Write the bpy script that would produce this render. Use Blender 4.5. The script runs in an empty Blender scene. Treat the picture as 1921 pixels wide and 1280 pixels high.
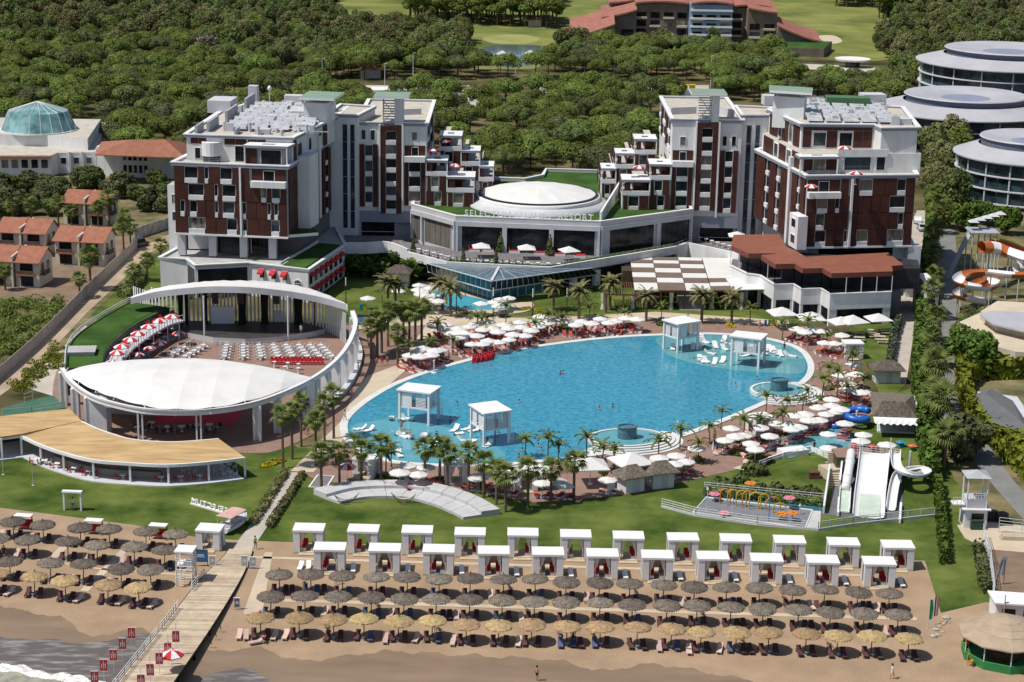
import bpy, bmesh, math, random
import numpy as np
from mathutils import Vector, Matrix
from mathutils.geometry import tessellate_polygon
R = random.Random(7)
rad = math.radians
scene = bpy.context.scene
# ---------------------------------------------------------------- camera, sky, sun, exposure
IMG_W, IMG_H, FOC, PITCH, ROLL, EYE = 1921., 1280., 3500., rad(15.5), rad(1.0), 90.
_f = Vector((0, math.cos(PITCH), -math.sin(PITCH)))
_u0 = Vector((0, math.sin(PITCH), math.cos(PITCH)))
_x0 = Vector((1, 0, 0))
_r = _x0 * math.cos(ROLL) + _u0 * math.sin(ROLL)
_u = _u0 * math.cos(ROLL) - _x0 * math.sin(ROLL)
cam = bpy.data.cameras.new('camera')
cam_o = bpy.data.objects.new('camera', cam)
scene.collection.objects.link(cam_o)
cam.sensor_width = 36; cam.lens = 36 * FOC / IMG_W
cam.clip_start = 1; cam.clip_end = 9000
m = Matrix((_r, _u, -_f)).transposed().to_4x4(); m.translation = (0, 0, EYE)
cam_o.matrix_world = m
scene.camera = cam_o
SUN_EL, SUN_AZ = rad(60), rad(20)          # shadows fall to the right, a little away from the sea
w = bpy.data.worlds.new('World'); scene.world = w; w.use_nodes = True
nt = w.node_tree; bg = nt.nodes['Background']
sky = nt.nodes.new('ShaderNodeTexSky'); sky.sky_type = 'NISHITA'; sky.sun_disc = False
sky.sun_elevation = SUN_EL; sky.sun_rotation = rad(270) - SUN_AZ
sky.air_density = 1.0; sky.dust_density = 1.2
nt.links.new(sky.outputs[0], bg.inputs[0]); bg.inputs[1].default_value = 0.09
sl = bpy.data.lights.new('sun', 'SUN'); sl.energy = 4.6; sl.angle = rad(0.55); sl.color = (1, .95, .87)
so = bpy.data.objects.new('sun', sl); scene.collection.objects.link(so)
so.rotation_euler = Vector((math.cos(SUN_EL) * math.cos(SUN_AZ), math.cos(SUN_EL) * math.sin(SUN_AZ), -math.sin(SUN_EL))).to_track_quat('-Z', 'Y').to_euler()
so.location = (-100, 200, 200)
vs = scene.view_settings; vs.view_transform = 'Standard'; vs.look = 'None'; vs.gamma = 1; vs.exposure = 0.0
vs.use_curve_mapping = False
scene.cycles.max_bounces = 5; scene.cycles.diffuse_bounces = 3; scene.cycles.glossy_bounces = 2
scene.cycles.transmission_bounces = 3; scene.cycles.transparent_max_bounces = 4
# ---------------------------------------------------------------- helpers
COL = scene.collection
ORIG = {}
def P(px, py, z=0.):
 d = _f + _r * ((px - 960.5) / FOC) - _u * ((py - 640) / FOC)
 t = (z - EYE) / d.z
 return Vector((d.x * t, d.y * t, z))
def PJ(p):
 q = Vector(p) - Vector((0, 0, EYE)); zc = q.dot(_f)
 return 960.5 + FOC * q.dot(_r) / zc, 640 - FOC * q.dot(_u) / zc
def LP(pts, z=0.): return [P(x, y, z) for x, y in pts]
def zat(p, py):
 lo, hi = -20., 140.
 for _ in range(40):
  mid = (lo + hi) / 2
  if PJ((p[0], p[1], mid))[1] > py: lo = mid
  else: hi = mid
 return mid
def spl(pts, n=8, closed=False):
 out = []; N = len(pts); pts = [Vector(p) for p in pts]
 rng = range(N if closed else N - 1)
 for i in rng:
  if closed: a, b, c, d = pts[(i - 1) % N], pts[i], pts[(i + 1) % N], pts[(i + 2) % N]
  else: a, b, c, d = pts[max(i - 1, 0)], pts[i], pts[i + 1], pts[min(i + 2, N - 1)]
  for k in range(n):
   t = k / n
   out.append(.5 * ((2 * b) + (c - a) * t + (2 * a - 5 * b + 4 * c - d) * t * t + (3 * b - a - 3 * c + d) * t ** 3))
 if not closed: out.append(pts[-1].copy())
 return out
def perp(a, b):                      # unit horizontal normal to the right of a->b
 d = Vector((b[0] - a[0], b[1] - a[1])); d.normalize()
 return Vector((d.y, -d.x, 0))
def inpoly(x, y, poly):
 c = False; j = len(poly) - 1
 for i in range(len(poly)):
  xi, yi = poly[i][0], poly[i][1]; xj, yj = poly[j][0], poly[j][1]
  if (yi > y) != (yj > y) and x < (xj - xi) * (y - yi) / (yj - yi + 1e-12) + xi: c = not c
  j = i
 return c
ONES = ['first', 'second', 'third', 'fourth', 'fifth', 'sixth', 'seventh', 'eighth', 'ninth', 'tenth', 'eleventh', 'twelfth', 'thirteenth', 'fourteenth', 'fifteenth', 'sixteenth', 'seventeenth', 'eighteenth', 'nineteenth', 'twentieth']
TENS = {2: 'twenty', 3: 'thirty', 4: 'forty', 5: 'fifty', 6: 'sixty', 7: 'seventy', 8: 'eighty', 9: 'ninety'}
def nth(i):
 if i < 20: return ONES[i]
 n = i + 1
 if n >= 100: return 'hundredth' if n == 100 else 'hundred and ' + nth(n - 101)
 if n % 10 == 0: return TENS[n // 10][:-1] + 'ieth'
 return TENS[n // 10] + '-' + ONES[n % 10 - 1]
class MB:
 def __init__(s): s.v = []; s.f = []; s.m = []
 def add(s, vs, fs, mi=0):
  o = len(s.v); s.v.extend([tuple(q) for q in vs])
  for f in fs: s.f.append(tuple(i + o for i in f)); s.m.append(mi)
  return s
 def quad(s, a, b, c, d, mi=0): return s.add((a, b, c, d), ((0, 1, 2, 3),), mi)
 def box(s, c, size, rz=0, mi=0):      # c = centre of the bottom face
  x, y, z = size[0] / 2, size[1] / 2, size[2]; ca, sa = math.cos(rz), math.sin(rz)
  V = [(c[0] + ca * i * x - sa * j * y, c[1] + sa * i * x + ca * j * y, c[2] + k * z) for k in (0, 1) for i, j in ((-1, -1), (1, -1), (1, 1), (-1, 1))]
  return s.add(V, ((3, 2, 1, 0), (4, 5, 6, 7), (0, 1, 5, 4), (1, 2, 6, 5), (2, 3, 7, 6), (3, 0, 4, 7)), mi)
 def prism(s, poly, z0, z1, mi=0, top=None, bottom=True):
  n = len(poly)
  ar = sum(poly[i][0] * poly[(i + 1) % n][1] - poly[(i + 1) % n][0] * poly[i][1] for i in range(n))
  if ar < 0: poly = list(reversed(poly))
  z0f = (lambda i: z0) if not callable(z0) else (lambda i: z0(poly[i])); z1f = (lambda i: z1) if not callable(z1) else (lambda i: z1(poly[i]))
  V = [(p[0], p[1], z0f(i)) for i, p in enumerate(poly)] + [(p[0], p[1], z1f(i)) for i, p in enumerate(poly)]
  s.add(V, [(i, (i + 1) % n, (i + 1) % n + n, i + n) for i in range(n)], mi)
  T = tessellate_polygon([[Vector((p[0], p[1], 0)) for p in poly]])
  up = []
  for t in T:
   a, b, c = (poly[i] for i in t)
   if (b[0] - a[0]) * (c[1] - a[1]) - (b[1] - a[1]) * (c[0] - a[0]) < 0: t = t[::-1]
   up.append(tuple(t))
  s.add(V[n:], up, mi if top is None else top)
  if bottom: s.add(V[:n], [t[::-1] for t in up], mi)
  return s
 def cyl(s, x, y, z0, z1, r0, r1=None, n=8, mi=0, cap=True):
  r1 = r0 if r1 is None else r1
  V = [(x + r * math.cos(6.28318 * i / n), y + r * math.sin(6.28318 * i / n), z) for z, r in ((z0, r0), (z1, r1)) for i in range(n)]
  s.add(V, [(i, (i + 1) % n, (i + 1) % n + n, i + n) for i in range(n)], mi)
  if cap: s.add(V[n:], [tuple(range(n))], mi)
  return s
 def bar(s, a, b, w, h, mi=0):         # rectangular beam from a to b, w wide, h tall (centred)
  a = Vector(a); b = Vector(b); d = (b - a).normalized()
  sd = d.cross(Vector((0, 0, 1)))
  if sd.length < 1e-4: sd = Vector((1, 0, 0))
  sd.normalize(); up = sd.cross(d).normalized()
  sd = sd * w / 2; up = up * h / 2
  V = [p + i * sd + j * up for p in (a, b) for i, j in ((-1, -1), (1, -1), (1, 1), (-1, 1))]
  return s.add(V, ((0, 1, 2, 3), (7, 6, 5, 4), (4, 5, 1, 0), (5, 6, 2, 1), (6, 7, 3, 2), (7, 4, 0, 3)), mi)
 def tube(s, pts, r, n=6, mi=0, rf=None):
  pts = [Vector(p) for p in pts]; V = []; N = len(pts)
  for i, p in enumerate(pts):
   d = (pts[min(i + 1, N - 1)] - pts[max(i - 1, 0)]).normalized()
   sd = d.cross(Vector((0, 0, 1)))
   if sd.length < 1e-3: sd = Vector((1, 0, 0))
   sd.normalize(); up = sd.cross(d)
   rr = r if rf is None else r * rf(i / (N - 1))
   for k in range(n):
    a = 6.28318 * k / n
    V.append(p + sd * math.cos(a) * rr + up * math.sin(a) * rr)
  F = [(i * n + k, i * n + (k + 1) % n, (i + 1) * n + (k + 1) % n, (i + 1) * n + k) for i in range(N - 1) for k in range(n)]
  F += [tuple(range(n))[::-1], tuple((N - 1) * n + k for k in range(n))]
  return s.add(V, F, mi)
 def lathe(s, prof, n=24, c=(0, 0, 0), mi=0, sx=1, sy=1, rot=0, arc=None):
  V = []; ca, sa = math.cos(rot), math.sin(rot)
  for r, z in prof:
   for k in range(n):
    a = 6.28318 * k / n; x = r * sx * math.cos(a); y = r * sy * math.sin(a)
    V.append((c[0] + ca * x - sa * y, c[1] + sa * x + ca * y, c[2] + z))
  F = [(i * n + k, i * n + (k + 1) % n, (i + 1) * n + (k + 1) % n, (i + 1) * n + k) for i in range(len(prof) - 1) for k in range(n)]
  return s.add(V, F, mi)
 def loft(s, A, B, mi=0):              # quad strip between two equally long point lists
  n = len(A)
  return s.add(list(A) + list(B), [(i, i + 1, n + i + 1, n + i) for i in range(n - 1)], mi)
 def band(s, pts, w0, w1, z0, z1, mi=0, closed=False):   # solid ribbon along pts between lateral offsets w0..w1
  n = len(pts); L = []; Q = []
  for i in range(n):
   a = pts[(i - 1) % n] if closed or i > 0 else pts[i]; b = pts[(i + 1) % n] if closed or i < n - 1 else pts[i]
   q = perp(a, b); p = Vector((pts[i][0], pts[i][1], 0))
   L.append(p + q * w0); Q.append(p + q * w1)
  zz0 = (lambda i: z0) if not callable(z0) else z0; zz1 = (lambda i: z1) if not callable(z1) else z1
  V = []
  for i in range(n):
   V += [(L[i].x, L[i].y, zz0(i)), (Q[i].x, Q[i].y, zz0(i)), (Q[i].x, Q[i].y, zz1(i)), (L[i].x, L[i].y, zz1(i))]
  F = []
  for i in range(n if closed else n - 1):
   j = (i + 1) % n
   for k in range(4): F.append((i * 4 + k, j * 4 + k, j * 4 + (k + 1) % 4, i * 4 + (k + 1) % 4))
  if not closed: F += [(0, 1, 2, 3), tuple(4 * (n - 1) + k for k in (3, 2, 1, 0))]
  return s.add(V, F, mi)
 def mesh(s, name, mats, off=(0, 0, 0), smooth=False):
  me = bpy.data.meshes.new(name)
  V = s.v if not any(off) else [(a - off[0], b - off[1], c - off[2]) for a, b, c in s.v]
  me.from_pydata(V, [], s.f)
  if not isinstance(mats, (list, tuple)): mats = [mats]
  for q in mats: me.materials.append(q)
  if len(mats) > 1: me.polygons.foreach_set('material_index', s.m)
  if smooth: me.polygons.foreach_set('use_smooth', [True] * len(s.f))
  me.validate(); me.update()
  return me
 def build(s, name, mats, parent=None, loc=None, smooth=False, label=None, **kw):
  L = ORIG[parent.name] if parent is not None else Vector(loc or (0, 0, 0))
  o = bpy.data.objects.new(name, s.mesh(name, mats, L, smooth)); COL.objects.link(o)
  if parent is not None: o.parent = parent
  else: o.location = L
  ORIG[o.name] = L
  if label: o['label'] = label
  for k, q in kw.items(): o[k] = q
  return o
def thing(name, label, cat, loc=(0, 0, 0), group=None):
 o = bpy.data.objects.new(name, None); COL.objects.link(o); o.location = loc; o.empty_display_size = .3
 ORIG[o.name] = Vector(loc); o['label'] = label; o['category'] = cat
 if group: o['group'] = group
 return o
def tag(o, label, cat, group=None):
 o['label'] = label; o['category'] = cat
 if group: o['group'] = group
 return o
def inst(name, spec, loc, rz=0, sc=1, label='', cat='', group=None, swap=None):
 """spec: one mesh, or a list of (part name, mesh[, matrix[, subparts]]); copies share the mesh data"""
 single = not isinstance(spec, list)
 o = bpy.data.objects.new(name, spec if single else None); COL.objects.link(o)
 o.location = loc; o.rotation_euler = (0, 0, rz); o.scale = (sc, sc, sc) if not isinstance(sc, tuple) else sc
 o['label'] = label; o['category'] = cat
 if group: o['group'] = group
 def kids(par, sp):
  for e in sp:
   c = bpy.data.objects.new(e[0], e[1]); COL.objects.link(c); c.parent = par
   if len(e) > 2 and e[2] is not None: c.matrix_local = e[2]
   if len(e) > 4: c['kind'] = e[4]
   if len(e) > 3 and e[3]: kids(c, e[3])
 if not single: kids(o, spec)
 return o
def sheet(name, pts, z, mat, **kw):
 mb = MB(); poly = [Vector((p[0], p[1], 0)) for p in pts]
 T = tessellate_polygon([poly]); F = []
 for t in T:
  a, b, c = (poly[i] for i in t)
  if (b - a).cross(c - a).z < 0: t = t[::-1]
  F.append(tuple(t))
 mb.add([(p.x, p.y, z) for p in poly], F)
 return mb.build(name, mat, **kw)
def setting(name, px, z, mat, smooth=0, world=False):
 pts = px if world else LP(px, z)
 if smooth: pts = spl(pts, smooth, True)
 return sheet(name, pts, z, mat, kind='structure')
# ---------------------------------------------------------------- materials
MATS = {}
def mat(name, col, rough=.8, var=.12, scale=.6, spec=.3, bump=0, bscale=None, col2=None, coord='obj', detail=4, metal=0, rand=0, stripes=None, transl=0, stretch=None, lo=.35, hi=.65):
 if name in MATS: return MATS[name]
 M = bpy.data.materials.new(name); M.use_nodes = True; nt = M.node_tree; N = nt.nodes; L = nt.links
 b = N['Principled BSDF']
 b.inputs['Roughness'].default_value = rough; b.inputs['Metallic'].default_value = metal
 b.inputs['Specular IOR Level'].default_value = spec
 if coord == 'world':
  src = N.new('ShaderNodeNewGeometry').outputs['Position']
 else:
  src = N.new('ShaderNodeTexCoord').outputs['Object']
 if stretch:
  mp = N.new('ShaderNodeMapping'); mp.inputs['Scale'].default_value = stretch; L.new(src, mp.inputs[0]); src = mp.outputs[0]
 nz = N.new('ShaderNodeTexNoise'); nz.inputs['Scale'].default_value = scale; nz.inputs['Detail'].default_value = detail; nz.inputs['Roughness'].default_value = .62
 L.new(src, nz.inputs['Vector'])
 rp = N.new('ShaderNodeValToRGB'); L.new(nz.outputs[0], rp.inputs[0])
 c1 = tuple(max(0, c * (1 - var)) for c in col); c2 = tuple(c * (1 + var) for c in (col2 or col))
 rp.color_ramp.elements[0].position = lo; rp.color_ramp.elements[1].position = hi
 rp.color_ramp.elements[0].color = (*c1, 1); rp.color_ramp.elements[1].color = (*c2, 1)
 out = rp.outputs[0]
 if stripes:                           # fine parallel relief lines: (axis vector scale, colour factor)
  sc, fac, direction = stripes
  wv = N.new('ShaderNodeTexWave'); wv.wave_type = 'BANDS'; wv.bands_direction = direction; wv.inputs['Scale'].default_value = sc
  L.new(src, wv.inputs[0])
  mx = N.new('ShaderNodeMix'); mx.data_type = 'RGBA'; mx.blend_type = 'MULTIPLY'
  mx.inputs[7].default_value = (fac, fac, fac, 1); L.new(wv.outputs[1], mx.inputs[0]); L.new(out, mx.inputs[6]); out = mx.outputs[2]
 if rand:
  oi = N.new('ShaderNodeObjectInfo'); hs = N.new('ShaderNodeHueSaturation')
  mr = N.new('ShaderNodeMapRange'); mr.inputs[3].default_value = 1 - rand; mr.inputs[4].default_value = 1 + rand
  mh = N.new('ShaderNodeMapRange'); mh.inputs[3].default_value = .5 - rand * .06; mh.inputs[4].default_value = .5 + rand * .06
  L.new(oi.outputs['Random'], mr.inputs[0]); L.new(oi.outputs['Random'], mh.inputs[0])
  L.new(mr.outputs[0], hs.inputs['Value']); L.new(mh.outputs[0], hs.inputs['Hue']); L.new(out, hs.inputs['Color']); out = hs.outputs[0]
 L.new(out, b.inputs['Base Color'])
 if bump:
  bn = N.new('ShaderNodeTexNoise'); bn.inputs['Scale'].default_value = bscale or scale * 6; bn.inputs['Detail'].default_value = 3
  L.new(src, bn.inputs['Vector'])
  bp = N.new('ShaderNodeBump'); bp.inputs['Strength'].default_value = bump; bp.inputs['Distance'].default_value = .1
  L.new(bn.outputs[0], bp.inputs['Height']); L.new(bp.outputs[0], b.inputs['Normal'])
 if transl:
  tr = N.new('ShaderNodeBsdfTranslucent'); L.new(out, tr.inputs[0]); ms = N.new('ShaderNodeMixShader'); ms.inputs[0].default_value = transl
  L.new(b.outputs[0], ms.inputs[1]); L.new(tr.outputs[0], ms.inputs[2]); L.new(ms.outputs[0], N['Material Output'].inputs[0])
 MATS[name] = M
 return M
white = mat('white_paint', (.72, .72, .72), .5, .05, .4)
whiteroof = mat('white_membrane', (.66, .655, .635), .6, .05, .25)
wallw = mat('white_render', (.67, .675, .68), .7, .10, .5, coord='world', detail=8, stretch=(1, 1, .22))
greyw = mat('grey_cladding', (.36, .38, .42), .6, .08, .3, coord='world')
greyl = mat('light_grey_render', (.50, .51, .54), .7, .07, .3, coord='world')
cornice = mat('cornice_grey', (.25, .27, .33), .6, .08, .4, coord='world')
wood = mat('brown_slatted_wood', (.078, .027, .020), .6, .22, .35, coord='world', spec=.25, detail=6, stripes=(9, .62, 'X'))
woodp = mat('brown_wood', (.12, .055, .035), .65, .2, .8)
glass = mat('dark_glass', (.006, .008, .011), .10, .5, .25, spec=.22, coord='world', col2=(.016, .02, .026))
RG = random.Random(77)
GLASSES = [glass] * 6 + [mat('curtained_glass', (.16, .145, .125), .15, .25, .8, spec=.3, coord='world', stretch=(3, 3, .3)), mat('half_drawn_glass', (.05, .05, .048), .12, .6, .9, spec=.3, coord='world', col2=(.20, .18, .16), stretch=(1.5, 1.5, .3)), mat('sky_glass', (.03, .045, .06), .06, .4, .3, spec=.5, coord='world')]
glassb = mat('blue_glass', (.012, .025, .05), .12, .4, .5, spec=.6, coord='world')
glasst = mat('teal_glass', (.03, .16, .22), .1, .35, .6, spec=.6, coord='world')
roofgrey = mat('roof_membrane', (.40, .39, .38), .8, .12, .3, coord='world')
tan = mat('roof_gravel', (.46, .425, .365), .9, .12, .5, coord='world')
solar = mat('solar_collector', (.40, .415, .44), .45, .2, .7, spec=.6, coord='world')
turf = mat('roof_turf', (.040, .088, .018), .95, .3, .18, coord='world', spec=.1)
steel = mat('painted_steel', (.55, .57, .60), .4, .05, 1)
dark = mat('dark_metal', (.03, .03, .035), .5, .2, 1)
redf = mat('red_fabric', (.50, .025, .035), .8, .12, 1)
redl = mat('red_mattress', (.29, .035, .042), .85, .18, 1.2, rand=.25)
# ---------------------------------------------------------------- ground, paving, lawns, water
g_forest = mat('forest_floor', (.050, .060, .022), 1, .45, .05, col2=(.12, .10, .05), coord='world', spec=.05)
g_lawn = mat('lawn_grass', (.040, .080, .012), .95, .25, .12, col2=(.108, .135, .032), coord='world', spec=.08, detail=9, bump=.35, bscale=5)
g_golf = mat('golf_grass', (.11, .145, .035), .95, .2, .03, col2=(.19, .20, .06), coord='world', spec=.08, detail=6)
g_green = mat('putting_green', (.27, .27, .10), .95, .12, .06, coord='world', spec=.08)
g_sand = mat('beach_sand', (.338, .24, .158), .95, .14, .16, coord='world', spec=.1, detail=12, bump=.7, bscale=5.)
g_wet = mat('wet_sand', (.225, .16, .105), .4, .16, .25, coord='world', spec=.3, detail=8, stretch=(.3, 1, 1))
g_deck = mat('brown_paving', (.25, .16, .125), .85, .13, .45, coord='world', detail=8)
g_pave = mat('pale_paving', (.50, .415, .31), .85, .10, .25, coord='world', detail=8)
g_conc = mat('concrete', (.42, .38, .33), .9, .12, .2, coord='world', detail=8)
g_road = mat('asphalt_grey', (.19, .19, .185), .9, .12, .3, coord='world', detail=8)
g_track = mat('dirt_track', (.36, .28, .20), .95, .16, .15, coord='world', detail=8)
g_soil = mat('bare_soil', (.20, .14, .095), .95, .22, .2, coord='world', detail=8)
g_scrub = mat('scrub_ground', (.065, .075, .022), 1, .4, .12, col2=(.17, .14, .07), coord='world', detail=8)
g_plank = mat('boardwalk_plank', (.44, .355, .255), .85, .14, .8, rand=.2, coord='obj')
def water(name, col, col2, scale, rough=.06, bump=.25, bscale=1.2, var=.0):
 M = mat(name, col, rough, var, scale, spec=.5, col2=col2, coord='world', bump=bump, bscale=bscale, detail=7, lo=.38, hi=.62)
 return M
w_pool = water('pool_water', (.020, .195, .305), (.056, .30, .41), 1.3, bump=.14, bscale=3.2)
w_shelf = water('shallow_water', (.10, .30, .35), (.12, .33, .37), .5, bump=.08, bscale=1.4)
w_small = water('small_pool_water', (.06, .34, .44), (.09, .40, .50), .5, bump=.1)
w_lake = water('lake_water', (.10, .14, .16), (.14, .18, .20), .05, bump=.05, bscale=.4)
w_sea = mat('shallow_sea', (.135, .115, .10), .3, .12, .7, spec=.4, coord='world', col2=(.34, .32, .29), detail=12, stretch=(.45, 1.7, 1), bump=.3, bscale=1.2, lo=.47, hi=.78)
w_surf = mat('green_surf', (.22, .22, .15), .25, .15, .5, spec=.5, coord='world', col2=(.36, .35, .27), detail=10, bump=.4)
w_foam = mat('sea_foam', (.55, .52, .46), .8, .35, 1.2, coord='world', col2=(.85, .84, .8), detail=10, bump=.5)
setting('ground', [(-4000, -600, 0), (4000, -600, 0), (4000, 6000, 0), (-4000, 6000, 0)], 0, g_forest, world=True)
# scrub and soil on the left, resort plot
setting('scrub_ground', [(-60, 330), (335, 330), (335, 440), (190, 600), (0, 740), (-60, 760)], .02, g_scrub)
setting('soil', [(-60, 470), (262, 440), (285, 452), (130, 572), (-60, 548)], .04, g_soil)
setting('track', [(-40, 715), (60, 645), (190, 525), (262, 465), (335, 432), (400, 420), (400, 440), (330, 450), (280, 475), (235, 520), (160, 590), (95, 660), (40, 715), (-40, 770)], .06, g_track)
setting('service_strip', [(40, 725), (110, 660), (160, 610), (200, 640), (120, 690), (105, 745)], .08, g_conc)
setting('lawn', [(-60, 860), (40, 860), (480, 800), (560, 840), (1280, 840), (1560, 780), (1730, 720), (1790, 900), (1850, 960), (1870, 1130), (1760, 1165), (1735, 1052), (1500, 1045), (480, 1015), (380, 1010), (250, 985), (120, 968), (-60, 945)], .04, g_lawn)
setting('garden_lawn', [(595, 622), (640, 470), (780, 480), (1260, 470), (1400, 540), (1680, 580), (1700, 720), (1660, 760), (1590, 610), (1400, 604), (1000, 602), (800, 625)], .045, g_lawn)
setting('hotel_garden', [(170, 590), (300, 470), (345, 470), (345, 620), (240, 640)], .045, g_lawn)
setting('right_garden', [(1710, 400), (1990, 380), (1990, 1010), (1850, 1000), (1760, 780), (1725, 560)], .03, g_scrub)
# beach
bl = [(-60, 945), (120, 968), (250, 985), (380, 1010), (480, 1015), (640, 1020), (1300, 1040), (1735, 1052), (1765, 1150), (1850, 1130), (2000, 1150), (2000, 1420), (-100, 1420)]
setting('beach', bl, .06, g_sand)
wl = [(-100, 1135), (60, 1150), (130, 1165), (170, 1195), (250, 1180), (330, 1200), (400, 1222), (480, 1215), (560, 1238), (640, 1232), (720, 1222), (830, 1227), (930, 1232), (1050, 1240), (1130, 1258), (1220, 1246), (1330, 1262), (1430, 1282), (1500, 1300), (1500, 1420), (-100, 1420)]
setting('wet_sand', [p + Vector((0, .35 * math.sin(p.x * 1.3) + .2 * math.sin(p.x * 3.1) + R.uniform(-.12, .12), 0)) for p in spl(LP(wl, .08), 16, True)], .08, g_wet, world=True)
se = [(-100, 1203), (60, 1201), (90, 1198), (150, 1207), (210, 1200), (285, 1190), (330, 1260), (360, 1285), (390, 1268), (430, 1256), (470, 1258), (500, 1272), (512, 1300), (560, 1330), (560, 1420), (-100, 1420)]
setting('sea', [p + Vector((0, .25 * math.sin(p.x * 1.7) + R.uniform(-.1, .1), 0)) for p in spl(LP(se, .1), 12, True)], .10, w_sea, world=True)
mb = MB()
fl = spl(LP([(-60, 1244), (20, 1250), (60, 1252), (100, 1262), (160, 1272), (210, 1279), (290, 1296)], .12), 60)
e0 = [.45 * math.sin(p.x * .9) + .25 * math.sin(p.x * 2.7) + R.uniform(-.1, .1) for p in fl]
mb.loft([Vector((p.x, p.y + f, .125)) for p, f in zip(fl, e0)], [Vector((p.x, p.y - 1.3 + f * .5 - .5 * abs(math.sin(p.x * .7)) - R.uniform(0, .25), .125)) for p, f in zip(fl, e0)])
sf = MB(); sf.loft([Vector((p.x, p.y - .3, .115)) for p in fl], [Vector((p.x, p.y - 9, .115)) for p in fl]); sf.build('surf_water', w_surf, kind='structure')
mb.build('sea_foam', w_foam, kind='structure')
sh_ = [Vector((x, 173 + 1.2 * math.sin(x * .13) + .6 * math.sin(x * .37), 0)) for x in range(-1500, 1501, 6)]
sheet('sea', [Vector((-1500, -590, 0))] + sh_[::1] + [Vector((1500, -590, 0))], .07, w_sea, kind='structure')
mb = MB(); mb.loft([p + Vector((0, .4, .085)) for p in sh_], [p + Vector((0, -.8, .085)) for p in sh_]); mb.build('foam_line', w_foam, kind='structure')
# pool terrace
dk = [(600, 905), (560, 882), (640, 770), (665, 700), (672, 600), (760, 598), (1240, 590), (1400, 600), (1560, 618), (1600, 690), (1640, 745), (1650, 770), (1560, 820), (1450, 862), (1395, 878), (1280, 905), (1200, 925), (1060, 940), (1000, 943), (900, 925), (760, 905)]
setting('pool_terrace', dk, .09, g_deck)
setting('amphitheatre_paving', [(105, 700), (160, 640), (250, 600), (300, 614), (450, 614), (580, 620), (655, 610), (690, 640), (670, 740), (610, 800), (520, 845), (440, 850), (200, 850), (110, 790)], .085, g_deck, smooth=5)
setting('pale_path', [(545, 884), (640, 790), (665, 735), (690, 705), (745, 685), (800, 610), (665, 618), (662, 596), (800, 590), (1010, 598), (1230, 585), (1480, 602), (1480, 612), (1240, 598), (1010, 610), (830, 622), (770, 665), (760, 695), (705, 745), (665, 790), (640, 830), (588, 886)], .12, g_pave)
setting('garden_path', [(541, 886), (566, 886), (500, 990), (470, 1035), (430, 1035), (462, 995)], .11, g_conc)
setting('service_road', [(1706, 430), (1720, 395), (1738, 395), (1738, 440), (1722, 560), (1712, 640), (1700, 720), (1655, 720), (1676, 640), (1690, 560)], .06, g_conc)
setting('asphalt_road', spl(LP([(1755, 430), (1790, 430), (1794, 560), (1790, 690), (1796, 760), (1830, 800), (1900, 900), (1960, 960), (1960, 1010), (1880, 930), (1800, 830), (1762, 770), (1756, 690), (1764, 560)], .07), 5, True), .07, g_road, world=True)
setting('tower_pad', [(1795, 985), (1860, 980), (1960, 990), (1960, 1040), (1850, 1030), (1810, 1010)], .09, g_pave)
setting('dry_yard', [(1845, 1020), (2000, 1030), (2000, 1130), (1880, 1130)], .08, g_soil)
setting('beach_walkway', [(497, 1036), (512, 1036), (492, 1152), (456, 1152)], .09, g_pave)
setting('planked_walkway', [(494, 1122), (1720, 1158), (1720, 1164), (494, 1128)], .09, g_pave)
setting('planked_walkway', [(455, 1043), (560, 1046), (1640, 1078), (1640, 1082), (560, 1050), (455, 1047)], .09, g_pave)
setting('planked_walkway', [(0, 1038), (190, 1066), (360, 1078), (360, 1081), (190, 1069), (0, 1041)], .09, g_pave)
setting('planked_walkway', [(118, 1020), (132, 1022), (92, 1062), (78, 1060)], .09, g_pave)
setting('planked_walkway', [(228, 1030), (242, 1032), (165, 1110), (150, 1108)], .09, g_pave)
# golf course and lake far away
setting('golf_course', [(620, 60), (640, 0), (900, -15), (1700, -20), (1700, 100), (1500, 110), (1050, 75), (1080, 95), (1000, 130), (880, 130), (860, 60)], .06, g_golf)
setting('golf_course', [(1420, 15), (1700, 18), (1960, 25), (1960, 80), (1640, 115), (1440, 100)], .07, g_golf)
setting('putting_green', [(905, 72), (940, 66), (985, 66), (1012, 73), (990, 82), (930, 82)], .09, g_green, smooth=5)
setting('lake', [(905, 90), (930, 84), (1015, 86), (1010, 120), (960, 128), (905, 118)], .09, w_lake)
setting('sand_bunker', [(1535, 68), (1565, 67), (1580, 78), (1555, 82)], .1, g_pave, smooth=4)
setting('parking', [(600, 160), (880, 160), (905, 200), (860, 215), (790, 186), (600, 186)], .06, g_conc)
setting('parking', [(1010, 158), (1330, 160), (1330, 176), (1010, 174)], .06, g_conc)
setting('tennis_court', [(1170, 222), (1260, 222), (1262, 246), (1165, 244)], .06, mat('clay_court', (.36, .13, .09), .9, .1, .3, coord='world'))
setting('tennis_court', [(870, 255), (930, 250), (925, 280), (862, 290)], .06, mat('green_court', (.07, .14, .10), .9, .1, .3, coord='world'))
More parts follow.
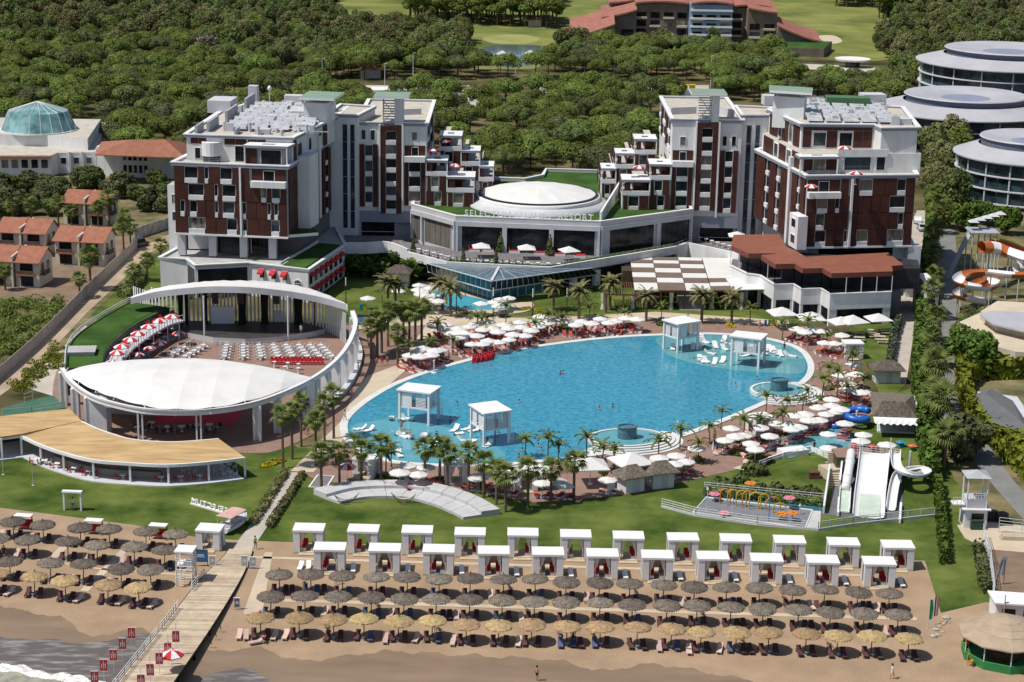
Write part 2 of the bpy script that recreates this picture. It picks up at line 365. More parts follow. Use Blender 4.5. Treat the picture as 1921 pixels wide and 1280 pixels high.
# the big pool
POOL = spl(LP([(652, 798), (663, 778), (700, 748), (760, 716), (850, 686), (950, 662), (1050, 646), (1150, 635), (1240, 630), (1340, 628), (1430, 636), (1490, 653), (1513, 678), (1512, 703), (1488, 724), (1430, 754), (1350, 788), (1270, 817), (1190, 838), (1100, 853), (1010, 864), (900, 871), (801, 870), (731, 862), (684, 845), (658, 822)], .15), 8, True)
sheet('pool_water', POOL, .15, w_pool, kind='structure')
mb = MB(); mb.band(POOL, -1.15, .02, .05, .24, closed=True); mb.build('pool_rim', mat('pool_rim_stone', (.60, .60, .58), .7, .08, .6, coord='world'), kind='structure')
sh = [p for p in spl(LP([(1237, 632), (1340, 629.5), (1430, 638), (1488, 654), (1510, 678), (1508, 698), (1490, 701), (1440, 699), (1380, 694), (1310, 684), (1258, 668), (1240, 652)], .16), 6, True)]
sheet('shallow_shelf', sh, .16, w_shelf, kind='structure')
sh = spl(LP([(660, 800), (700, 790), (760, 786), (830, 800), (900, 822), (945, 850), (930, 868), (801, 868), (731, 860), (686, 843), (662, 822)], .16), 6, True)
sheet('shallow_shelf', sh, .16, water('shallow_water_blue', (.085, .30, .37), (.105, .335, .40), .5, bump=.08), kind='structure')
setting('small_pool', [(812, 548), (835, 545), (880, 556), (950, 572), (960, 578), (900, 582), (850, 580), (825, 565)], .14, w_small, smooth=5)
setting('small_pool_paving', [(776, 532), (800, 528), (840, 540), (960, 565), (1000, 568), (985, 585), (900, 592), (830, 592), (790, 565)], .12, g_pave, smooth=5)
setting('kids_pool', [(1465, 842), (1560, 803), (1600, 812), (1600, 850), (1530, 848), (1480, 860)], .14, w_shelf)
# ---------------------------------------------------------------- facade kit
def V2(x, y): return Vector((x, y, 0))
def slabbox(mb, A, B, t0, t1, z0, z1, d0, d1, mi=0):
 """box on the wall line A-B between fractions t0..t1, heights z0..z1, standing d0..d1 proud of the wall"""
 A = Vector((A[0], A[1], 0)); B = Vector((B[0], B[1], 0)); n = perp(A, B)
 a = A.lerp(B, t0); b = A.lerp(B, t1)
 q = [a + n * d1, b + n * d1, b + n * d0, a + n * d0]
 mb.prism([(p.x, p.y) for p in q], z0, z1, mi)
 return mb
FRAME = [glass, white, dark]
def window(th, A, B, t0, t1, z0, z1, pr=.06, name='window', frame=True, mull=None, gm=None):
 W = (Vector((B[0] - A[0], B[1] - A[1])).length) * (t1 - t0)
 mb = MB(); slabbox(mb, A, B, t0, t1, z0, z1, .0, pr, 0)
 e = .09 / max(W, .5) * (t1 - t0)
 if frame:
  slabbox(mb, A, B, t0 - e, t1 + e, z1, z1 + .1, 0, pr + .08, 1); slabbox(mb, A, B, t0 - e, t0, z0, z1, 0, pr + .08, 1); slabbox(mb, A, B, t1, t1 + e, z0, z1, 0, pr + .08, 1)
 k = mull if mull is not None else max(1, int(W / 1.3))
 for i in range(1, k):
  t = t0 + (t1 - t0) * i / k; slabbox(mb, A, B, t - e * .3, t + e * .3, z0, z1, pr, pr + .04, 2)
 return mb.build(name, [gm or (RG.choice(GLASSES) if name == 'window' else glass), white, dark], th)
def panelrun(th, A, B, t0, t1, z0, z1, d, name='wood_panel', m=None, step=2.0):
 W = (Vector((B[0] - A[0], B[1] - A[1])).length) * (t1 - t0)
 k = max(1, round(W / step)); g = .035 / max(W, .3) * (t1 - t0)
 for i in range(k):
  mb = MB(); a = t0 + (t1 - t0) * i / k; b = t0 + (t1 - t0) * (i + 1) / k
  slabbox(mb, A, B, a + g, b - g, z0 + .04, z1 - .04, .0, d + R.uniform(-.04, .05), 0)
  mb.build(name, m or wood, th)
def facade(th, A, B, ztop, fh, rows, d=.38):
 """rows from the top floor down: (t0, t1, kind)"""
 for r, row in enumerate(rows):
  z1 = ztop - r * fh; z0 = z1 - fh
  for t0, t1, k in row:
   if k == 'P': panelrun(th, A, B, t0, t1, z0, z1, d)
   elif k == 'W':
    window(th, A, B, t0, t1, z0 + 1.0, z1 - .2)
    mb = MB(); slabbox(mb, A, B, t0, t1, z0 + .05, z0 + .98, 0, d + .06); mb.build('balcony_parapet', wallw, th)
   elif k == 'w': window(th, A, B, t0, t1, z0 + .7, z1 - .6)
   elif k == 'D': window(th, A, B, t0, t1, z0 + .15, z1 - .5)
   elif k == 'L':                 # loggia with timber back, white base and glazed balustrade
    panelrun(th, A, B, t0, t1, z0 + .9, z1 - .1, .05)
    window(th, A, B, t0 + (t1 - t0) * .35, t0 + (t1 - t0) * .65, z0 + 1, z1 - .5, .1)
    mb = MB(); slabbox(mb, A, B, t0, t1, z0 - .3, z0 + .9, 0, d + .9); mb.build('balcony_parapet', wallw, th)
   elif k == 'F':
    mb = MB(); slabbox(mb, A, B, t0, t1, z0, z1, 0, d + .35); mb.build('white_fin', white, th)
def corn(th, poly, z, h=.55, out=.7, m=None, name='cornice', closed=True):
 mb = MB(); pts = [Vector((p[0], p[1], 0)) for p in poly]
 ar = sum(pts[i].x * pts[(i + 1) % len(pts)].y - pts[(i + 1) % len(pts)].x * pts[i].y for i in range(len(pts)))
 if ar < 0: pts.reverse()
 mb.band(pts, -.25, out, z, z + h, 0, closed); mb.band(pts, -.3, out + .12, z + h, z + h + .22, 1, closed)
 return mb.build(name, [m or cornice, white], th)
def prismpart(th, name, poly, z0, z1, m, top=None):
 mb = MB(); mb.prism(poly, z0, z1, 0, 1 if top else None); return mb.build(name, [m, top] if top else m, th)
def railing(mb, pts, h=1.0, step=1.2, r=.03, mi=0, rails=3):
 pts = [Vector(p) for p in pts]
 for a, b in zip(pts, pts[1:]):
  n = max(1, int((b - a).length / step))
  for i in range(n + 1):
   q = a.lerp(b, i / n); mb.bar(q, q + Vector((0, 0, h)), r * 2, r * 2, mi)
  for j in range(rails):
   dz = Vector((0, 0, h * (j + 1) / rails)); mb.bar(a + dz, b + dz, r * 1.6, r * 1.6, mi)
 return mb
def pergola(th, poly4, z, m=None, hole=.28, name='pergola_frame', posts=None, zb=0):
 """white roof frame round a rectangular opening with louvres"""
 a, b, c, d = [Vector((p[0], p[1], 0)) for p in poly4]; ctr = (a + b + c + d) / 4
 I = [p.lerp(ctr, 1 - hole) for p in (a, b, c, d)]; O = (a, b, c, d); mb = MB()
 for i in range(4):
  j = (i + 1) % 4; mb.prism([(O[i].x, O[i].y), (O[j].x, O[j].y), (I[j].x, I[j].y), (I[i].x, I[i].y)], z, z + .5, 1, 0)
 for i in range(1, 6):
  p = I[0].lerp(I[3], i / 6); q = I[1].lerp(I[2], i / 6); mb.bar(p + Vector((0, 0, z + .2)), q + Vector((0, 0, z + .2)), .15, .12, 0)
 for p in (posts if posts is not None else [O[0], O[1]]):
  q = p.lerp(ctr, .06); mb.box((q.x, q.y, zb), (.25, .25, z - zb), 0, 0)
 return mb.build(name, [m or white, cornice], th)
# ---------------------------------------------------------------- left hotel block
LHt = thing('hotel_block', 'left hotel block with dark timber panels, behind the open-air theatre', 'hotel', (-53, 375, 0))
A, D, E, G = V2(-66.5, 359.5), V2(-44.3, 357.2), V2(-38.8, 389), V2(-61, 392)
prismpart(LHt, 'wall', [A, D, E, G], 11.3, 25, greyw, tan)
rows = [
 [(0, .09, 'P'), (.095, .21, 'W'), (.215, .27, 'P'), (.275, .305, 'W'), (.31, .41, 'P'), (.415, .515, 'W'), (.52, .58, 'P'), (.585, .6, 'F'), (.605, .67, 'P'), (.69, 1.0, 'L')],
 [(0, .12, 'P'), (.125, .26, 'W'), (.265, .355, 'P'), (.36, .385, 'W'), (.39, .425, 'P'), (.43, .545, 'W'), (.55, .58, 'P'), (.585, .6, 'F'), (.605, .77, 'P'), (.775, .82, 'W'), (.825, .865, 'P'), (.87, .94, 'W'), (.945, 1, 'P')],
 [(0, .045, 'P'), (.05, .085, 'W'), (.09, .13, 'P'), (.135, .195, 'W'), (.2, .355, 'P'), (.36, .385, 'W'), (.39, .425, 'P'), (.43, .53, 'W'), (.535, .58, 'P'), (.585, .6, 'F'), (.605, .635, 'W'), (.64, .825, 'P'), (.83, .855, 'W'), (.86, .885, 'P'), (.89, .92, 'W'), (.925, 1, 'P')],
 [(0, .115, 'P'), (.12, .265, 'W'), (.27, .46, 'P'), (.465, .55, 'W'), (.555, .58, 'P'), (.585, .6, 'F'), (.605, .64, 'W'), (.645, .855, 'P'), (.86, .93, 'W'), (.935, 1, 'P')]]
facade(LHt, A, D, 24.7, 3.35, rows)
mb = MB(); slabbox(mb, A, D, -.01, 1.01, 11.0, 11.35, 0, .6); mb.build('sill_band', wallw, LHt)
corn(LHt, [A, D, E, G], 24.7)
# flank towards the garden: white slab, slit windows and a timber bay
for r in range(4):
 z1 = 24.7 - 3.35 * r
 panelrun(LHt, D, E, .03, .2, z1 - 3.35, z1, .3)
 window(LHt, D, E, .5, .54, z1 - 2.4, z1 - .6); panelrun(LHt, D, E, .42, .49, z1 - 3.35, z1, .35); panelrun(LHt, D, E, .55, .6, z1 - 3.35, z1, .35)
 window(LHt, D, E, .74, .78, z1 - 2.4, z1 - .6); panelrun(LHt, D, E, .68, .735, z1 - 3.35, z1, 1.2); panelrun(LHt, D, E, .785, .86, z1 - 3.35, z1, 1.2)
 mb = MB(); slabbox(mb, D, E, .735, .785, z1 - 3.3, z1 - 2.4, 0, 1.25); mb.build('balcony_parapet', wallw, LHt)
mb = MB(); slabbox(mb, D, E, .22, .41, 11.5, 26, 0, 2.6); mb.build('white_slab', wallw, LHt)
mb = MB(); slabbox(mb, D, E, .62, .66, 11, 28, 0, 1.0); mb.build('white_slab', wallw, LHt)
prismpart(LHt, 'canopy_slab', [V2(-44.5, 357.6), V2(-38.6, 360.4), V2(-41.5, 369)], 11.0, 11.6, white, turf)
prismpart(LHt, 'white_extension', [V2(-69.2, 366), V2(-66.2, 365.6), V2(-62, 390), V2(-66, 391)], 0, 19.5, wallw, roofgrey)
for z in (12.5, 16): window(LHt, V2(-69.2, 366), V2(-66.2, 365.6), .3, .8, z, z + 1.6, .05)
# set-back storey
U = [V2(-64.6, 363.2), V2(-43.6, 361.6), V2(-38, 389), V2(-36.5, 404), V2(-58, 407), V2(-62.5, 392)]
prismpart(LHt, 'upper_wall', U, 25, 30, wallw, tan)
corn(LHt, U, 29.7, .45, .6)
UA, UB = U[0], U[1]
for t0, t1 in ((.04, .19), (.36, .57), (.58, .75)): panelrun(LHt, UA, UB, t0, t1, 28.4, 29.6, .08)
window(LHt, UA, UB, .08, .13, 25.5, 27.6); window(LHt, UA, UB, .46, .72, 25.2, 28.2, mull=5)
mb = MB(); q = UA.lerp(UB, .235); mb.cyl(q.x, q.y, 25, 26.2, 1.7, 1.7, 16, 1); mb.cyl(q.x, q.y, 26.2, 28.9, 1.9, 1.9, 16, 0); mb.build('round_stair_turret', [wallw, dark], LHt, smooth=False)
B1 = [V2(-52.5, 358.8), V2(-44.6, 358), V2(-43.8, 361.8), V2(-52, 362.6)]
panelrun(LHt, B1[0], B1[1], 0, .3, 25.3, 28.4, .1); window(LHt, B1[0], B1[1], .4, .9, 25.5, 28.2)
prismpart(LHt, 'penthouse_room', [V2(-52.2, 359), V2(-44.9, 358.3), V2(-43.9, 361.6), V2(-51.9, 362.4)], 25, 28.6, greyw)
pergola(LHt, [V2(-52.8, 358.2), V2(-44, 357.4), V2(-43, 361.4), V2(-52, 362.2)], 28.6, zb=25)
mb = MB(); railing(mb, [(-66.4, 359.2, 25.3), (-56, 358.2, 25.3)], 1.0, 1.5, .02); mb.build('glass_balustrade', steel, LHt)
for t0, t1 in ((.1, .2), (.36, .42), (.6, .66)): window(LHt, U[1], U[2], t0, t1, 26, 28.4, .06)
for t0, t1 in ((.02, .08), (.7, .8)): panelrun(LHt, U[1], U[2], t0, t1, 25.2, 29.5, .15)
# roof plant
mb = MB()
for i in range(6):
 for j in range(4):
  x = -57.5 + j * 4.3 + i * .3; y = 369 + i * 5.2
  mb.add([(x, y, 30.5), (x + 3.7, y, 30.5), (x + 3.7, y + 3.9, 31.7), (x, y + 3.9, 31.7)], [(0, 1, 2, 3)], 0)
  mb.bar((x, y + 3.8, 30), (x, y + 3.8, 31.7), .08, .08, 1); mb.bar((x + 3.7, y + 3.8, 30), (x + 3.7, y + 3.8, 31.7), .08, .08, 1)
  mb.cyl(x + 1.85, y + 4.2, 31.2, 31.9, .35, .35, 8, 1)
mb.build('solar_collectors', [solar, steel], LHt, kind='stuff')
for (x, y, sx, sy, z1) in ((-60.8, 372, .5, 9, 32), (-58.8, 384, .5, 10, 32.5), (-57, 398, .5, 9, 33), (-41, 396, 5, 2, 33), (-48, 404.5, 4.5, 2.5, 32.4), (-57, 404, 2, 2, 34.4), (-42, 371, 3.6, 1.6, 31.4), (-62.5, 396, 5, 7, 32.6), (-50, 366.5, 3, 1.4, 31), (-45, 388, 4, 6, 31.8), (-55, 366, .4, 4, 31.2), (-62.8, 368, .45, 6, 31.6)):
 mb = MB(); mb.box((x, y, 30), (sx, sy, z1 - 30), rad(-4)); mb.build('roof_screen', greyl if sx > 1 else greyw, LHt)
mb = MB()
for i in range(44):
 x, y = RG.uniform(-60, -41), RG.uniform(364, 401); mb.cyl(x, y, 30, 30 + RG.uniform(.7, 2.0), .35, .28, 8)
 if i % 2: mb.box((x + 1, y, 30), (RG.uniform(.6, 2.2), RG.uniform(.5, 1.5), RG.uniform(.6, 1.9)))
 if i % 3 == 0: mb.bar((x, y, 30.5), (x + RG.uniform(2, 6), y, 30.5), .15, .15)
mb.build('roof_vents', greyl, LHt, kind='stuff')
mb = MB()
for i in range(40): x, y = RG.uniform(58, 78), RG.uniform(372, 396); mb.box((x, y, 33), (RG.uniform(.4, 1.8), RG.uniform(.4, 1.2), RG.uniform(.5, 2.0)))
RVENT = mb
mb = MB(); mb.cyl(-53.5, 404, 30, 33.4, .08, .08, 6); mb.lathe([(.02, 33), (.35, 33.4), (.5, 33.8), (.35, 34.2), (.02, 34.5)], 10, (-53.5, 404, 0)); mb.build('roof_globe', white, LHt, smooth=True)
prismpart(LHt, 'lift_housing', [V2(-43.5, 381), V2(-38.6, 380.4), V2(-37.6, 386), V2(-42.5, 387)], 30, 34.2, wallw)
prismpart(LHt, 'green_canopy', [V2(-44.3, 379.5), V2(-37, 378.6), V2(-35.8, 388), V2(-43.2, 389.5)], 35, 35.5, white, mat('canopy_green_glass', (.22, .31, .22), .4, .1, .5))
for (x, y) in ((-43.6, 380.2), (-37.5, 379.5), (-36.6, 387.2), (-42.6, 388.4)):
 mb = MB(); mb.box((x, y, 34.2), (.3, .3, .8)); mb.build('canopy_post', greyw, LHt)
# ground floor under the overhang
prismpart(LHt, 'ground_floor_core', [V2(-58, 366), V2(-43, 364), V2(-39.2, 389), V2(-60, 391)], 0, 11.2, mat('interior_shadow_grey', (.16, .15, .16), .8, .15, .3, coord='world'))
for t in (.04, .32, .60, .86):
 p = A.lerp(D, t) + Vector((0, 1.4, 0)); mb = MB(); mb.box((p.x, p.y, 6.6), (1.5, 1.2, 4.6), rad(-5)); mb.build('pillar', greyl, LHt)
for t0, t1 in ((.34, .58), (.66, .85)):
 window(LHt, A + Vector((0, 2.6, 0)), D + Vector((0, 2.6, 0)), t0, t1, 7, 11, .1, 'shopfront_glass', mull=5)
mb = MB(); mb.box((-62.8, 366, 6.6), (5, .4, 4.6)); mb.build('white_screen_wall', wallw, LHt)
# podium: café with awnings, arched window, slanted glass prow
Pd = [V2(-69.5, 357.5), V2(-64, 356.8), V2(-61.5, 351.5), V2(-51.5, 354.6), V2(-39.5, 349.6), V2(-34.5, 372), V2(-38, 389), V2(-62, 391)]
prismpart(LHt, 'podium', Pd, 0, 6.3, wallw, roofgrey)
corn(LHt, Pd, 6.2, .35, .35, greyw)
window(LHt, Pd[1], Pd[2], .08, .96, .2, 5.8, .08, 'glazed_prow', mull=4); window(LHt, Pd[2], Pd[3], .04, .96, .2, 5.8, .08, 'glazed_prow', mull=7)
prismpart(LHt, 'podium_turf', [V2(-44.8, 352.8), V2(-40.2, 350.6), V2(-35.4, 371.6), V2(-39.8, 373)], 6.3, 6.72, turf)
mb = MB(); mb.bar((-45.2, 353, 6.9), (-40, 373.4, 6.9), .15, .5); mb.build('turf_kerb', white, LHt)
awn = redf
for zf in (0, 3.1):
 for t in (.22, .42, .61):
  window(LHt, Pd[3], Pd[4], t - .04, t + .04, zf + .9, zf + 2.6, .06)
  mb = MB(); c = Pd[3].lerp(Pd[4], t); n = perp(Pd[3], Pd[4]); d = (Pd[4] - Pd[3]).normalized() * .62
  z = zf + 2.75; a1, a2 = c - d, c + d
  mb.quad(a1 + Vector((0, 0, z)), a2 + Vector((0, 0, z)), a2 + n * 1.1 + Vector((0, 0, z - .8)), a1 + n * 1.1 + Vector((0, 0, z - .8)))
  mb.quad(a1 + n * 1.1 + Vector((0, 0, z - .8)), a2 + n * 1.1 + Vector((0, 0, z - .8)), a2 + n * 1.1 + Vector((0, 0, z - 1.1)), a1 + n * 1.1 + Vector((0, 0, z - 1.1)))
  mb.build('awning', redf, LHt)
# arched window
mb = MB(); c = Pd[3].lerp(Pd[4], .83); n = perp(Pd[3], Pd[4]); dd = (Pd[4] - Pd[3]).normalized()
arc = [(-.75, .2), (.75, .2), (.75, 3.6)] + [(.75 * math.cos(a), 3.6 + .75 * math.sin(a)) for a in [k * math.pi / 8 for k in range(1, 8)]] + [(-.75, 3.6)]
mb.add([c + dd * x + n * .06 + Vector((0, 0, z)) for x, z in arc], [tuple(range(len(arc)))], 0)
for x in (-.25, .25): mb.bar(c + dd * x + n * .1 + Vector((0, 0, .3)), c + dd * x + n * .1 + Vector((0, 0, 4.2)), .07, .07, 1)
for z in (1.2, 2, 2.8, 3.6): mb.bar(c - dd * .75 + n * .1 + Vector((0, 0, z)), c + dd * .75 + n * .1 + Vector((0, 0, z)), .07, .07, 1)
for i in range(len(arc) - 1):
 p, q = arc[i], arc[i + 1]; mb.bar(c + dd * p[0] * 1.1 + n * .09 + Vector((0, 0, p[1])), c + dd * q[0] * 1.1 + n * .09 + Vector((0, 0, q[1])), .16, .14, 1)
mb.build('arched_window', [glass, white], LHt)
for zf in (0.2, 3.2):
 for i in range(7):
  t = .06 + i * .135; mb = MB(); c = Pd[4].lerp(Pd[5], t); n = perp(Pd[4], Pd[5]); d = (Pd[5] - Pd[4]).normalized() * 1.2
  mb.quad(c - d + Vector((0, 0, zf + 2.6)), c + d + Vector((0, 0, zf + 2.6)), c + d + n * 1 + Vector((0, 0, zf + 1.9)), c - d + n * 1 + Vector((0, 0, zf + 1.9)))
  mb.build('awning', redf, LHt); window(LHt, Pd[4], Pd[5], t - .045, t + .045, zf + .2, zf + 2.6, .05)
# tall white shaft with two glass strips, joining the wing
SH = [V2(-39.4, 389.5), V2(-33.2, 388.8), V2(-30.5, 402), V2(-38, 404)]
prismpart(LHt, 'stair_tower', SH, 0, 30.3, wallw, tan); corn(LHt, SH, 30.1, .5, .35)
for t0, t1 in ((.50, .65), (.76, .9)):
 for z in range(6): window(LHt, SH[0], SH[1], t0, t1, 6.5 + z * 3.7, 10.1 + z * 3.7, .1, 'stair_window', False, 1, glassb)
# ---------------------------------------------------------------- wings, mirrored: s = +1 left, -1 right
def wing(th, X, s, zc):
 """X maps a running coordinate (0 = shaft side, increasing towards the garden hall) to world x"""
 def seg(a, b, y): return (V2(X(a), y), V2(X(b), y)) if s > 0 else (V2(X(b), y), V2(X(a), y))
 def blk(name, a, b, y0, y1, z0, z1, m=wallw, top=tan):
  return prismpart(th, name, [V2(X(a), y0), V2(X(b), y0), V2(X(b), y1), V2(X(a), y1)], z0, z1, m, top)
 yF = 390.4
 blk('wall', 0, 14.6, yF, 425, 7.8, zc);
 corn(th, [V2(X(0), yF), V2(X(14.6), yF), V2(X(14.6), 424), V2(X(0), 424)], zc - .3, .6, .5)
 blk('lobby', 0, 14.6, yF + 1.2, 424, 0, 7.8, greyw)
 a, b = seg(.6, 8, yF + 1.2); window(th, a, b, .02, .98, 5.3, 7.6, .05, 'lobby_glass', mull=6); window(th, a, b, .02, .98, .2, 5.2, .05, 'lobby_glass', mull=6)
 mb = MB(); a, b = seg(0, 14.6, yF); slabbox(mb, a, b, 0, 1, 7.6, 10.0, 0, .25); mb.build('fascia', cornice, th)
 # bay 1
 a, b = seg(.5, 4.4, yF)
 zt = 24.3
 facade(th, a, b, zt, 3.35, [[(0, .28, 'P'), (.3, .7, 'W'), (.72, 1, 'P')]] * 4, .4)
 for t in (.22, .72): window(th, a, b, t - .11, t + .11, zt + 1, zt + 3, .06)
 # lift bay
 a, b = seg(5.0, 9.4, yF)
 mb = MB(); slabbox(mb, a, b, -.08, -.01, 10, zc, 0, .9); slabbox(mb, a, b, 1.01, 1.09, 10, zc, 0, .9); mb.build('white_fin', white, th)
 facade(th, a, b, zc - 1.3, 2.95, [[(0, .24, 'P'), (.25, .74, 'W'), (.75, 1, 'P')]] * 6, .8)
 panelrun(th, a, b, 0, 1, zc - 1.3, zc - .3, .8)
 tw = [V2(X(5.2), yF - .6), V2(X(9.6), yF - .6), V2(X(9.6), yF + 4.5), V2(X(5.2), yF + 4.5)]
 mb = MB()
 for z in range(9): mb.prism([(p.x, p.y) for p in ([V2(X(5.4), yF - .5), V2(X(9.4 if s > 0 else 9.4), yF - .5), V2(X(9.4), yF - .2), V2(X(5.4), yF - .2)])], zc + .5 + z * .55, zc + .72 + z * .55, 0)
 mb.build('louvre', greyw, th)
 blk('lift_tower', 7.9 if s > 0 else 5.0, 9.7 if s > 0 else 6.6, yF - .7, yF + 4.2, zc, zc + 5.4)
 mb = MB(); mb.bar((X(5.5), yF, zc + .4), (X(9.2), yF, zc + 5), .14, .14); mb.bar((X(9.2), yF, zc + .4), (X(5.5), yF, zc + 5), .14, .14); mb.bar((X(5.3), yF + 4, zc), (X(5.3), yF + 4, zc + 5.6), .25, .25); mb.build('tower_brace', greyw, th)
 prismpart(th, 'green_canopy', [V2(X(3.6), yF - 1.8), V2(X(11), yF - 1.8), V2(X(11), yF + 5.5), V2(X(3.6), yF + 5.5)], zc + 5.6, zc + 6.1, white, mat('canopy_green_glass', (.22, .31, .22)))
 # bay 3 with a timber pergola terrace above
 a, b = seg(10.0, 14.4, yF)
 facade(th, a, b, 20.9, 3.2, [[(0, .2, 'P'), (.22, .76, 'W'), (.78, 1, 'P')]] * 3, .5)
 facade(th, a, b, 24.3, 3.2, [[(0, 1, 'L')]], .5)
 window(th, a, b, .35, .6, 25.3, 27, .06)
 p, q = V2(X(14.6), yF), V2(X(14.6), 424)
 if s < 0: p, q = q, p
 for r_ in (0, 1): facade(th, p, q, zc - .6 - 3.3 * r_, 3.3, [[(.04, .16, 'W'), (.18, .28, 'P'), (.34, .5, 'W'), (.55, .7, 'P'), (.74, .9, 'W')]], .35)
 # stepped terraces: front row then back row; each with its own pergola roof and parasol place
 for (a0, b0, y0, y1, zt, nf) in ((14.7, 19.0, 389.6, 402, 21.2, 3), (19.1, 24.8, 388.8, 402, 17.9, 2), (17.0, 21.6, 402.5, 418, 24.4, 2), (21.7, 25.6, 402.4, 420, 21.2, 2), (25.7, 28.6, 402, 424, 17.9, 2)):
  blk('terrace_wing', a0, b0, y0, y1, 7.8, zt - 3.25, wallw, roofgrey)
  blk('terrace_room', a0 + .5, b0 - 2.6, y0 + 3.2, y1, zt - 3.25, zt - .4, wood, tan)
  pergola(th, [V2(X(a0 - .2), y0 - .3), V2(X(b0 + .2), y0 - .3), V2(X(b0 + .2), y0 + 6.5), V2(X(a0 - .2), y0 + 6.5)], zt - .4, zb=zt - 3.25)
  a, b = seg(a0, b0, y0)
  facade(th, a, b, zt - 3.3, 3.25, ([[(.03, .2, 'P'), (.24, .6, 'W'), (.64, .97, 'P')], [(.0, .36, 'P'), (.4, .72, 'W'), (.76, 1, 'P')], [(.03, .3, 'P'), (.34, .7, 'W'), (.74, .97, 'P')]])[:nf - (1 if y0 > 400 else 0)], .35)
  mb = MB(); slabbox(mb, a, b, 0, 1, zt - 3.25, zt - 2.3, -.1, .25); mb.build('balcony_parapet', wallw, th)
  panelrun(th, a, b, .06, .3, zt - 2.3, zt - .5, -.3 + .5);
  c, d = seg(b0, b0 + .001, y0)
  p, q = (V2(X(b0), y0), V2(X(b0), y1)) if s > 0 else (V2(X(b0), y1), V2(X(b0), y0))
  for zz in range(nf):
   panelrun(th, p, q, .05, .3, zt - 3.25 * (zz + 1) + .1, zt - 3.25 * zz - .5, .15); panelrun(th, p, q, .5, .7, zt - 3.25 * (zz + 1) + .1, zt - 3.25 * zz - .5, .15)
LWt = thing('hotel_wing', 'left hotel wing with a lift tower, stepping down in terraces to the domed hall', 'hotel', (-20, 405, 0))
wing(LWt, lambda a: -33.4 + a, 1, 28.6)
RWt = thing('hotel_wing', 'right hotel wing with a lift tower, stepping down leftwards in terraces to the domed hall', 'hotel', (36, 405, 0))
wing(RWt, lambda a: 47.6 - a, -1, 30.4)
SR = [V2(47.8, 392), V2(53.2, 393), V2(58, 404), V2(48, 406)]
prismpart(RWt, 'stair_tower', SR, 0, 31.2, wallw, tan); corn(RWt, SR, 31.0, .5, .35)
for t0, t1 in ((.2, .38), (.55, .72)):
 for z in range(6): window(RWt, SR[0], SR[1], t0, t1, 5.5 + z * 4.0, 9.4 + z * 4.0, .1, 'stair_window', False, 1, glassb)
for (x, y, sx, sy, z1) in ((36, 400, 6, .4, 31.9), (45, 398, .4, 7, 32.2), (-23, 404, 5, .4, 29.9)):
 mb = MB(); mb.box((x, y, z1 - 2), (sx, sy, 2), rad(20)); mb.build('roof_screen', greyl, RWt if x > 0 else LWt)
# ---------------------------------------------------------------- right hotel block
RHt = thing('hotel_block', 'right hotel block with dark timber panels, above the brown-roofed restaurant', 'hotel', (68, 380, 0))
A, D, E, G, S2 = V2(57.2, 359.6), V2(78.8, 362.8), V2(82.5, 396), V2(60, 402), V2(51, 389)
prismpart(RHt, 'wall', [A, D, E, G, S2], 10.6, 24.4, greyw, tan)
rows = [
 [(.0, .3, 'L'), (.31, .38, 'P'), (.4, .42, 'F'), (.43, .475, 'P'), (.48, .6, 'W'), (.605, .83, 'P'), (.835, .91, 'W'), (.915, 1, 'P')],
 [(.0, .09, 'P'), (.095, .19, 'W'), (.195, .26, 'P'), (.265, .3, 'W'), (.305, .39, 'P'), (.4, .42, 'F'), (.43, .77, 'P'), (.775, .915, 'W'), (.92, 1, 'P')],
 [(.0, .09, 'P'), (.095, .17, 'W'), (.175, .39, 'P'), (.4, .42, 'F'), (.43, .86, 'P'), (.865, .91, 'W'), (.915, 1, 'P')],
 [(.0, .09, 'P'), (.095, .19, 'W'), (.195, .36, 'P'), (.365, .392, 'W'), (.4, .42, 'F'), (.43, .48, 'P'), (.485, .585, 'W'), (.59, .765, 'P'), (.77, .92, 'W'), (.925, 1, 'P')]]
facade(RHt, A, D, 24.1, 3.38, rows)
corn(RHt, [A, D, E, G, S2], 24.2)
mb = MB(); slabbox(mb, A, D, -.01, 1.01, 10.3, 10.65, 0, .55); mb.build('sill_band', white, RHt)
for r in range(4):
 z1 = 24.1 - 3.38 * r
 for t0, t1 in ((.02, .2), (.3, .42), (.52, .68), (.74, .84), (.9, .98)): panelrun(RHt, S2, A, t0, t1, z1 - 3.38, z1, .4)
 for t0, t1 in ((.22, .28), (.44, .5), (.85, .89)):
  window(RHt, S2, A, t0, t1, z1 - 2.4, z1 - .3, .06)
  mb = MB(); slabbox(mb, S2, A, t0, t1, z1 - 3.3, z1 - 2.42, 0, .45); mb.build('balcony_parapet', wallw, RHt)
mb = MB(); slabbox(mb, S2, A, .69, .73, 9.5, 27, 0, .8); mb.build('white_slab', wallw, RHt)
mb = MB(); slabbox(mb, S2, A, .9, 1.06, 10.4, 17, .2, 2.2); mb.build('bay_window_box', wallw, RHt)
for z in (11.4, 14.6):
 q0 = S2.lerp(A, .9); q1 = S2.lerp(A, 1.06); n = perp(S2, A)
 window(RHt, q0 + n * 2.2, q1 + n * 2.2, .3, .75, z, z + 1.6, .05)
L1 = [V2(56.4, 364.2), V2(80.5, 367), V2(82, 396), V2(60, 401), V2(51.8, 389)]
prismpart(RHt, 'upper_wall', L1, 24.4, 28.3, wallw, tan)
L2 = [V2(57.0, 370), V2(71.6, 370.8), V2(72.3, 366.6), V2(79.6, 367.6), V2(82, 396), V2(60, 401), V2(53, 389)]
prismpart(RHt, 'upper_wall', L2, 28.3, 33, wallw, tan); corn(RHt, L2, 32.8, .5, .6)
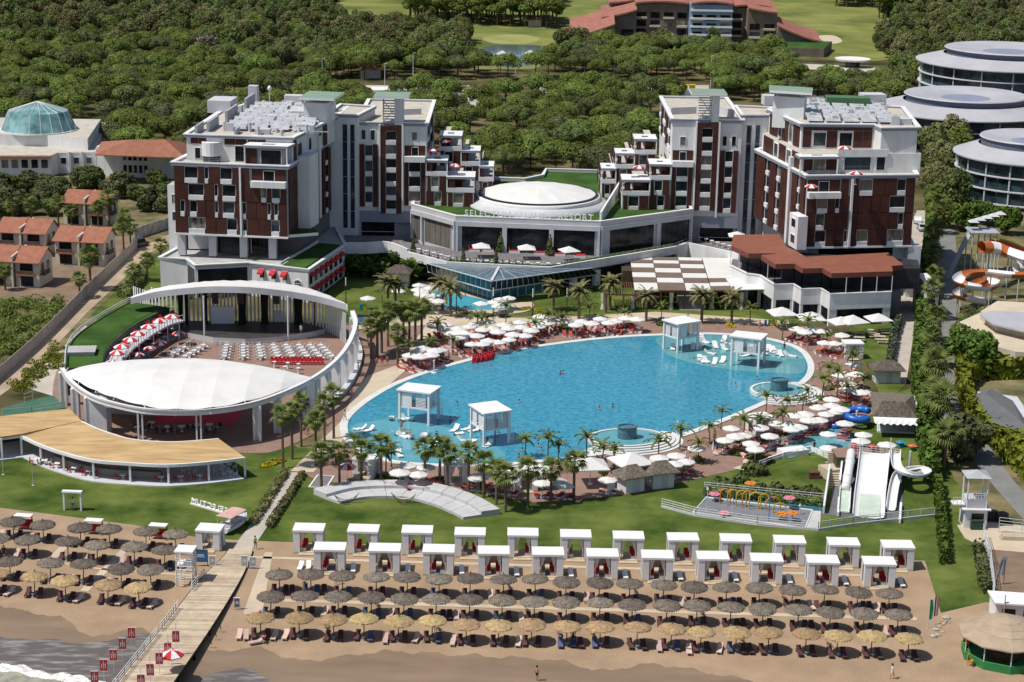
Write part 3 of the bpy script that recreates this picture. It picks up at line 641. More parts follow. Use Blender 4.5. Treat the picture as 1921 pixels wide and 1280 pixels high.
for q0, q1, za, zb_ in ((L1[4], L1[0], 24.6, 28.2), (L2[6], L2[0], 28.4, 32.7)):
 for t0, t1 in ((.05, .3), (.45, .62), (.78, .96)): panelrun(RHt, q0, q1, t0, t1, za, zb_, .15)
 for t0, t1 in ((.33, .42), (.65, .75)): window(RHt, q0, q1, t0, t1, za + .5, zb_ - .5, .06)
window(RHt, L1[0], L1[1], .36, .58, 25.0, 27.6, mull=4); window(RHt, L1[0], L1[1], .63, .7, 25.0, 27.6)
panelrun(RHt, L1[0], L1[1], .02, .3, 24.8, 27.4, .12); window(RHt, L1[0], L1[1], .1, .2, 25, 27.3, .16)
mb = MB(); slabbox(mb, L1[0], L1[1], .30, .72, 27.7, 29.2, 0, .3); mb.build('terrace_parapet', wallw, RHt)
for t0, t1 in ((.02, .14), (.35, .5), (.72, .98)): panelrun(RHt, L2[0], L2[1], t0, t1, 28.6, 32, .1)
panelrun(RHt, L2[0], L2[1], .02, .98, 32, 32.8, .12)
window(RHt, L2[0], L2[1], .17, .34, 29, 31.6, mull=3); window(RHt, L2[0], L2[1], .53, .7, 29, 31.6, mull=3); window(RHt, L2[2] + Vector((-.6, .2, 0)), L2[3], .08, .2, 28.8, 31.4)
pergola(RHt, [V2(55.6, 361.2), V2(63.5, 362.2), V2(63.2, 366), V2(55.2, 365)], 27.7, zb=24.6)
mb = MB(); railing(mb, [(57, 359.6, 24.9), (78.5, 362.8, 24.9)], .9, 2, .02, 0, 1); mb.build('glass_balustrade', steel, RHt)
mb = MB()
for i in range(5):
 for j in range(5):
  x = 58.6 + j * 3.6 + i * .2; y = 373 + i * 5.2
  mb.add([(x, y, 33.5), (x + 3.1, y, 33.5), (x + 3.1, y + 3.9, 34.6), (x, y + 3.9, 34.6)], [(0, 1, 2, 3)], 0)
  mb.bar((x, y + 3.8, 33), (x, y + 3.8, 34.6), .08, .08, 1); mb.cyl(x + 1.5, y + 4.3, 34.1, 34.8, .33, .33, 8, 1)
mb.build('solar_collectors', [solar, steel], RHt, kind='stuff')
RVENT.build('roof_vents', greyl, RHt, kind='stuff')
mb = MB(); mb.box((70, 394, 33), (9, 4, 2.6), rad(-3)); mb.build('green_plant_box', mat('green_sheet', (.07, .16, .07), .6, .1, .6), RHt)
prismpart(RHt, 'lift_housing', [V2(52.4, 380), V2(58.4, 377.5), V2(59.5, 381.5), V2(53.5, 384)], 31, 37.4, wallw)
prismpart(RHt, 'green_canopy', [V2(51.4, 379), V2(59.6, 376), V2(61, 384), V2(52.4, 387)], 38.2, 38.7, white, mat('canopy_green_glass', (.22, .31, .22)))
for (x, y, sx, sy, z1) in ((76, 398, 5, 4, 35.8), (55, 399, 4.5, 3, 35), (78, 374, 3, 2, 34.2), (62, 399.5, 8, .4, 34.6)):
 mb = MB(); mb.box((x, y, 33), (sx, sy, z1 - 33), rad(6)); mb.build('roof_screen', greyl, RHt)
for (x, y) in ((52.8, 380.5), (58, 378.2), (59.2, 382)):
 mb = MB(); mb.box((x, y, 37.4), (.3, .3, .8)); mb.build('canopy_post', greyw, RHt)
prismpart(RHt, 'ground_floor', [V2(58.5, 363), V2(80, 364.6), V2(83, 396), V2(53, 390)], 0, 10.6, greyl)
window(RHt, V2(58.5, 363), V2(80, 364.6), .1, .8, 8, 10, .06, 'shopfront_glass', mull=6)
mb = MB(); mb.box((79.6, 363.6, 0), (2.6, 2.2, 10.5), rad(6)); mb.build('pillar', wallw, RHt)
# ---------------------------------------------------------------- domed hall with planted roof and terrace
HT = thing('domed_hall', 'low grey hall with a white round dome on its grass roof', 'hall', (3, 385, 0))
h0, h1, h2, h3 = V2(-21.5, 387.2), V2(-11.9, 375.8), V2(17.6, 372.8), V2(37.4, 387)
back = [V2(37.4, 400), V2(24, 405), V2(22, 431), V2(7.3, 432), V2(6.4, 424), V2(2.3, 419), V2(-6.8, 420), V2(-21.5, 415)]
poly = [h0, h1, h2, h3] + back
prismpart(HT, 'wall', poly, 0, 11.2, greyl, turf)
prismpart(HT, 'turf_roof', poly, 11.2, 11.6, turf)
mb = MB(); mb.band(poly, -.35, .3, 10.2, 12.2, 0, True); mb.band(poly, -.4, .36, 12.2, 12.36, 1, True); mb.build('parapet', [greyl, white], HT)
mb = MB(); mb.bar((17.6, 373.4, 12.7), (23.4, 404, 14), .4, 2.6); mb.build('dividing_wall', white, HT)
for (a, b, ww) in ((h0, h1, ((.03, .2), (.3, .9))), (h1, h2, ((.04, .325), (.355, .65), (.68, .965))), (h2, h3, ((.1, .58), (.66, .98)))):
 mb = MB(); slabbox(mb, a, b, 0, 1, 10.25, 11.2, 0, .6);
 for t in [0] + [(ww[i][1] + ww[i + 1][0]) / 2 for i in range(len(ww) - 1)] + [1]:
  slabbox(mb, a, b, max(0, t - .016), min(1, t + .016), 4.9, 10.25, 0, .6)
 mb.build('portal_frame', greyl, HT)
 for t0, t1 in ww: window(HT, a, b, t0, t1, 5.1, 10.15, .08, 'window', True, 5)
dc = P(1010, 378, 12.4); dc = Vector((dc.x, dc.y + 1.5, 0))
mb = MB(); mb.lathe([(15.2, 11.6), (15.2, 12.0), (13.4, 12.9), (13.2, 13.0)], 64, dc); mb.build('dome_skirt', greyl, HT, smooth=True)
mb = MB(); mb.lathe([(13.1, 12.6), (13.3, 13.6), (12.9, 13.7)], 64, dc); mb.build('dome_ring', white, HT, smooth=True)
mb = MB(); mb.lathe([(12.75, 13.6), (12.75, 13.95), (12.2, 14.0)], 64, dc); mb.build('dome_gutter', dark, HT)
for k in range(16):
 mb = MB(); V = []; F = []
 for i in range(7):
  r = 12.4 * (1 - i / 6); z = 13.95 + 1.75 * (1 - (r / 12.4) ** 2)
  for j in range(5):
   a = 2 * math.pi * (k + j / 4) / 16; V.append((dc.x + r * math.cos(a), dc.y + r * math.sin(a), z - .12 * (r / 12.4) * math.sin(math.pi * j / 4)))
 mb.add(V, [(i * 5 + j, i * 5 + j + 1, i * 5 + j + 6, i * 5 + j + 5) for i in range(6) for j in range(4)])
 mb.build('dome_panel', whiteroof, HT, smooth=True)
# letters on the parapet
def glyph(ch, size, depth, name='letter'):
 cu = bpy.data.curves.new(name, 'FONT'); cu.body = ch; cu.size = size; cu.extrude = depth / 2; cu.resolution_u = 3
 o = bpy.data.objects.new('tmp', cu); COL.objects.link(o); bpy.context.view_layer.update()
 me = bpy.data.meshes.new_from_object(o.evaluated_get(bpy.context.evaluated_depsgraph_get())); wdt = o.dimensions.x
 bpy.data.objects.remove(o); bpy.data.curves.remove(cu); me.name = name
 return me, wdt
def lettering(par, text, a, b, z, size, m, depth=.25, flip=False, name='letter'):
 """one mesh per character standing on the line a->b; flip shows the back of the sign"""
 cache = {}; tot = 0; adv = []
 for ch in text:
  if ch == ' ': adv.append(size * .45); tot += size * .45; continue
  if ch not in cache: cache[ch] = glyph(ch, size, depth, name)
  wdt = cache[ch][1]; adv.append(wdt + size * .16); tot += adv[-1]
 a = Vector((a[0], a[1], 0)); b = Vector((b[0], b[1], 0)); d = (b - a).normalized(); L = (b - a).length; k = L / tot; x = 0
 ang = math.atan2(d.y, d.x); off = ORIG[par.name]
 for ch, w_ in zip(text, adv):
  if ch != ' ':
   me = cache[ch][0]
   if not me.materials: me.materials.append(m)
   o = bpy.data.objects.new(name, me); COL.objects.link(o); o.parent = par
   p = a + d * (x * k); p.z = z
   o.matrix_local = Matrix.Translation(p - off) @ Matrix.Rotation(ang, 4, 'Z') @ Matrix.Rotation(math.pi / 2, 4, 'X') @ Matrix.Diagonal((k, 1, 1, 1))
  x += w_
LT = thing('roof_sign', 'white letters reading SELECTUM LUXURY RESORT along the grass roof edge', 'sign', (3, 374, 12.2))
lettering(LT, 'SELECTUM LUXURY RESORT', (-10.2, 375.6), (16.4, 372.9), 12.36, 1.75, mat('sign_white', (.85, .85, .84), .4, .02, 1))
# terrace
TT = thing('cafe_terrace', 'raised cafe terrace with a white parapet and planted edge, in front of the domed hall', 'terrace', (3, 365, 0))
tp = [V2(-21.4, 371.5), V2(-13.2, 363), V2(7.2, 360), V2(33.8, 381), V2(37.4, 387), h2 + Vector((0, .2, 0)), h1 + Vector((0, .2, 0)), V2(-24, 384)]
pav = mat('terrace_tiles', (.17, .16, .165), .7, .15, .5, coord='world')
prismpart(TT, 'floor', tp, 4.2, 5.0, wallw, pav)
fr = [tp[0], tp[1], tp[2], tp[3], tp[4]]
mb = MB(); mb.band(fr, 0, .5, 3.9, 5.6, 0); mb.build('parapet_wall', wallw, TT)
mb = MB(); mb.band([p + Vector((0, .4, 0)) for p in fr[1:4]], -1.0, -.1, 5.0, 5.62, 0); mb.build('planting_strip', turf, TT)
mb = MB(); railing(mb, [(p.x, p.y + .1, 5.5) for p in fr], .6, 1.6, .02, 0, 1); mb.build('balustrade', steel, TT)
for a, b in ((tp[0], tp[1]), (tp[1], tp[2]), (tp[2], tp[3])):
 window(TT, a + Vector((0, 1.2, 0)), b + Vector((0, 1.2, 0)), .02, .98, .2, 3.2, .1, 'ground_floor_glass', False, 8)
for t in (.18, .36, .62, .84):
 q = tp[2].lerp(tp[3], t); mb = MB(); mb.box((q.x, q.y + .6, 0), (1.3, 1.3, 3.3), rad(38)); mb.build('pillar', wallw, TT)
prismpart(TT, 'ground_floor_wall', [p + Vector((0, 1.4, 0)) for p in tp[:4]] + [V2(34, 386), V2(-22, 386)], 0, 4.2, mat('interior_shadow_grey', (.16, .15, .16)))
# bridge from the left block to the terrace, and to the right
mb = MB(); mb.band(spl([V2(-37.5, 377), V2(-31, 377.5), V2(-26, 378.5), V2(-21.4, 372)], 5), 0, .4, 3.6, 6.0, 0); mb.build('bridge_parapet', wallw, TT)
prismpart(TT, 'link_floor', [V2(-37.5, 377.2), V2(-31, 377.8), V2(-26, 378.8), V2(-21.4, 372.3), V2(-24, 389), V2(-36, 389)], 4.2, 4.9, wallw, pav)
mb = MB(); mb.band([V2(33.8, 381), V2(37, 384.6), V2(50, 372)], 0, .5, 2.6, 5.6, 0); mb.build('bridge_parapet', wallw, TT)
prismpart(TT, 'link_floor', [V2(33.8, 381.4), V2(37, 385), V2(50, 372.4), V2(52, 389), V2(37.4, 389)], 4.2, 4.95, wallw, pav)
prismpart(TT, 'turf_roof', [V2(36, 371.5), V2(43, 377), V2(50, 371.5), V2(43, 367)], 3.0, 3.5, greyw, turf)
# glass pyramid over the indoor pool
PY = thing('glass_pavilion', 'glass pavilion with a shallow glass pyramid roof below the cafe terrace', 'pavilion', (-4, 358, 0))
eL, eC, eR = P(803, 509, 2.8), P(920, 544.5, 2.8), P(1121, 514, 2.8)
tL, tC, tR = P(800, 494, 4.9), P(922, 528, 4.9), P(1111, 503, 4.9)
n1, n2 = perp(eL, eC), perp(eC, eR); mid = (n1 + n2).normalized()
l0 = V2(eL.x, eL.y) - n1 * 2.2; c0 = V2(eC.x, eC.y) - mid * 2.9; r0 = V2(eR.x, eR.y) - n2 * 2.2; ap = P(936, 502, 6.1)
def off(p, z, k=0): return Vector((p.x, p.y, z)) + (Vector((ap.x, ap.y, 0)) - Vector((p.x, p.y, 0))).normalized() * k
for a, b in ((l0, c0), (c0, r0)):
 nseg = 12
 for i in range(nseg):
  mb = MB(); slabbox(mb, a, b, i / nseg + .006, (i + 1) / nseg - .006, .1, 2.6, -.05, .05, 0); mb.build('glass_wall_pane', glasst, PY)
 mb = MB()
 for i in range(nseg + 1): slabbox(mb, a, b, i / nseg - .004, i / nseg + .004, 0, 2.7, -.08, .1, 0)
 mb.build('mullion_row', steel, PY)
 k = 13 if a is l0 else 20
 e0, e1, t0, t1 = (eL, eC, tL, tC) if a is l0 else (eC, eR, tC, tR)
 for i in range(k):
  u, v = (i + .05) / k, (i + .95) / k; mb = MB()
  q = [e0.lerp(e1, u), e0.lerp(e1, v), t0.lerp(t1, v), t0.lerp(t1, u)]
  mb.add(q + [p - Vector((0, 0, .12)) for p in q], [(0, 1, 2, 3), (7, 6, 5, 4), (0, 4, 5, 1), (1, 5, 6, 2), (2, 6, 7, 3), (3, 7, 4, 0)]); mb.build('eaves_panel', glassb, PY)
 mb = MB(); mb.bar(e0 - Vector((0, 0, .1)), e1 - Vector((0, 0, .1)), .25, .2); mb.bar(t0, t1, .2, .15)
 for i in range(k + 1): mb.bar(e0.lerp(e1, i / k), t0.lerp(t1, i / k), .12, .12)
 mb.build('eaves_frame', steel, PY)
T = Vector((ap.x, ap.y, 6.1)); pr = [tL, tC, tR]
mb = MB(); mb.add(pr + [T], [(0, 1, 3), (1, 2, 3)]); mb.build('glass_roof', mat('roof_glass', (.10, .15, .18), .12, .3, .4, spec=.6, coord='world'), PY)
mb = MB()
for i in range(1, 8):
 for a, b in ((pr[0], pr[1]), (pr[1], pr[2])):
  p = a.lerp(b, i / 8); q = p.lerp(T, .96 if i % 2 else .7); mb.bar(p + Vector((0, 0, .06)), q + Vector((0, 0, .06)), .08, .08)
mb.bar(pr[1] + Vector((0, 0, .1)), T + Vector((0, 0, .1)), .5, .2)
mb.build('roof_ribs', greyl, PY, kind='stuff')
# ---------------------------------------------------------------- chequered pergola and restaurant
PG = thing('chequered_pergola', 'low pergola roofed in a brown and white chequer, beside the brown-roofed restaurant', 'pergola', (38, 360, 0))
brownp = mat('brown_shade_cloth', (.16, .115, .09), .8, .1, .6)
def quadpx(c00, c10, c11, c01, u, v, z):
 x = (c00[0] * (1 - u) + c10[0] * u) * (1 - v) + (c01[0] * (1 - u) + c11[0] * u) * v
 y = (c00[1] * (1 - u) + c10[1] * u) * (1 - v) + (c01[1] * (1 - u) + c11[1] * u) * v
 return P(x, y, z)
Qc = ((1181, 482), (1316, 484.5), (1335, 547), (1190, 545.5)); ZP = 4.0
vb = [0, .1, .2, .33, .47, .62, .77, 1]; ub = [0, .315, .67, 1]
for r in range(7):
 for c in range(3):
  mb = MB(); pts = [quadpx(*Qc, ub[c + i] + (.004 if i == 0 else -.004), vb[r + j] + (.006 if j == 0 else -.006), ZP) for i, j in ((0, 0), (1, 0), (1, 1), (0, 1))]
  mb.prism([(p.x, p.y) for p in pts], ZP, ZP + .14, 0); mb.build('shade_panel', whiteroof if (r + c) % 2 == 0 else brownp, PG)
Qd = ((1317, 484.5), (1372, 486), (1450, 544), (1336, 547))
for (u0, v0, u1, v1, mm) in ((0, 0, 1, .62, 0), (0, .63, .34, .74, 1), (.35, .63, 1, .99, 0), (0, .75, .34, .86, 0), (0, .87, .34, .99, 1)):
 mb = MB(); pts = [quadpx(*Qd, u, v, ZP) for u, v in ((u0, v0), (u1, v0), (u1, v1), (u0, v1))]
 mb.prism([(p.x, p.y) for p in pts], ZP, ZP + .14, 0); mb.build('shade_panel', brownp if mm else whiteroof, PG)
mb = MB()
fl = LP([(1190, 546), (1262, 546.5), (1335, 547.5), (1395, 545)], 3.8)
for a, b in zip(fl, fl[1:]): mb.bar(a, b, .3, .3)
for u in range(13):
 p = P(1135 + u * 4.4, 530, 3.7); q = P(1140 + u * 4.2, 553, 3.7); mb.bar(p, q, .12, .2)
mb.bar(P(1130, 531, 3.5), P(1190, 532, 3.5), .2, .25); mb.bar(P(1138, 552, 3.5), P(1192, 554, 3.5), .2, .25)
mb.build('timber_beams', woodp, PG, kind='stuff')
for x, y in ((1192, 546), (1240, 547), (1285, 547), (1333, 548), (1360, 546), (1394, 545), (1138, 552), (1170, 553), (1184, 486), (1316, 487), (1446, 544)):
 p = P(x, y, 3.7); mb = MB(); mb.box((p.x, p.y, 0), (.35, .35, 3.75)); mb.build('post', woodp, PG)
curt = mat('cream_curtain', (.55, .52, .46), .9, .1, 1)
for x in (1132, 1188, 1337, 1392, 1260):
 p = P(x, 548, 3.5); mb = MB(); mb.lathe([(.5, 0), (.25, 1.2), (.35, 1.5), (.5, 3.4)], 8, (p.x, p.y, .1)); mb.build('pergola_curtain', curt, PG)
prismpart(PG, 'bar_back_wall', [V2(22, 366), V2(50, 366), V2(50, 370), V2(22, 370)], 0, 3.6, mat('dark_timber', (.07, .045, .03), .8, .2, .6))
prismpart(PG, 'bar_counter', [V2(24, 355), V2(29, 354.6), V2(29, 357), V2(24, 357)], 0, 1.2, woodp)
mb = MB()
for i in range(12): mb.box((34.5, 349 + i * .75, .02), (4.5, .7, .12 + i * .16))
mb.build('steps', mat('pale_steps', (.42, .38, .33), .8, .1, .5), PG)
RT = thing('restaurant_building', 'white restaurant with stepped red-brown roofs and an open upper floor', 'restaurant', (62, 350, 0))
rp = [(1376, 441), (1462, 440), (1475, 463), (1495, 472), (1512, 482), (1666, 474), (1695, 497), (1673, 499), (1675, 509), (1560, 513), (1543, 503), (1506, 504), (1491, 495), (1455, 496), (1428, 479), (1459, 476), (1404, 476), (1372, 461)]
ZR = 10.2
rw = LP(rp, ZR)
rusty = mat('rust_roof_boards', (.25, .092, .058), .7, .1, .5, coord='world', stripes=(3.2, .82, 'Y'))
pieces = [[0, 1, 2, 15, 16, 17], [15, 2, 3, 4, 11, 12, 13, 14], [4, 5, 6, 7, 8, 9, 10, 11]]
for k, ids in enumerate(pieces):
 mb = MB(); mb.prism([(rw[i].x, rw[i].y) for i in ids], ZR - .95, ZR + .02 * (2 - k), 1, 0); mb.build('brown_roof', [rusty, mat('rust_fascia', (.17, .055, .038), .7, .1, .6)], RT)
def inset(pts, k):
 c = sum((Vector(p) for p in pts), Vector()) / len(pts); return [Vector(p) + (c - Vector(p)).normalized() * k for p in pts]
front = [rw[i] for i in (17, 16, 14, 13, 12, 11, 10, 9, 8)]
body = [rw[i] for i in (0, 17, 16, 14, 13, 12, 11, 10, 9, 8, 7, 6, 5)]
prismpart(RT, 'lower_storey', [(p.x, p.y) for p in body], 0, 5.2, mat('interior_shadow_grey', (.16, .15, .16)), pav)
mb = MB(); mb.band(front, -.3, .12, 3.2, 6.2, 0); mb.build('parapet_wall', wallw, RT)
mb = MB(); mb.band(front, -.2, .3, 6.2, 6.35, 0); mb.build('parapet_cap', white, RT)
for a, b in zip(front, front[1:]):
 L = (b - a).length; k = max(1, round(L / 3.2))
 for i in range(k + 1):
  p = a.lerp(b, i / k); mb = MB(); mb.box((p.x, p.y, 6.3), (.14, .14, 3.0)); mb.build('slim_post', steel, RT)
 mb = MB(); slabbox(mb, a, b, 0, .12, 0, 3.2, -.5, .05); mb.build('pier', wallw, RT); mb = MB(); slabbox(mb, a, b, .88, 1, 0, 3.2, -.5, .05); mb.build('pier', wallw, RT)
 window(RT, a, b, .14, .86, .1, 3.1, -.3 + .32, 'ground_floor_glass', False, 4)
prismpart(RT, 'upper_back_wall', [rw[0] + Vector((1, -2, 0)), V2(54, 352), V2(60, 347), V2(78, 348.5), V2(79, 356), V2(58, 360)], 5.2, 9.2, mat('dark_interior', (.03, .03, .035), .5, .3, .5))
mb = MB(); mb.box((80.2, 352, 0), (2.4, 9, 6.4), rad(4)); mb.build('side_wall', wallw, RT)
# ---------------------------------------------------------------- open-air theatre
AT = thing('open_air_theatre', 'oval open-air theatre with a white colonnade, crescent stage roof and grass-topped stand', 'theatre', (-49, 300, 0))
ZB = 6.2
ringpx = [(117, 690), (135, 715), (165, 737), (200, 751), (262, 765), (320, 769), (372, 769), (430, 763), (482, 752), (530, 735), (575, 714), (612, 690), (640, 663), (658, 634), (666, 605), (660, 583)]
ring = spl(LP(ringpx, ZB), 5)
mb = MB(); mb.band(ring, -.3, .35, ZB - .75, ZB); mb.build('ring_beam', white, AT)
mb = MB(); mb.band(ring, .35, .48, ZB - .12, ZB + .12); mb.build('beam_cap', greyl, AT)
def ringat(px):                        # ring point under an image column, front half
 return min((p for p in ring), key=lambda p: abs(PJ(p)[0] - px) + (0 if p.y < 300 else 0))
for x in (264, 373):
 p = ringat(x)
 for dx in (-.32, .32):
  mb = MB(); mb.box((p.x + dx, p.y, 0), (.22, .3, ZB - .7)); mb.build('column', white, AT)
for i, x in enumerate((118, 138, 166, 482, 517)):
 p = ringat(x); mb = MB()
 for k in (-1, 1): mb.box((p.x + .42 * k, p.y - .1, 0), (.36, 1.1, ZB - .7), 0)
 mb.box((p.x, p.y - .1, 0), (.6, .5, ZB - .7)); mb.build('column', white, AT)
idx = [i for i, p in enumerate(ring) if PJ(p)[0] > 560]
L = 0; last = None
for i in idx:
 p = ring[i]
 if last is None or (p - last).length > 4.3:
  d = (ring[min(i + 1, len(ring) - 1)] - ring[i - 1]); a = math.atan2(d.y, d.x); mb = MB()
  for k in (-1, 1):
   q = p + Vector((math.cos(a), math.sin(a), 0)) * .5 * k; mb.box((q.x, q.y, 0), (.28, 1.3, ZB - .7), a)
  mb.build('column', white, AT, kind='stuff'); last = p
p = ringat(578); mb = MB(); mb.box((p.x, p.y + .6, 0), (2.6, .4, ZB - .4), rad(35)); mb.build('slatted_screen', white, AT)
p = ringat(170); mb = MB(); mb.box((p.x + 1.2, p.y + .6, 0), (2.6, 1.6, ZB - .6), rad(-15)); mb.build('service_kiosk', greyl, AT)
mb = MB(); base = [p for p in ring if PJ(p)[0] > 600]; mb.band(base, .3, 1.3, 0, .8); mb.build('planter_wall', greyl, AT)
# stage roof
lowpx = [(246, 571, 6.0), (300, 558, 7.4), (384, 550, 8.6), (450, 550, 8.9), (495, 553, 8.6), (553, 560, 7.8), (605, 570, 6.9), (652, 583, 6.0)]
uppx = [(244, 565, 6.2), (300, 542, 7.4), (384, 529, 8.0), (450, 527, 8.2), (500, 528.5, 8.1), (556, 536, 7.5), (605, 551, 6.9), (652, 581, 6.3)]
lo = spl([P(*q) for q in lowpx], 8); up = spl([P(*q) for q in uppx], 8)
up = [p + Vector((0, .35 * math.sin(i * math.pi / 4) ** 2, .12 * math.cos(i * math.pi / 2))) for i, p in enumerate(up)]
lt = [p + Vector((0, 0, 1.15)) for p in lo]; mid = [a.lerp(b, .5) + Vector((0, 0, .55 - .2 * math.cos(i * math.pi / 4) ** 2)) for i, (a, b) in enumerate(zip(lt, up))]
mb = MB(); mb.loft(lo, lt); mb.loft([p + Vector((0, .3, 0)) for p in lo], [p + Vector((0, .3, 0)) for p in lt]); mb.build('stage_roof_fascia', greyl, AT)
mb = MB(); mb.loft(lt, mid); mb.loft(mid, up); mb.build('stage_roof', whiteroof, AT, smooth=True)
mb = MB(); mb.loft(up, [p - Vector((0, 0, .5)) for p in up]); mb.loft([p + Vector((0, .3, .05)) for p in lo], [p - Vector((0, 0, .5)) for p in up]); mb.build('stage_roof_soffit', greyl, AT)
# louvred back wall: upright white slats
wallc = spl([P(250, 592, 0), P(300, 607, 0), P(380, 611, 0), P(450, 611, 0), P(520, 612, 0), P(580, 617, 0), P(625, 628, 0), P(650, 648, 0)], 30)
acc = 0; n = 0
for a, b in zip(wallc, wallc[1:]):
 acc += (b - a).length
 if acc > .62:
  acc = 0; n += 1; mb = MB(); d = b - a; mb.box((a.x, a.y, 0), (.34, .12, 6.6 if 8 < n < 62 else 5.7), math.atan2(d.y, d.x)); mb.build('back_wall_slat', white, AT)
black = mat('black_drape', (.012, .012, .015), .9, .2, 1)
for x, w_ in ((340, 1.0), (351, .7), (386, .9), (455, 1.6), (497, 1.5), (560, 1.7), (592, .6)):
 p = P(x, 618, 0); mb = MB(); mb.lathe([(w_ * .5, .9), (w_ * .42, 3), (w_ * .5, 7.4)], 8, (p.x, p.y, 0)); mb.build('black_drape', black, AT)
stage = LP([(300, 612), (340, 622), (400, 633), (460, 636), (520, 632), (590, 622), (610, 616), (570, 606), (450, 602), (350, 602)], 1.1)
prismpart(AT, 'stage_platform', [(p.x, p.y) for p in stage], 0, 1.1, greyl, mat('stage_floor', (.05, .045, .045), .5, .2, .6))
for x, yy in ((384, 640), (541, 640)):
 p = P(x, yy, 0); mb = MB(); mb.cyl(p.x, p.y, 0, 8.3, .16, .16, 8); mb.build('roof_post', white, AT)
for x in (405, 452, 519):
 p = P(x, 625, 0); mb = MB()
 for k in range(5): mb.box((p.x, p.y + .1 * k, 7.2 - k * .45), (1.1, .6, .4))
 mb.build('speaker_stack', dark, AT)
mb = MB(); railing(mb, spl(LP([(402, 650), (440, 652), (490, 652), (530, 648)], 0), 4), 1.0, 2.4, .03, 0, 1); mb.build('stage_railing', white, AT)
p = P(418, 618, 0); mb = MB(); mb.box((p.x, p.y, 1.1), (4.2, .2, 3.2), rad(4)); mb.build('stage_screen', white, AT)
p = P(522, 613, 0); mb = MB(); mb.box((p.x, p.y, 1.1), (1.6, .2, 2)); mb.build('stage_screen', white, AT)
# grass-topped stand and balcony
go = spl([P(x, y, 4.6) for x, y in ((244, 566), (201, 590), (150, 623), (127, 652), (122, 692))], 6)
gi = spl([P(x, y, 4.4) for x, y in ((318, 577), (258, 606), (223, 632), (199, 657), (192, 684))], 6)
mb = MB(); mb.loft(go, gi); mb.build('grass_roof', turf, AT)
mb = MB(); mb.loft(gi, [p - Vector((0, 0, 1.0)) for p in gi]); mb.build('grass_roof_edge', dark, AT)
mb = MB(); mb.loft(go, [Vector((p.x, p.y, 0)) for p in go]); mb.build('stand_wall', greyl, AT)
mb = MB(); mb.tube([p + Vector((0, 0, .8)) for p in go], .1); mb.tube([p + Vector((0, 0, .45)) for p in go], .07)
for p in go[::3]: mb.bar(p, p + Vector((0, 0, .8)), .1, .1)
mb.build('roof_railing', steel, AT)
mb = MB(); mb.tube([p + Vector((.05, 0, .5)) for p in gi], .06)
for p in gi[::4]: mb.bar(p, p + Vector((.5, -.3, -.2)), .1, .1)
mb.build('gutter_rail', dark, AT)
be = spl([P(x, y, 3.2) for x, y in ((230, 681), (246, 658), (265, 642), (293, 623), (319, 609), (344, 602))], 5)
bi = [Vector((p.x, p.y, 3.2)) for p in gi[3:]][:len(be)]
bi = spl([P(x, y, 3.2) for x, y in ((190, 690), (204, 664), (232, 636), (262, 612), (290, 594), (322, 584))], 5)
mb = MB(); mb.loft(be, bi); mb.loft([p - Vector((0, 0, .25)) for p in be], [p - Vector((0, 0, .25)) for p in bi]); mb.loft(be, [p - Vector((0, 0, .3)) for p in be]); mb.build('balcony_deck', greyl, AT)
mb = MB(); railing(mb, be, 1.05, .8, .045, 0, 1); mb.build('balcony_railing', white, AT)
for i in (4, 9, 14, 19, 23):
 mb = MB(); mb.cyl(be[i].x, be[i].y, 0, 3, .1, .1, 6); mb.build('balcony_post', white, AT)
mb = MB(); mb.loft([Vector((p.x, p.y, .12)) for p in be], [Vector((p.x, p.y, .12)) for p in bi]); mb.build('lower_floor', greyl, AT)
mb = MB(); railing(mb, LP([(321, 670), (340, 659), (365, 646)], .1), 1.0, .8, .045, 0, 1); mb.build('low_railing', white, AT)
# lens-shaped fabric roof in front, one sheet per bay
tb = spl([P(x, y, z) for x, y, z in ((121, 698, 6.1), (170, 684, 6.8), (250, 675, 7.2), (340, 672, 7.3), (420, 676, 7.2), (510, 690, 6.8), (586, 708, 6.2))], 6)
tf = spl([P(x, y, z) for x, y, z in ((121, 700, 6.1), (165, 725, 6.3), (215, 745, 6.4), (300, 765, 6.4), (395, 764, 6.4), (490, 744, 6.4), (586, 710, 6.2))], 6)
nb = len(tb) - 1; bays = 9
for k in range(bays):
 i0, i1 = round(k * nb / bays), round((k + 1) * nb / bays); mb = MB(); rows_ = []
 for i in range(i0, i1 + 1):
  u = (i - i0) / (i1 - i0); rows_.append([tb[i].lerp(tf[i], v / 8) + Vector((0, 0, 1.1 * math.sin(math.pi * v / 8) * (1 - abs(2 * i / nb - 1) ** 3) - .16 * math.sin(math.pi * u) * (.3 + .7 * v / 8))) for v in range(9)])
 for a, b in zip(rows_, rows_[1:]): mb.loft(a, b)
 mb.build('roof_sheet', whiteroof, AT, smooth=True)
mb = MB()
for k in range(bays + 1):
 i = round(k * nb / bays); mb.bar(tf[i], tf[i] + (ringat(PJ(tf[i])[0]) - tf[i]).normalized() * 1.2, .1, .1)
mb.build('sheet_tie', steel, AT, kind='stuff')
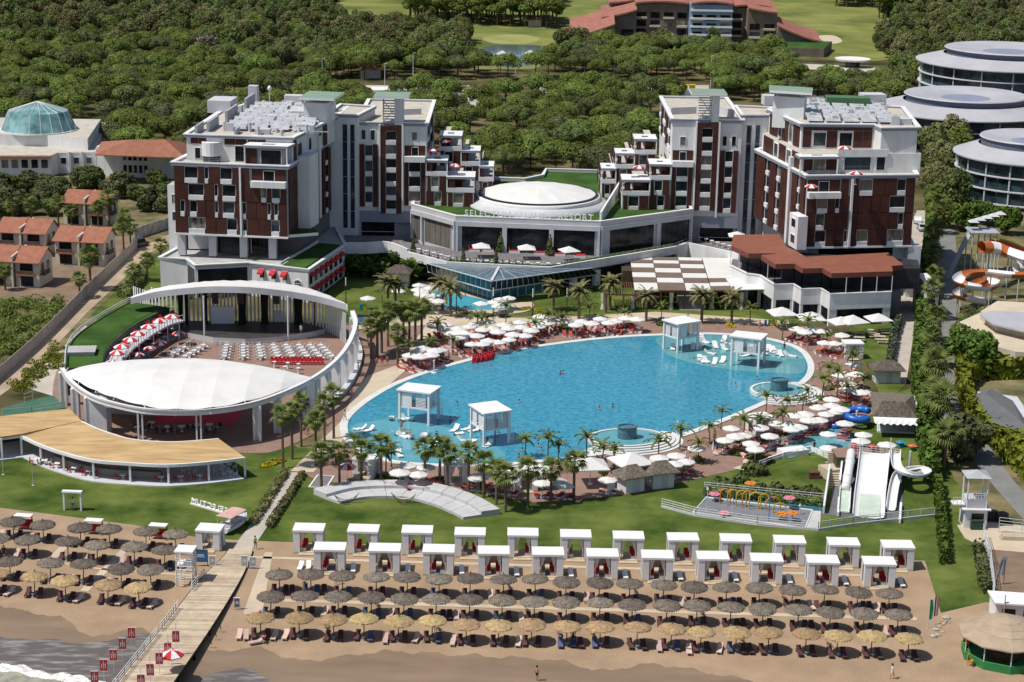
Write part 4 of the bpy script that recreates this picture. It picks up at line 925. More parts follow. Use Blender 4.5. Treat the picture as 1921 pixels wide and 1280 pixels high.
# bar back-of-house under the roof
p = P(215, 800, 0); mb = MB(); mb.box((p.x, p.y + 6, 0), (12, .4, 3.2), rad(-8)); mb.build('bar_back_wall', greyl, AT)
o = sheet('red_counter_sheet', LP([(288, 768), (453, 762), (455, 775), (440, 796), (288, 794)], .12), .12, mat('red_counter_sheet', (.62, .06, .09), .9, .12, .6)); tag(o, 'bright red sheet on the paving in place of the lit red counter front under the white fabric roof', 'counter sheet')  # flat stand-in for a red counter front, its red brightened to look lit
for i, (x, y) in enumerate(((205, 764), (220, 765), (236, 768), (249, 771), (280, 773), (294, 773), (320, 774), (335, 775), (392, 772), (405, 771), (424, 769), (439, 768))):
 p = P(x, y, 4.9); mb = MB(); mb.lathe([(.05, .9), (.12, .62), (.48, .0), (.4, -.02)], 10); mb.cyl(0, 0, .6, 1.4, .015, .015, 4)
 o = mb.build('pendant_lamp', white, loc=(0, 0, 0), smooth=False); o.location = p; tag(o, nth(i) + ' from the left of the white pendant lamps under the fabric roof', 'lamp', 'pendant lamps under the fabric roof')
# ---------------------------------------------------------------- reed-roofed bar
reed = mat('reed_thatch', (.42, .275, .13), .95, .12, .3, coord='world', detail=10, bump=.5, bscale=8, stretch=(.5, 2.5, 1), col2=(.50, .345, .175))
BAR = thing('reed_roofed_bar', 'curved open bar with a pale reed roof and white posts on the lawn', 'bar', (-48, 250, 0))
ro = [(39, 816), (75, 833), (118, 848), (174, 862), (243, 868), (315, 871), (391, 866), (459, 858)]
ri = [(153, 790), (180, 803), (208, 813), (238, 822), (275, 827), (325, 829), (375, 826), (410, 823)]
Zr = 3.1
O_ = [P(x, y, Zr) for x, y in ro]; I_ = [P(x, y, Zr + .5) for x, y in ri]
for k in range(7):
 a = spl(O_, 4)[k * 4:k * 4 + 5]; b = spl(I_, 4)[k * 4:k * 4 + 5]
 mb = MB(); mb.loft(a, b); mb.loft([p - Vector((0, 0, .15)) for p in a], [p - Vector((0, 0, .15)) for p in b]); mb.build('reed_panel', reed, BAR)
oo = spl(O_, 4); mb = MB(); mb.band(oo, -.1, .22, Zr - .4, Zr + .03); mb.build('eaves_beam', white, BAR)
mb = MB(); mb.band(spl(I_, 4), -.1, .15, Zr + .1, Zr + .53); mb.build('back_beam', white, BAR)
for p in O_:
 mb = MB(); mb.box((p.x, p.y + .1, 0), (.28, .28, Zr - .3)); mb.build('post', white, BAR)
for p in I_[::2]:
 mb = MB(); mb.box((p.x, p.y, 0), (.22, .22, Zr)); mb.build('post', white, BAR)
fl = [Vector((p.x, p.y - .9, 0)) for p in spl(O_, 4)]; fi = [Vector((p.x, p.y, 0)) for p in spl(I_, 4)]
mb = MB(); mb.prism([(p.x, p.y) for p in fl + fi[::-1]], 0, .22); mb.build('bar_floor', greyl, BAR)
prismpart(BAR, 'bar_counter', [(p.x, p.y + 2.5) for p in fl[6:20]] + [(p.x, p.y + 3.4) for p in fl[6:20]][::-1], .2, 1.3, mat('grey_counter', (.22, .2, .2), .7, .1, .5))
BR2 = thing('reed_roofed_shelter', 'straight reed-roofed shelter left of the curved bar, cut by the left edge', 'shelter', (-72, 262, 0))
q = [(-40, 786), (130, 767), (153, 790), (39, 815), (-40, 826)]
prismpart(BR2, 'reed_roof', [(p.x, p.y) for p in LP(q, 3.4)], 3.2, 3.45, reed)
mb = MB(); a = LP([(-40, 827), (38, 816.5)], 3.2); mb.band(a, -.1, .2, 2.85, 3.3); mb.build('eaves_beam', white, BR2)
for x, y in ((2, 822), (39, 816), (130, 768), (40, 777)):
 p = P(x, y, 3.3); mb = MB(); mb.box((p.x, p.y, 0), (.25, .25, 3.2)); mb.build('post', white, BR2)
prismpart(BR2, 'shelter_floor', [(p.x, p.y) for p in LP([(-40, 870), (45, 860), (150, 832), (130, 815), (-40, 830)])], 0, .2, greyl)
prismpart(BR2, 'shelter_back_wall', [(p.x, p.y) for p in LP([(-40, 840), (40, 828), (40, 825), (-40, 836)])], 0, 2.8, dark)
GP = thing('green_deck', 'green-floored service deck with a railing behind the reed-roofed shelter', 'deck', P(80, 770, 0))
prismpart(GP, 'deck_floor', [(p.x, p.y) for p in LP([(4, 766), (68, 748), (100, 742), (124, 765), (100, 770), (4, 782)], .8)], 0, .8, mat('green_paint', (.05, .13, .085), .7, .12, .6))
mb = MB(); railing(mb, LP([(4, 780), (60, 775), (122, 765)], .8), 1, 1.5, .03, 0, 2); railing(mb, LP([(46, 755), (62, 750)], .8), 1.4, 1.5, .03, 0, 2); mb.build('deck_railing', steel, GP)
GP2 = thing('stair_enclosure', 'small glazed stair enclosure at the lower end of the grass stand', 'stair', P(150, 690, 0))
p = P(152, 676, 3.2)
mb = MB(); mb.box((p.x, p.y, 0), (4.6, 3.6, 5.0), rad(8)); mb.build('enclosure_wall', greyl, GP2)
mb = MB(); mb.box((p.x, p.y, 5.0), (5.0, 4.0, .15), rad(8)); mb.build('enclosure_roof', roofgrey, GP2)
# ---------------------------------------------------------------- plants
def foliage(name, c1, c2, scale, rand=.18, transl=.12):
 return mat(name, c1, .75, .25, scale, spec=.12, col2=c2, rand=rand, transl=transl, detail=3, lo=.3, hi=.7)
f_pine = foliage('pine_needles', (.085, .122, .026), (.175, .215, .05), .45, .3, .25)
f_dark = foliage('dark_leaves', (.075, .105, .034), (.15, .18, .06), .4, .3, .25)
f_brown = foliage('brownish_leaves', (.112, .118, .046), (.195, .19, .08), .4, .3, .25)
f_leaf = foliage('bright_leaves', (.045, .085, .014), (.105, .165, .03), .6)
f_olive = foliage('olive_leaves', (.055, .068, .026), (.12, .132, .058), .6)
f_bamb = foliage('bamboo_leaves', (.085, .10, .010), (.17, .19, .022), .8)
f_palm = foliage('palm_leaf', (.070, .105, .022), (.16, .19, .055), .9, .15, .2)
f_palmd = foliage('dry_palm_leaf', (.16, .11, .05), (.26, .19, .09), .9, .1)
f_date = foliage('date_palm_leaf', (.10, .105, .04), (.19, .18, .08), .9, .12)
f_yel = foliage('yellow_flowers', (.20, .17, .012), (.42, .32, .02), 1.5)
f_grey = foliage('bare_twigs', (.17, .14, .115), (.26, .22, .18), .5)
bark = mat('bark', (.10, .07, .05), .95, .25, 1.5, detail=6)
barkp = mat('palm_bark', (.15, .11, .075), .95, .25, 2.5, detail=6, stretch=(1, 1, 4))
def rdir(rr, up=0.):
 while True:
  v = Vector((rr.uniform(-1, 1), rr.uniform(-1, 1), rr.uniform(-1 + up, 1)))
  if .05 < v.length < 1: return v.normalized()
def leaves(mb, c, rad3, n, size, rr, up=.35, jit=.55, fill=.25, aspect=1.):
 for _ in range(n):
  d = rdir(rr, up); k = 1 - fill * rr.random() ** 2
  p = Vector((c[0] + d.x * rad3[0] * k, c[1] + d.y * rad3[1] * k, c[2] + d.z * rad3[2] * k))
  nn = (d + Vector((rr.gauss(0, jit), rr.gauss(0, jit), rr.gauss(0, jit) + .25))).normalized()
  t = nn.cross(rdir(rr)); t = t.normalized() if t.length > .01 else Vector((1, 0, 0)); b = nn.cross(t)
  s = size * rr.uniform(.6, 1.25); t *= s * aspect; b *= s
  o = len(mb.v); mb.v += [tuple(p - t - b * .3), tuple(p + t * .2 - b), tuple(p + t + b * .3), tuple(p - t * .2 + b)]
  mb.f.append((o, o + 1, o + 2, o + 3)); mb.m.append(0)
def crown(name, clumps, per, size, m, seed, up=.35, **k):
 rr = random.Random(seed); mb = MB()
 for c, r in clumps: leaves(mb, c, r, int(per * (r[0] * r[1]) ** .5), size, rr, up, **k)
 return mb.mesh(name, m)
def trunk(name, h, r, m=bark, forks=0, spread=2., seed=1):
 rr = random.Random(seed); mb = MB()
 mb.tube([(0, 0, -.2), (rr.uniform(-.2, .2), rr.uniform(-.2, .2), h * .5), (rr.uniform(-.3, .3), rr.uniform(-.3, .3), h)], r, 6, rf=lambda t: 1 - .45 * t)
 for i in range(forks):
  a = 6.28 * i / forks + rr.uniform(-.4, .4)
  mb.tube([(0, 0, h * .72), (math.cos(a) * spread * .5, math.sin(a) * spread * .5, h * .95), (math.cos(a) * spread, math.sin(a) * spread, h * 1.22)], r * .45, 5, rf=lambda t: 1 - .6 * t)
 return mb.mesh(name, m)
def pine(seed, m=f_pine, R0=4.9, h=6.0):
 rr = random.Random(seed); cl = []
 for i in range(9):
  a = i * 2.4 + rr.uniform(-.4, .4); q = R0 * .78 * ((i + .2) / 9) ** .5
  r = rr.uniform(1.75, 2.5) * R0 / 4.9
  cl.append(((q * math.cos(a), q * math.sin(a), h + 1.2 - .10 * q * q + rr.uniform(-.25, .25)), (r, r, r * .85)))
 return [('trunk', trunk('pine_trunk', h, .26, forks=5, spread=R0 * .6, seed=seed)), ('crown', crown('pine_crown', cl, 165, .225, m, seed, .6, jit=.26, fill=.12))]
def broad(seed, m, R0=3.2, h=4.5, tall=1.0, per=95, size=.30):
 rr = random.Random(seed); cl = []
 for i in range(14):
  d = rdir(rr, .4); r = rr.uniform(.38, .55) * R0
  cl.append(((d.x * R0 * .68, d.y * R0 * .68, h + d.z * R0 * .7 * tall), (r, r, r * (.85 + .3 * (tall - 1)))))
 cl.append(((0, 0, h), (R0 * .75, R0 * .75, R0 * .8 * tall)))
 return [('trunk', trunk('tree_trunk', h, .2, forks=4, spread=R0 * .5, seed=seed)), ('crown', crown('tree_crown', cl, per, size, m, seed, .3))]
PINES = [pine(11), pine(12), pine(13, R0=4.2), pine(14, R0=5.0), pine(15, f_dark, 4.4, 7.4), pine(16, f_olive, 5.2, 5.2)]
DARKS = [broad(21, f_dark, 3.6, 5.2, 1.35), broad(22, f_brown, 3.3, 5.2, 1.45), broad(23, f_dark, 4.0, 5, 1.1), broad(24, f_brown, 3.8, 4.6, 1.2), broad(25, f_pine, 4.2, 4.2, .95), broad(26, f_dark, 2.8, 6.2, 1.7)]
LEAFY = [broad(31, f_leaf, 2.6, 3.2), broad(32, f_leaf, 3.2, 3.4, .9)]
OLIVE = [broad(41, f_olive, 2.6, 2.6, .85), broad(42, f_olive, 2.2, 2.2, .9), broad(43, f_dark, 2.8, 2.6, .85)]
TALLP = [[('trunk', trunk('tall_pine_trunk', 8, .3, forks=4, spread=1.6, seed=s)), ('crown', crown('tall_pine_crown', [((math.cos(i * 2.4) * 1.8, math.sin(i * 2.4) * 2.2, 8.6 + (i % 3) * .7), (2.0, 2.0, 1.4)) for i in range(7)], 60, .42, f_pine, s, .3))] for s in (51, 52)]
# -- palms
def frond_date(L, droop, m, seed, w_=.28):
 rr = random.Random(seed); mb = MB(); n = 7; pts = []
 for i in range(n + 1):
  t = i / n; pts.append(Vector((L * t * (1 - .12 * t * t), 0, L * (.55 * t - droop * t * t))))
 for i in range(n):
  a, b = pts[i], pts[i + 1]; ta, tb = i / n, (i + 1) / n
  wa, wb = w_ * L * .5 * math.sin(math.pi * (.12 + .85 * ta)) ** .6, w_ * L * .5 * math.sin(math.pi * (.12 + .85 * tb)) ** .6
  for s in (-1, 1):
   mb.add([a, b, b + Vector((.12, s * wb * .8, -wb * .45)), a + Vector((.25, s * wa, -wa * .5))], [(0, 1, 2, 3)], 0)
 return mb.mesh('date_frond', m)
def frond_fan(L, m, seed):
 rr = random.Random(seed); mb = MB(); st = L * .42
 mb.add([(0, -.03, 0), (0, .03, 0), (st, .03, .02), (st, -.03, .02)], [(0, 1, 2, 3)])
 n = 9
 for i in range(n):
  a = (i - (n - 1) / 2) * .30; l = L * .62 * (1 - .25 * abs(i - (n - 1) / 2) / n * 2)
  d = Vector((math.cos(a), math.sin(a), -.10)); e = Vector((-math.sin(a), math.cos(a), 0)) * l * .085
  c = Vector((st, 0, .02)); m1 = c + d * l * .55; tip = c + d * l - Vector((0, 0, l * .36))
  mb.add([c, m1 - e, tip, m1 + e], [(0, 1, 2, 3)])
 return mb.mesh('palm_frond', m)
def ring_fronds(meshes, h, n, el0, el1, seed, sc=(.85, 1.1)):
 rr = random.Random(seed); out = []
 for i in range(n):
  t = (i + .5) / n; el = el0 + (el1 - el0) * t + rr.uniform(-.12, .12); az = i * 2.39996 + rr.uniform(-.2, .2)
  M = Matrix.Translation((0, 0, h)) @ Matrix.Rotation(az, 4, 'Z') @ Matrix.Rotation(-el, 4, 'Y') @ Matrix.Rotation(rr.uniform(-.4, .4), 4, 'X') @ Matrix.Scale(rr.uniform(*sc), 4)
  out.append((meshes[i % len(meshes)], M))
 return out
def bake(fr, name, mats):
 mb = MB()
 for me, M in fr:
  mi = mats.index(me.materials[0]); o = len(mb.v)
  mb.v += [tuple(M @ v.co) for v in me.vertices]
  for p in me.polygons: mb.f.append(tuple(o + i for i in p.vertices)); mb.m.append(mi)
 return mb.mesh(name, mats)
FF = [frond_fan(2.05, f_palm, s) for s in (1, 2)]; FD = [frond_fan(1.5, f_palmd, 3)]
DF = [frond_date(3.1, .78, f_date, 1), frond_date(3.0, .95, f_date, 2)]
QF = [frond_date(1.9, .9, f_palm, 4), frond_date(1.8, 1.1, f_palm, 5)]
def palm_trunk(h, r, lean=.0, name='palm_trunk', ring=True):
 mb = MB(); k = 14 if ring else 5
 pts = [(lean * (i / k) ** 2, 0, -.2 + (h + .2) * i / k) for i in range(k + 1)]
 mb.tube(pts, r, 7, rf=lambda t: (1.25 - .35 * t) * (1 + (.08 if ring and int(t * k + .5) % 2 else 0)))
 return mb.mesh(name, barkp)
def fan_palm(h, seed, parts=True, skirt=True):
 fr = ring_fronds(FF, h, 24, 1.35, -.6, seed)
 dd = ring_fronds(FD, h - .25, 10, -.7, -1.25, seed + 5)
 sp = [('trunk', palm_trunk(h, .17))]
 if parts:
  sp += [('palm_frond', me, M) for me, M in fr]
  sp += [('dry_skirt', bake(dd, 'dry_skirt', [f_palmd]))]
 else: sp += [('crown', bake(fr + dd, 'palm_crown', [f_palm, f_palmd]))]
 return sp
FAN_T = [fan_palm(7.6, 1), fan_palm(7.0, 2)]; FAN_M = [fan_palm(5.0, 3), fan_palm(5.4, 4)]; FAN_S = [fan_palm(5.0, 5, False), fan_palm(4.0, 6, False)]
DATE = []
for s in (1, 2):
 fr = ring_fronds(DF, 5.2, 30, 1.15, -.5, s + 30); DATE.append([('trunk', palm_trunk(5.2, .24))] + [('palm_frond', me, M) for me, M in fr])
QUEEN = []
for s, h in ((1, 3.4), (2, 3.0)):
 fr = ring_fronds(QF, h, 15, 1.25, .05, s + 60); QUEEN.append([('trunk', palm_trunk(h, .085, .15, ring=False)), ('crown', bake(fr, 'palm_crown', [f_palm]))])
BUSHY = []
for s in (1, 2):
 fr = ring_fronds([frond_date(2.6, .55, f_leaf, s, .5)], .6, 18, 1.4, .2, s + 90); BUSHY.append([('stem', palm_trunk(.8, .2, ring=False)), ('crown', bake(fr, 'banana_leaves', [f_leaf]))])
SHRUB = [crown('shrub', [((0, 0, .45), (.8, .8, .6)), ((.5, .3, .35), (.5, .5, .45)), ((-.4, -.4, .35), (.55, .55, .4))], 120, .17, mm, s, .3) for s, mm in ((71, f_leaf), (72, f_dark), (73, f_olive))]
CYP = [crown('conical_shrub', [((0, 0, .5 + .35 * i), (.48 - .07 * i, .48 - .07 * i, .4)) for i in range(6)], 170, .13, f_dark, 75, .2)]
def place(name, spec, px, py, label, cat, group=None, sc=1., z=0, rz=None):
 p = P(px, py, z); return inst(name, spec, p, R.uniform(0, 6.28) if rz is None else rz, sc, label, cat, group)
# tall fan palms by the theatre walk
for i, (x, y) in enumerate(((531, 879), (548, 862), (565, 838), (593, 876), (609, 842), (626, 824))):
 place('fan_palm', FAN_T[i % 2], x, y, nth(i) + ' from the left of the tall fan palms by the theatre colonnade', 'palm', 'tall fan palms by the colonnade', R.uniform(.93, 1.05))
for i, (x, y) in enumerate(((603, 918), (637, 911), (678, 908), (715, 904), (797, 908), (825, 906), (839, 913), (879, 922), (907, 934), (931, 947), (948, 961), (990, 953), (1033, 945), (1076, 938))):
 place('fan_palm', FAN_M[i % 2], x, y, nth(i) + ' from the left of the fan palms along the lawn edge below the pool', 'palm', 'fan palms along the lawn edge', R.uniform(.9, 1.08))
for i, (x, y) in enumerate(((696, 674), (708, 670), (716, 663), (728, 651), (746, 684), (757, 646), (768, 644), (779, 651), (791, 640))):
 place('fan_palm', FAN_M[i % 2], x, y, nth(i) + ' from the left in the cluster of fan palms at the far left pool corner', 'palm', 'fan palm cluster beside the pale path', R.uniform(1.05, 1.25))
for i, (x, y) in enumerate(((728, 583), (742, 580), (830, 583), (845, 595), (1038, 583), (1086, 599), (1144, 582), (1212, 604), (1316, 606), (1372, 607))):
 place('date_palm', DATE[i % 2], x, y, nth(i) + ' from the left of the date palms lining the garden path', 'palm', 'date palms lining the garden path', R.uniform(.88, 1.05))
q = [(1003, 634), (1028, 626), (1054, 627), (1105, 611), (1170, 613), (808, 674), (821, 646), (850, 667), (894, 634), (912, 627), (949, 609), (765, 688), (1352, 807), (1394, 830), (1331, 835), (1436, 782), (1424, 820), (1467, 822), (1504, 787), (1275, 845), (1235, 870), (1310, 870), (1475, 782), (1542, 750), (1512, 762), (1587, 760), (1554, 722), (1570, 742), (1515, 640), (1551, 662), (1467, 640), (1597, 710), (1027, 870), (1047, 868), (1129, 884), (1152, 882), (666, 862), (724, 897), (734, 878), (1407, 612), (1240, 608), (1620, 742), (1100, 866), (985, 860)]
far = sorted(e for e in q if e[1] < 700 and e[0] < 1240); rt = sorted(e for e in q if e[0] >= 1240 and e not in far); nr = sorted(e for e in q if e not in far and e not in rt)
for lst, txt, g in ((far, 'small feathery palms on the far side of the pool', 'small palms on the far pool side'), (rt, 'small feathery palms on the right side of the pool', 'small palms on the right pool side'), (nr, 'small feathery palms on the near side of the pool', 'small palms on the near pool side')):
 for i, (x, y) in enumerate(lst): place('feather_palm', QUEEN[i % 2], x, y, nth(i) + ' from the left of the ' + txt, 'palm', g, R.uniform(.85, 1.15))
# right-hand boundary: hedge with palms
def hedge(name, px, hgt, m, label, size=.28, dens=9, cat='hedge', z=0, wob=.35, world=None):
 poly = world or LP(px, 0); mb = MB(); rr = random.Random(len(label) + int(px[0][0]) if px else 5)
 xs = [p.x for p in poly]; ys = [p.y for p in poly]; A = 0
 n = len(poly)
 def leaf(p, d):
  nn = (d + Vector((rr.gauss(0, .5), rr.gauss(0, .5), rr.gauss(0, .5) + .2))).normalized(); t = nn.cross(rdir(rr)); t.normalize(); b = nn.cross(t); s = size * rr.uniform(.6, 1.3)
  o = len(mb.v); mb.v += [tuple(p - t * s), tuple(p - b * s), tuple(p + t * s), tuple(p + b * s)]; mb.f.append((o, o + 1, o + 2, o + 3)); mb.m.append(0)
 area = abs(sum(poly[i].x * poly[(i + 1) % n].y - poly[(i + 1) % n].x * poly[i].y for i in range(n))) / 2
 k = 0
 while k < area * dens:
  x, y = rr.uniform(min(xs), max(xs)), rr.uniform(min(ys), max(ys))
  if inpoly(x, y, poly):
   k += 1; bump = wob * (math.sin(x * 2.1 + y * .7) + math.sin(y * 1.9 - x * .6)) * .5
   leaf(Vector((x, y, z + hgt * (1 - .18 * rr.random() ** 2) + bump)), Vector((0, 0, 1)))
 for i in range(n):
  a, b = poly[i], poly[(i + 1) % n]; d = perp(a, b)
  for _ in range(int((b - a).length * hgt * dens * .8)):
   p = a.lerp(b, rr.random()) + d * rr.uniform(-.25, .2); leaf(Vector((p.x, p.y, z + hgt * rr.random())), d)
 L = Vector((sum(xs) / n, sum(ys) / n, z)); o = mb.build(name, m, loc=L); return tag(o, label, cat)
hedge('hedge', [(1738, 300), (1755, 300), (1748, 440), (1752, 560), (1745, 680), (1748, 800), (1760, 905), (1735, 905), (1716, 800), (1712, 700), (1722, 560), (1738, 430)], 3.2, f_leaf, 'long tall green hedge under the palms on the right boundary', .36, 10, wob=.9)
hedge('hedge', [(1752, 915), (1764, 915), (1775, 1060), (1766, 1060)], 2.2, f_leaf, 'thin upright hedge running from the boundary down to the beach', .25, 14)
hedge('hedge', [(1795, 690), (1920, 690), (1920, 712), (1840, 714), (1816, 730), (1822, 775), (1852, 822), (1900, 850), (1960, 885), (1960, 940), (1880, 862), (1816, 790), (1798, 740)], 3.4, f_bamb, 'yellow-green bamboo thicket around the grey-roofed house', .5, 7)
hedge('hedge', [(1872, 826), (1900, 822), (1960, 850), (1960, 930), (1900, 880)], 3.4, f_bamb, 'yellow-green bamboo thicket at the right edge beyond the grey-roofed house', .5, 7)
hedge('hedge', [(468, 985), (532, 888), (540, 890), (478, 988)], .8, f_brown, 'low brownish hedge on the left of the garden path', .16, 40)
hedge('hedge', [(500, 990), (565, 890), (572, 892), (510, 992)], .7, f_brown, 'low brownish hedge on the right of the garden path', .16, 40)
hedge('hedge', [(1672, 632), (1684, 604), (1690, 606), (1680, 640), (1672, 690), (1664, 690)], 1.8, mat('grey_green_leaves', (.05, .075, .04), .8, .3, .8, col2=(.09, .12, .07)), 'clipped grey-green hedge beside the service path', .2, 30)
hedge('hedge', [(222, 556), (264, 520), (276, 524), (240, 566)], 1.6, f_dark, 'dark hedge between the dirt track and the left garden', .25, 22)
hedge('hedge', [(1322, 925), (1542, 946), (1542, 953), (1322, 932)], .9, f_dark, 'dark low shrub row behind the splash pad fence', .2, 40)
hedge('hedge', [(1402, 862), (1448, 864), (1450, 870), (1404, 869)], .8, f_leaf, 'short clipped hedge beside the pale paved corner', .18, 40)
hedge('hedge', [(1800, 618), (1812, 610), (1850, 632), (1925, 652), (1925, 664), (1845, 645)], 1.1, f_olive, 'dry sparse shrub row on the curved pale roof terrace', .22, 14, z=3)
for i, (x, y) in enumerate(((1755, 440), (1752, 480), (1748, 530), (1750, 560), (1746, 600), (1752, 640), (1744, 690), (1750, 730), (1752, 770), (1750, 810), (1762, 840), (1770, 880), (1755, 410), (1762, 385))):
 place('fan_palm', FAN_S[i % 2], x, y, nth(i) + ' palm down the hedge on the right boundary, counted from the far end', 'palm', 'palms in the right boundary hedge', R.uniform(1.15, 1.6)) if i < 12 else place('fan_palm', FAN_S[i % 2], x, y, ('nearer' if i == 12 else 'farther') + ' of two palms at the far end of the right hedge', 'palm', 'palms in the right boundary hedge', 1.3)
# garden planting
for i, (x, y) in enumerate(((652, 516), (668, 512), (684, 518), (700, 508), (715, 520), (730, 505), (745, 512), (755, 498), (663, 500), (690, 494), (712, 492), (735, 490), (770, 530), (780, 522))):
 place('banana_plant', BUSHY[i % 2], x, y, 'bright green banana-leaved plant in the shady bed between left hotel and terrace', 'plant', 'banana plants in the shady bed', R.uniform(1.1, 1.7))
for i, (x, y) in enumerate(((318, 556), (330, 560), (350, 560), (395, 556), (420, 556), (540, 540), (300, 560), (285, 566), (270, 575), (260, 590), (275, 556))):
 place('garden_shrub', [('foliage', SHRUB[i % 3])], x, y, 'low green shrub planted by the glazed prow of the left hotel', 'shrub', 'shrubs by the left hotel prow', R.uniform(1.0, 1.8))
for i, (x, y) in enumerate(((253, 552), (277, 528), (302, 494), (430, 551), (476, 545), (510, 541))):
 place('garden_palm', FAN_S[1], x, y, nth(i) + ' from the left of the small garden palms near the left hotel', 'palm', 'small palms near the left hotel', R.uniform(.9, 1.3))
for i in range(16):
 t = i / 15; p = Vector((-12.6, 363.4, 5)).lerp(Vector((7, 360.5, 5)), t) if i < 12 else Vector((-20.5, 371.5, 5)).lerp(Vector((-13.4, 363.9, 5)), (i - 12) / 4)
 inst('potted_cypress', [('foliage', CYP[0])], p, i, .62 if i % 5 != 2 else 1.35, ('taller' if i % 5 == 2 else 'small') + ' dark conical shrub along the cafe terrace edge', 'shrub', ('tall' if i % 5 == 2 else 'small') + ' conical shrubs on the terrace edge')
for i, (x, y) in enumerate(((847, 465), (939, 474), (1031, 480))):
 p = P(x, y, 5); inst('potted_cypress', [('foliage', CYP[0])], p, 0, 1.7, ('left', 'middle', 'right')[i] + ' of three tall conical shrubs against the hall front', 'shrub', 'tall shrubs against the hall front')
for i, (x, y) in enumerate(((505, 873), (520, 868), (1280, 608), (1370, 612), (1450, 606), (985, 581), (1010, 584), (870, 588), (900, 592))):
 o = place('flower_bed', SHRUB[0], x, y, 'low yellow-flowered clump edging the garden path', 'flowers', 'yellow flower clumps', (1.8, .9, .5))
yel = SHRUB[0].copy(); yel.materials[0] = f_yel
for o in list(COL.objects):
 if o.name.startswith('flower_bed'): o.data = yel
# left: scrub by the villas, palms among the villas
cnt = 0
for i in range(46):
 x = R.uniform(-10, 330); y = R.uniform(352, 425)
 if (110 < x < 230 and y > 385) or y > 445 - .1 * x or (x > 250 and y > 405): continue
 place('olive_tree', OLIVE[i % 3], x, y, ('larger' if i % 2 else 'smaller') + ' grey-green tree in the scrub behind the villas, ' + ('far left', 'left', 'middle', 'right')[min(3, int(max(0, x) / 84))] + (' front' if y > 388 else ' rear'), 'tree', 'scrub trees behind the villas', R.uniform(.75, 1.15)); cnt += 1
for i, (x, y) in enumerate(((110, 428), (135, 430), (185, 432), (235, 436), (205, 425), (245, 460), (232, 470), (10, 545), (170, 545), (150, 560), (25, 428), (60, 425))):
 place('villa_palm', FAN_S[i % 2], x, y, 'shaggy palm standing among the tiled villas', 'palm', 'palms among the villas', R.uniform(.9, 1.4))
mb = MB(); rr = random.Random(9); pl = [(-60, 568), (135, 565), (60, 640), (-60, 715)]
pw = LP(pl); k = 0
while k < 260:
 x, y = rr.uniform(-60, 135), rr.uniform(565, 715)
 if inpoly(x, y, pl):
  k += 1; p = P(x, y); r = rr.uniform(.7, 1.6); leaves(mb, (p.x, p.y, r * .35), (r, r, r * .7), 60, .2, rr, .5)
mb.build('ground_scrub', f_pine, kind='stuff')
mb = MB()
for _ in range(70):
 t = rr.random(); x = 100 * t + 20 + rr.uniform(-15, 25); y = 735 - 90 * t + rr.uniform(-8, 16); p = P(x, y); r = rr.uniform(.5, 1.1); leaves(mb, (p.x, p.y, r * .3), (r, r, r * .6), 60, .16, rr, .5)
mb.build('trackside_scrub', f_bamb, kind='stuff')
# ---------------------------------------------------------------- forest
EXC = [[(600, 150), (905, 150), (925, 205), (870, 235), (840, 200), (600, 190)], [(1010, 158), (1330, 158), (1330, 180), (1010, 178)], [(1165, 225), (1262, 225), (1262, 250), (1160, 248)],
    [(860, 255), (935, 250), (925, 285), (855, 295)], [(870, 50), (1060, 55), (1030, 135), (895, 135), (870, 100)], [(1040, -40), (1560, -40), (1580, 112), (1400, 112), (1050, 92)], [(1430, 10), (1650, 15), (1640, 108), (1450, 108)], [(1480, 110), (1680, 110), (1680, 172), (1500, 172)],
    [(620, -5), (760, -5), (770, 50), (640, 55)], [(1725, 150), (1960, 118), (1960, 215), (1730, 205)], [(1648, 232), (1690, 200), (1960, 200), (1960, 295), (1670, 280)], [(1790, 330), (1840, 290), (1960, 280), (1960, 410), (1790, 395)]]
def scatter(poly, gap, seed, tries=9000):
 rr = random.Random(seed); xs = [p[0] for p in poly]; ys = [p[1] for p in poly]; grid = {}; out = []
 W = [P(x, y) for x, y in poly]; X0, X1 = min(p.x for p in W), max(p.x for p in W); Y0, Y1 = min(p.y for p in W), max(p.y for p in W)
 n = int((X1 - X0) * (Y1 - Y0) / gap / gap * 5)
 for _ in range(min(n, 60000)):
  x, y = rr.uniform(X0, X1), rr.uniform(Y0, Y1)
  if not inpoly(x, y, W): continue
  q = PJ((x, y, 0))
  if any(inpoly(q[0], q[1], e) for e in EXC): continue
  g = gap * rr.uniform(.85, 1.35); c = (int(x // gap), int(y // gap))
  if any((x - a) ** 2 + (y - b) ** 2 < g * g for i in (-1, 0, 1, -2, 2) for j in (-1, 0, 1, -2, 2) for a, b in grid.get((c[0] + i, c[1] + j), ())): continue
  grid.setdefault(c, []).append((x, y)); out.append((x, y))
 return out
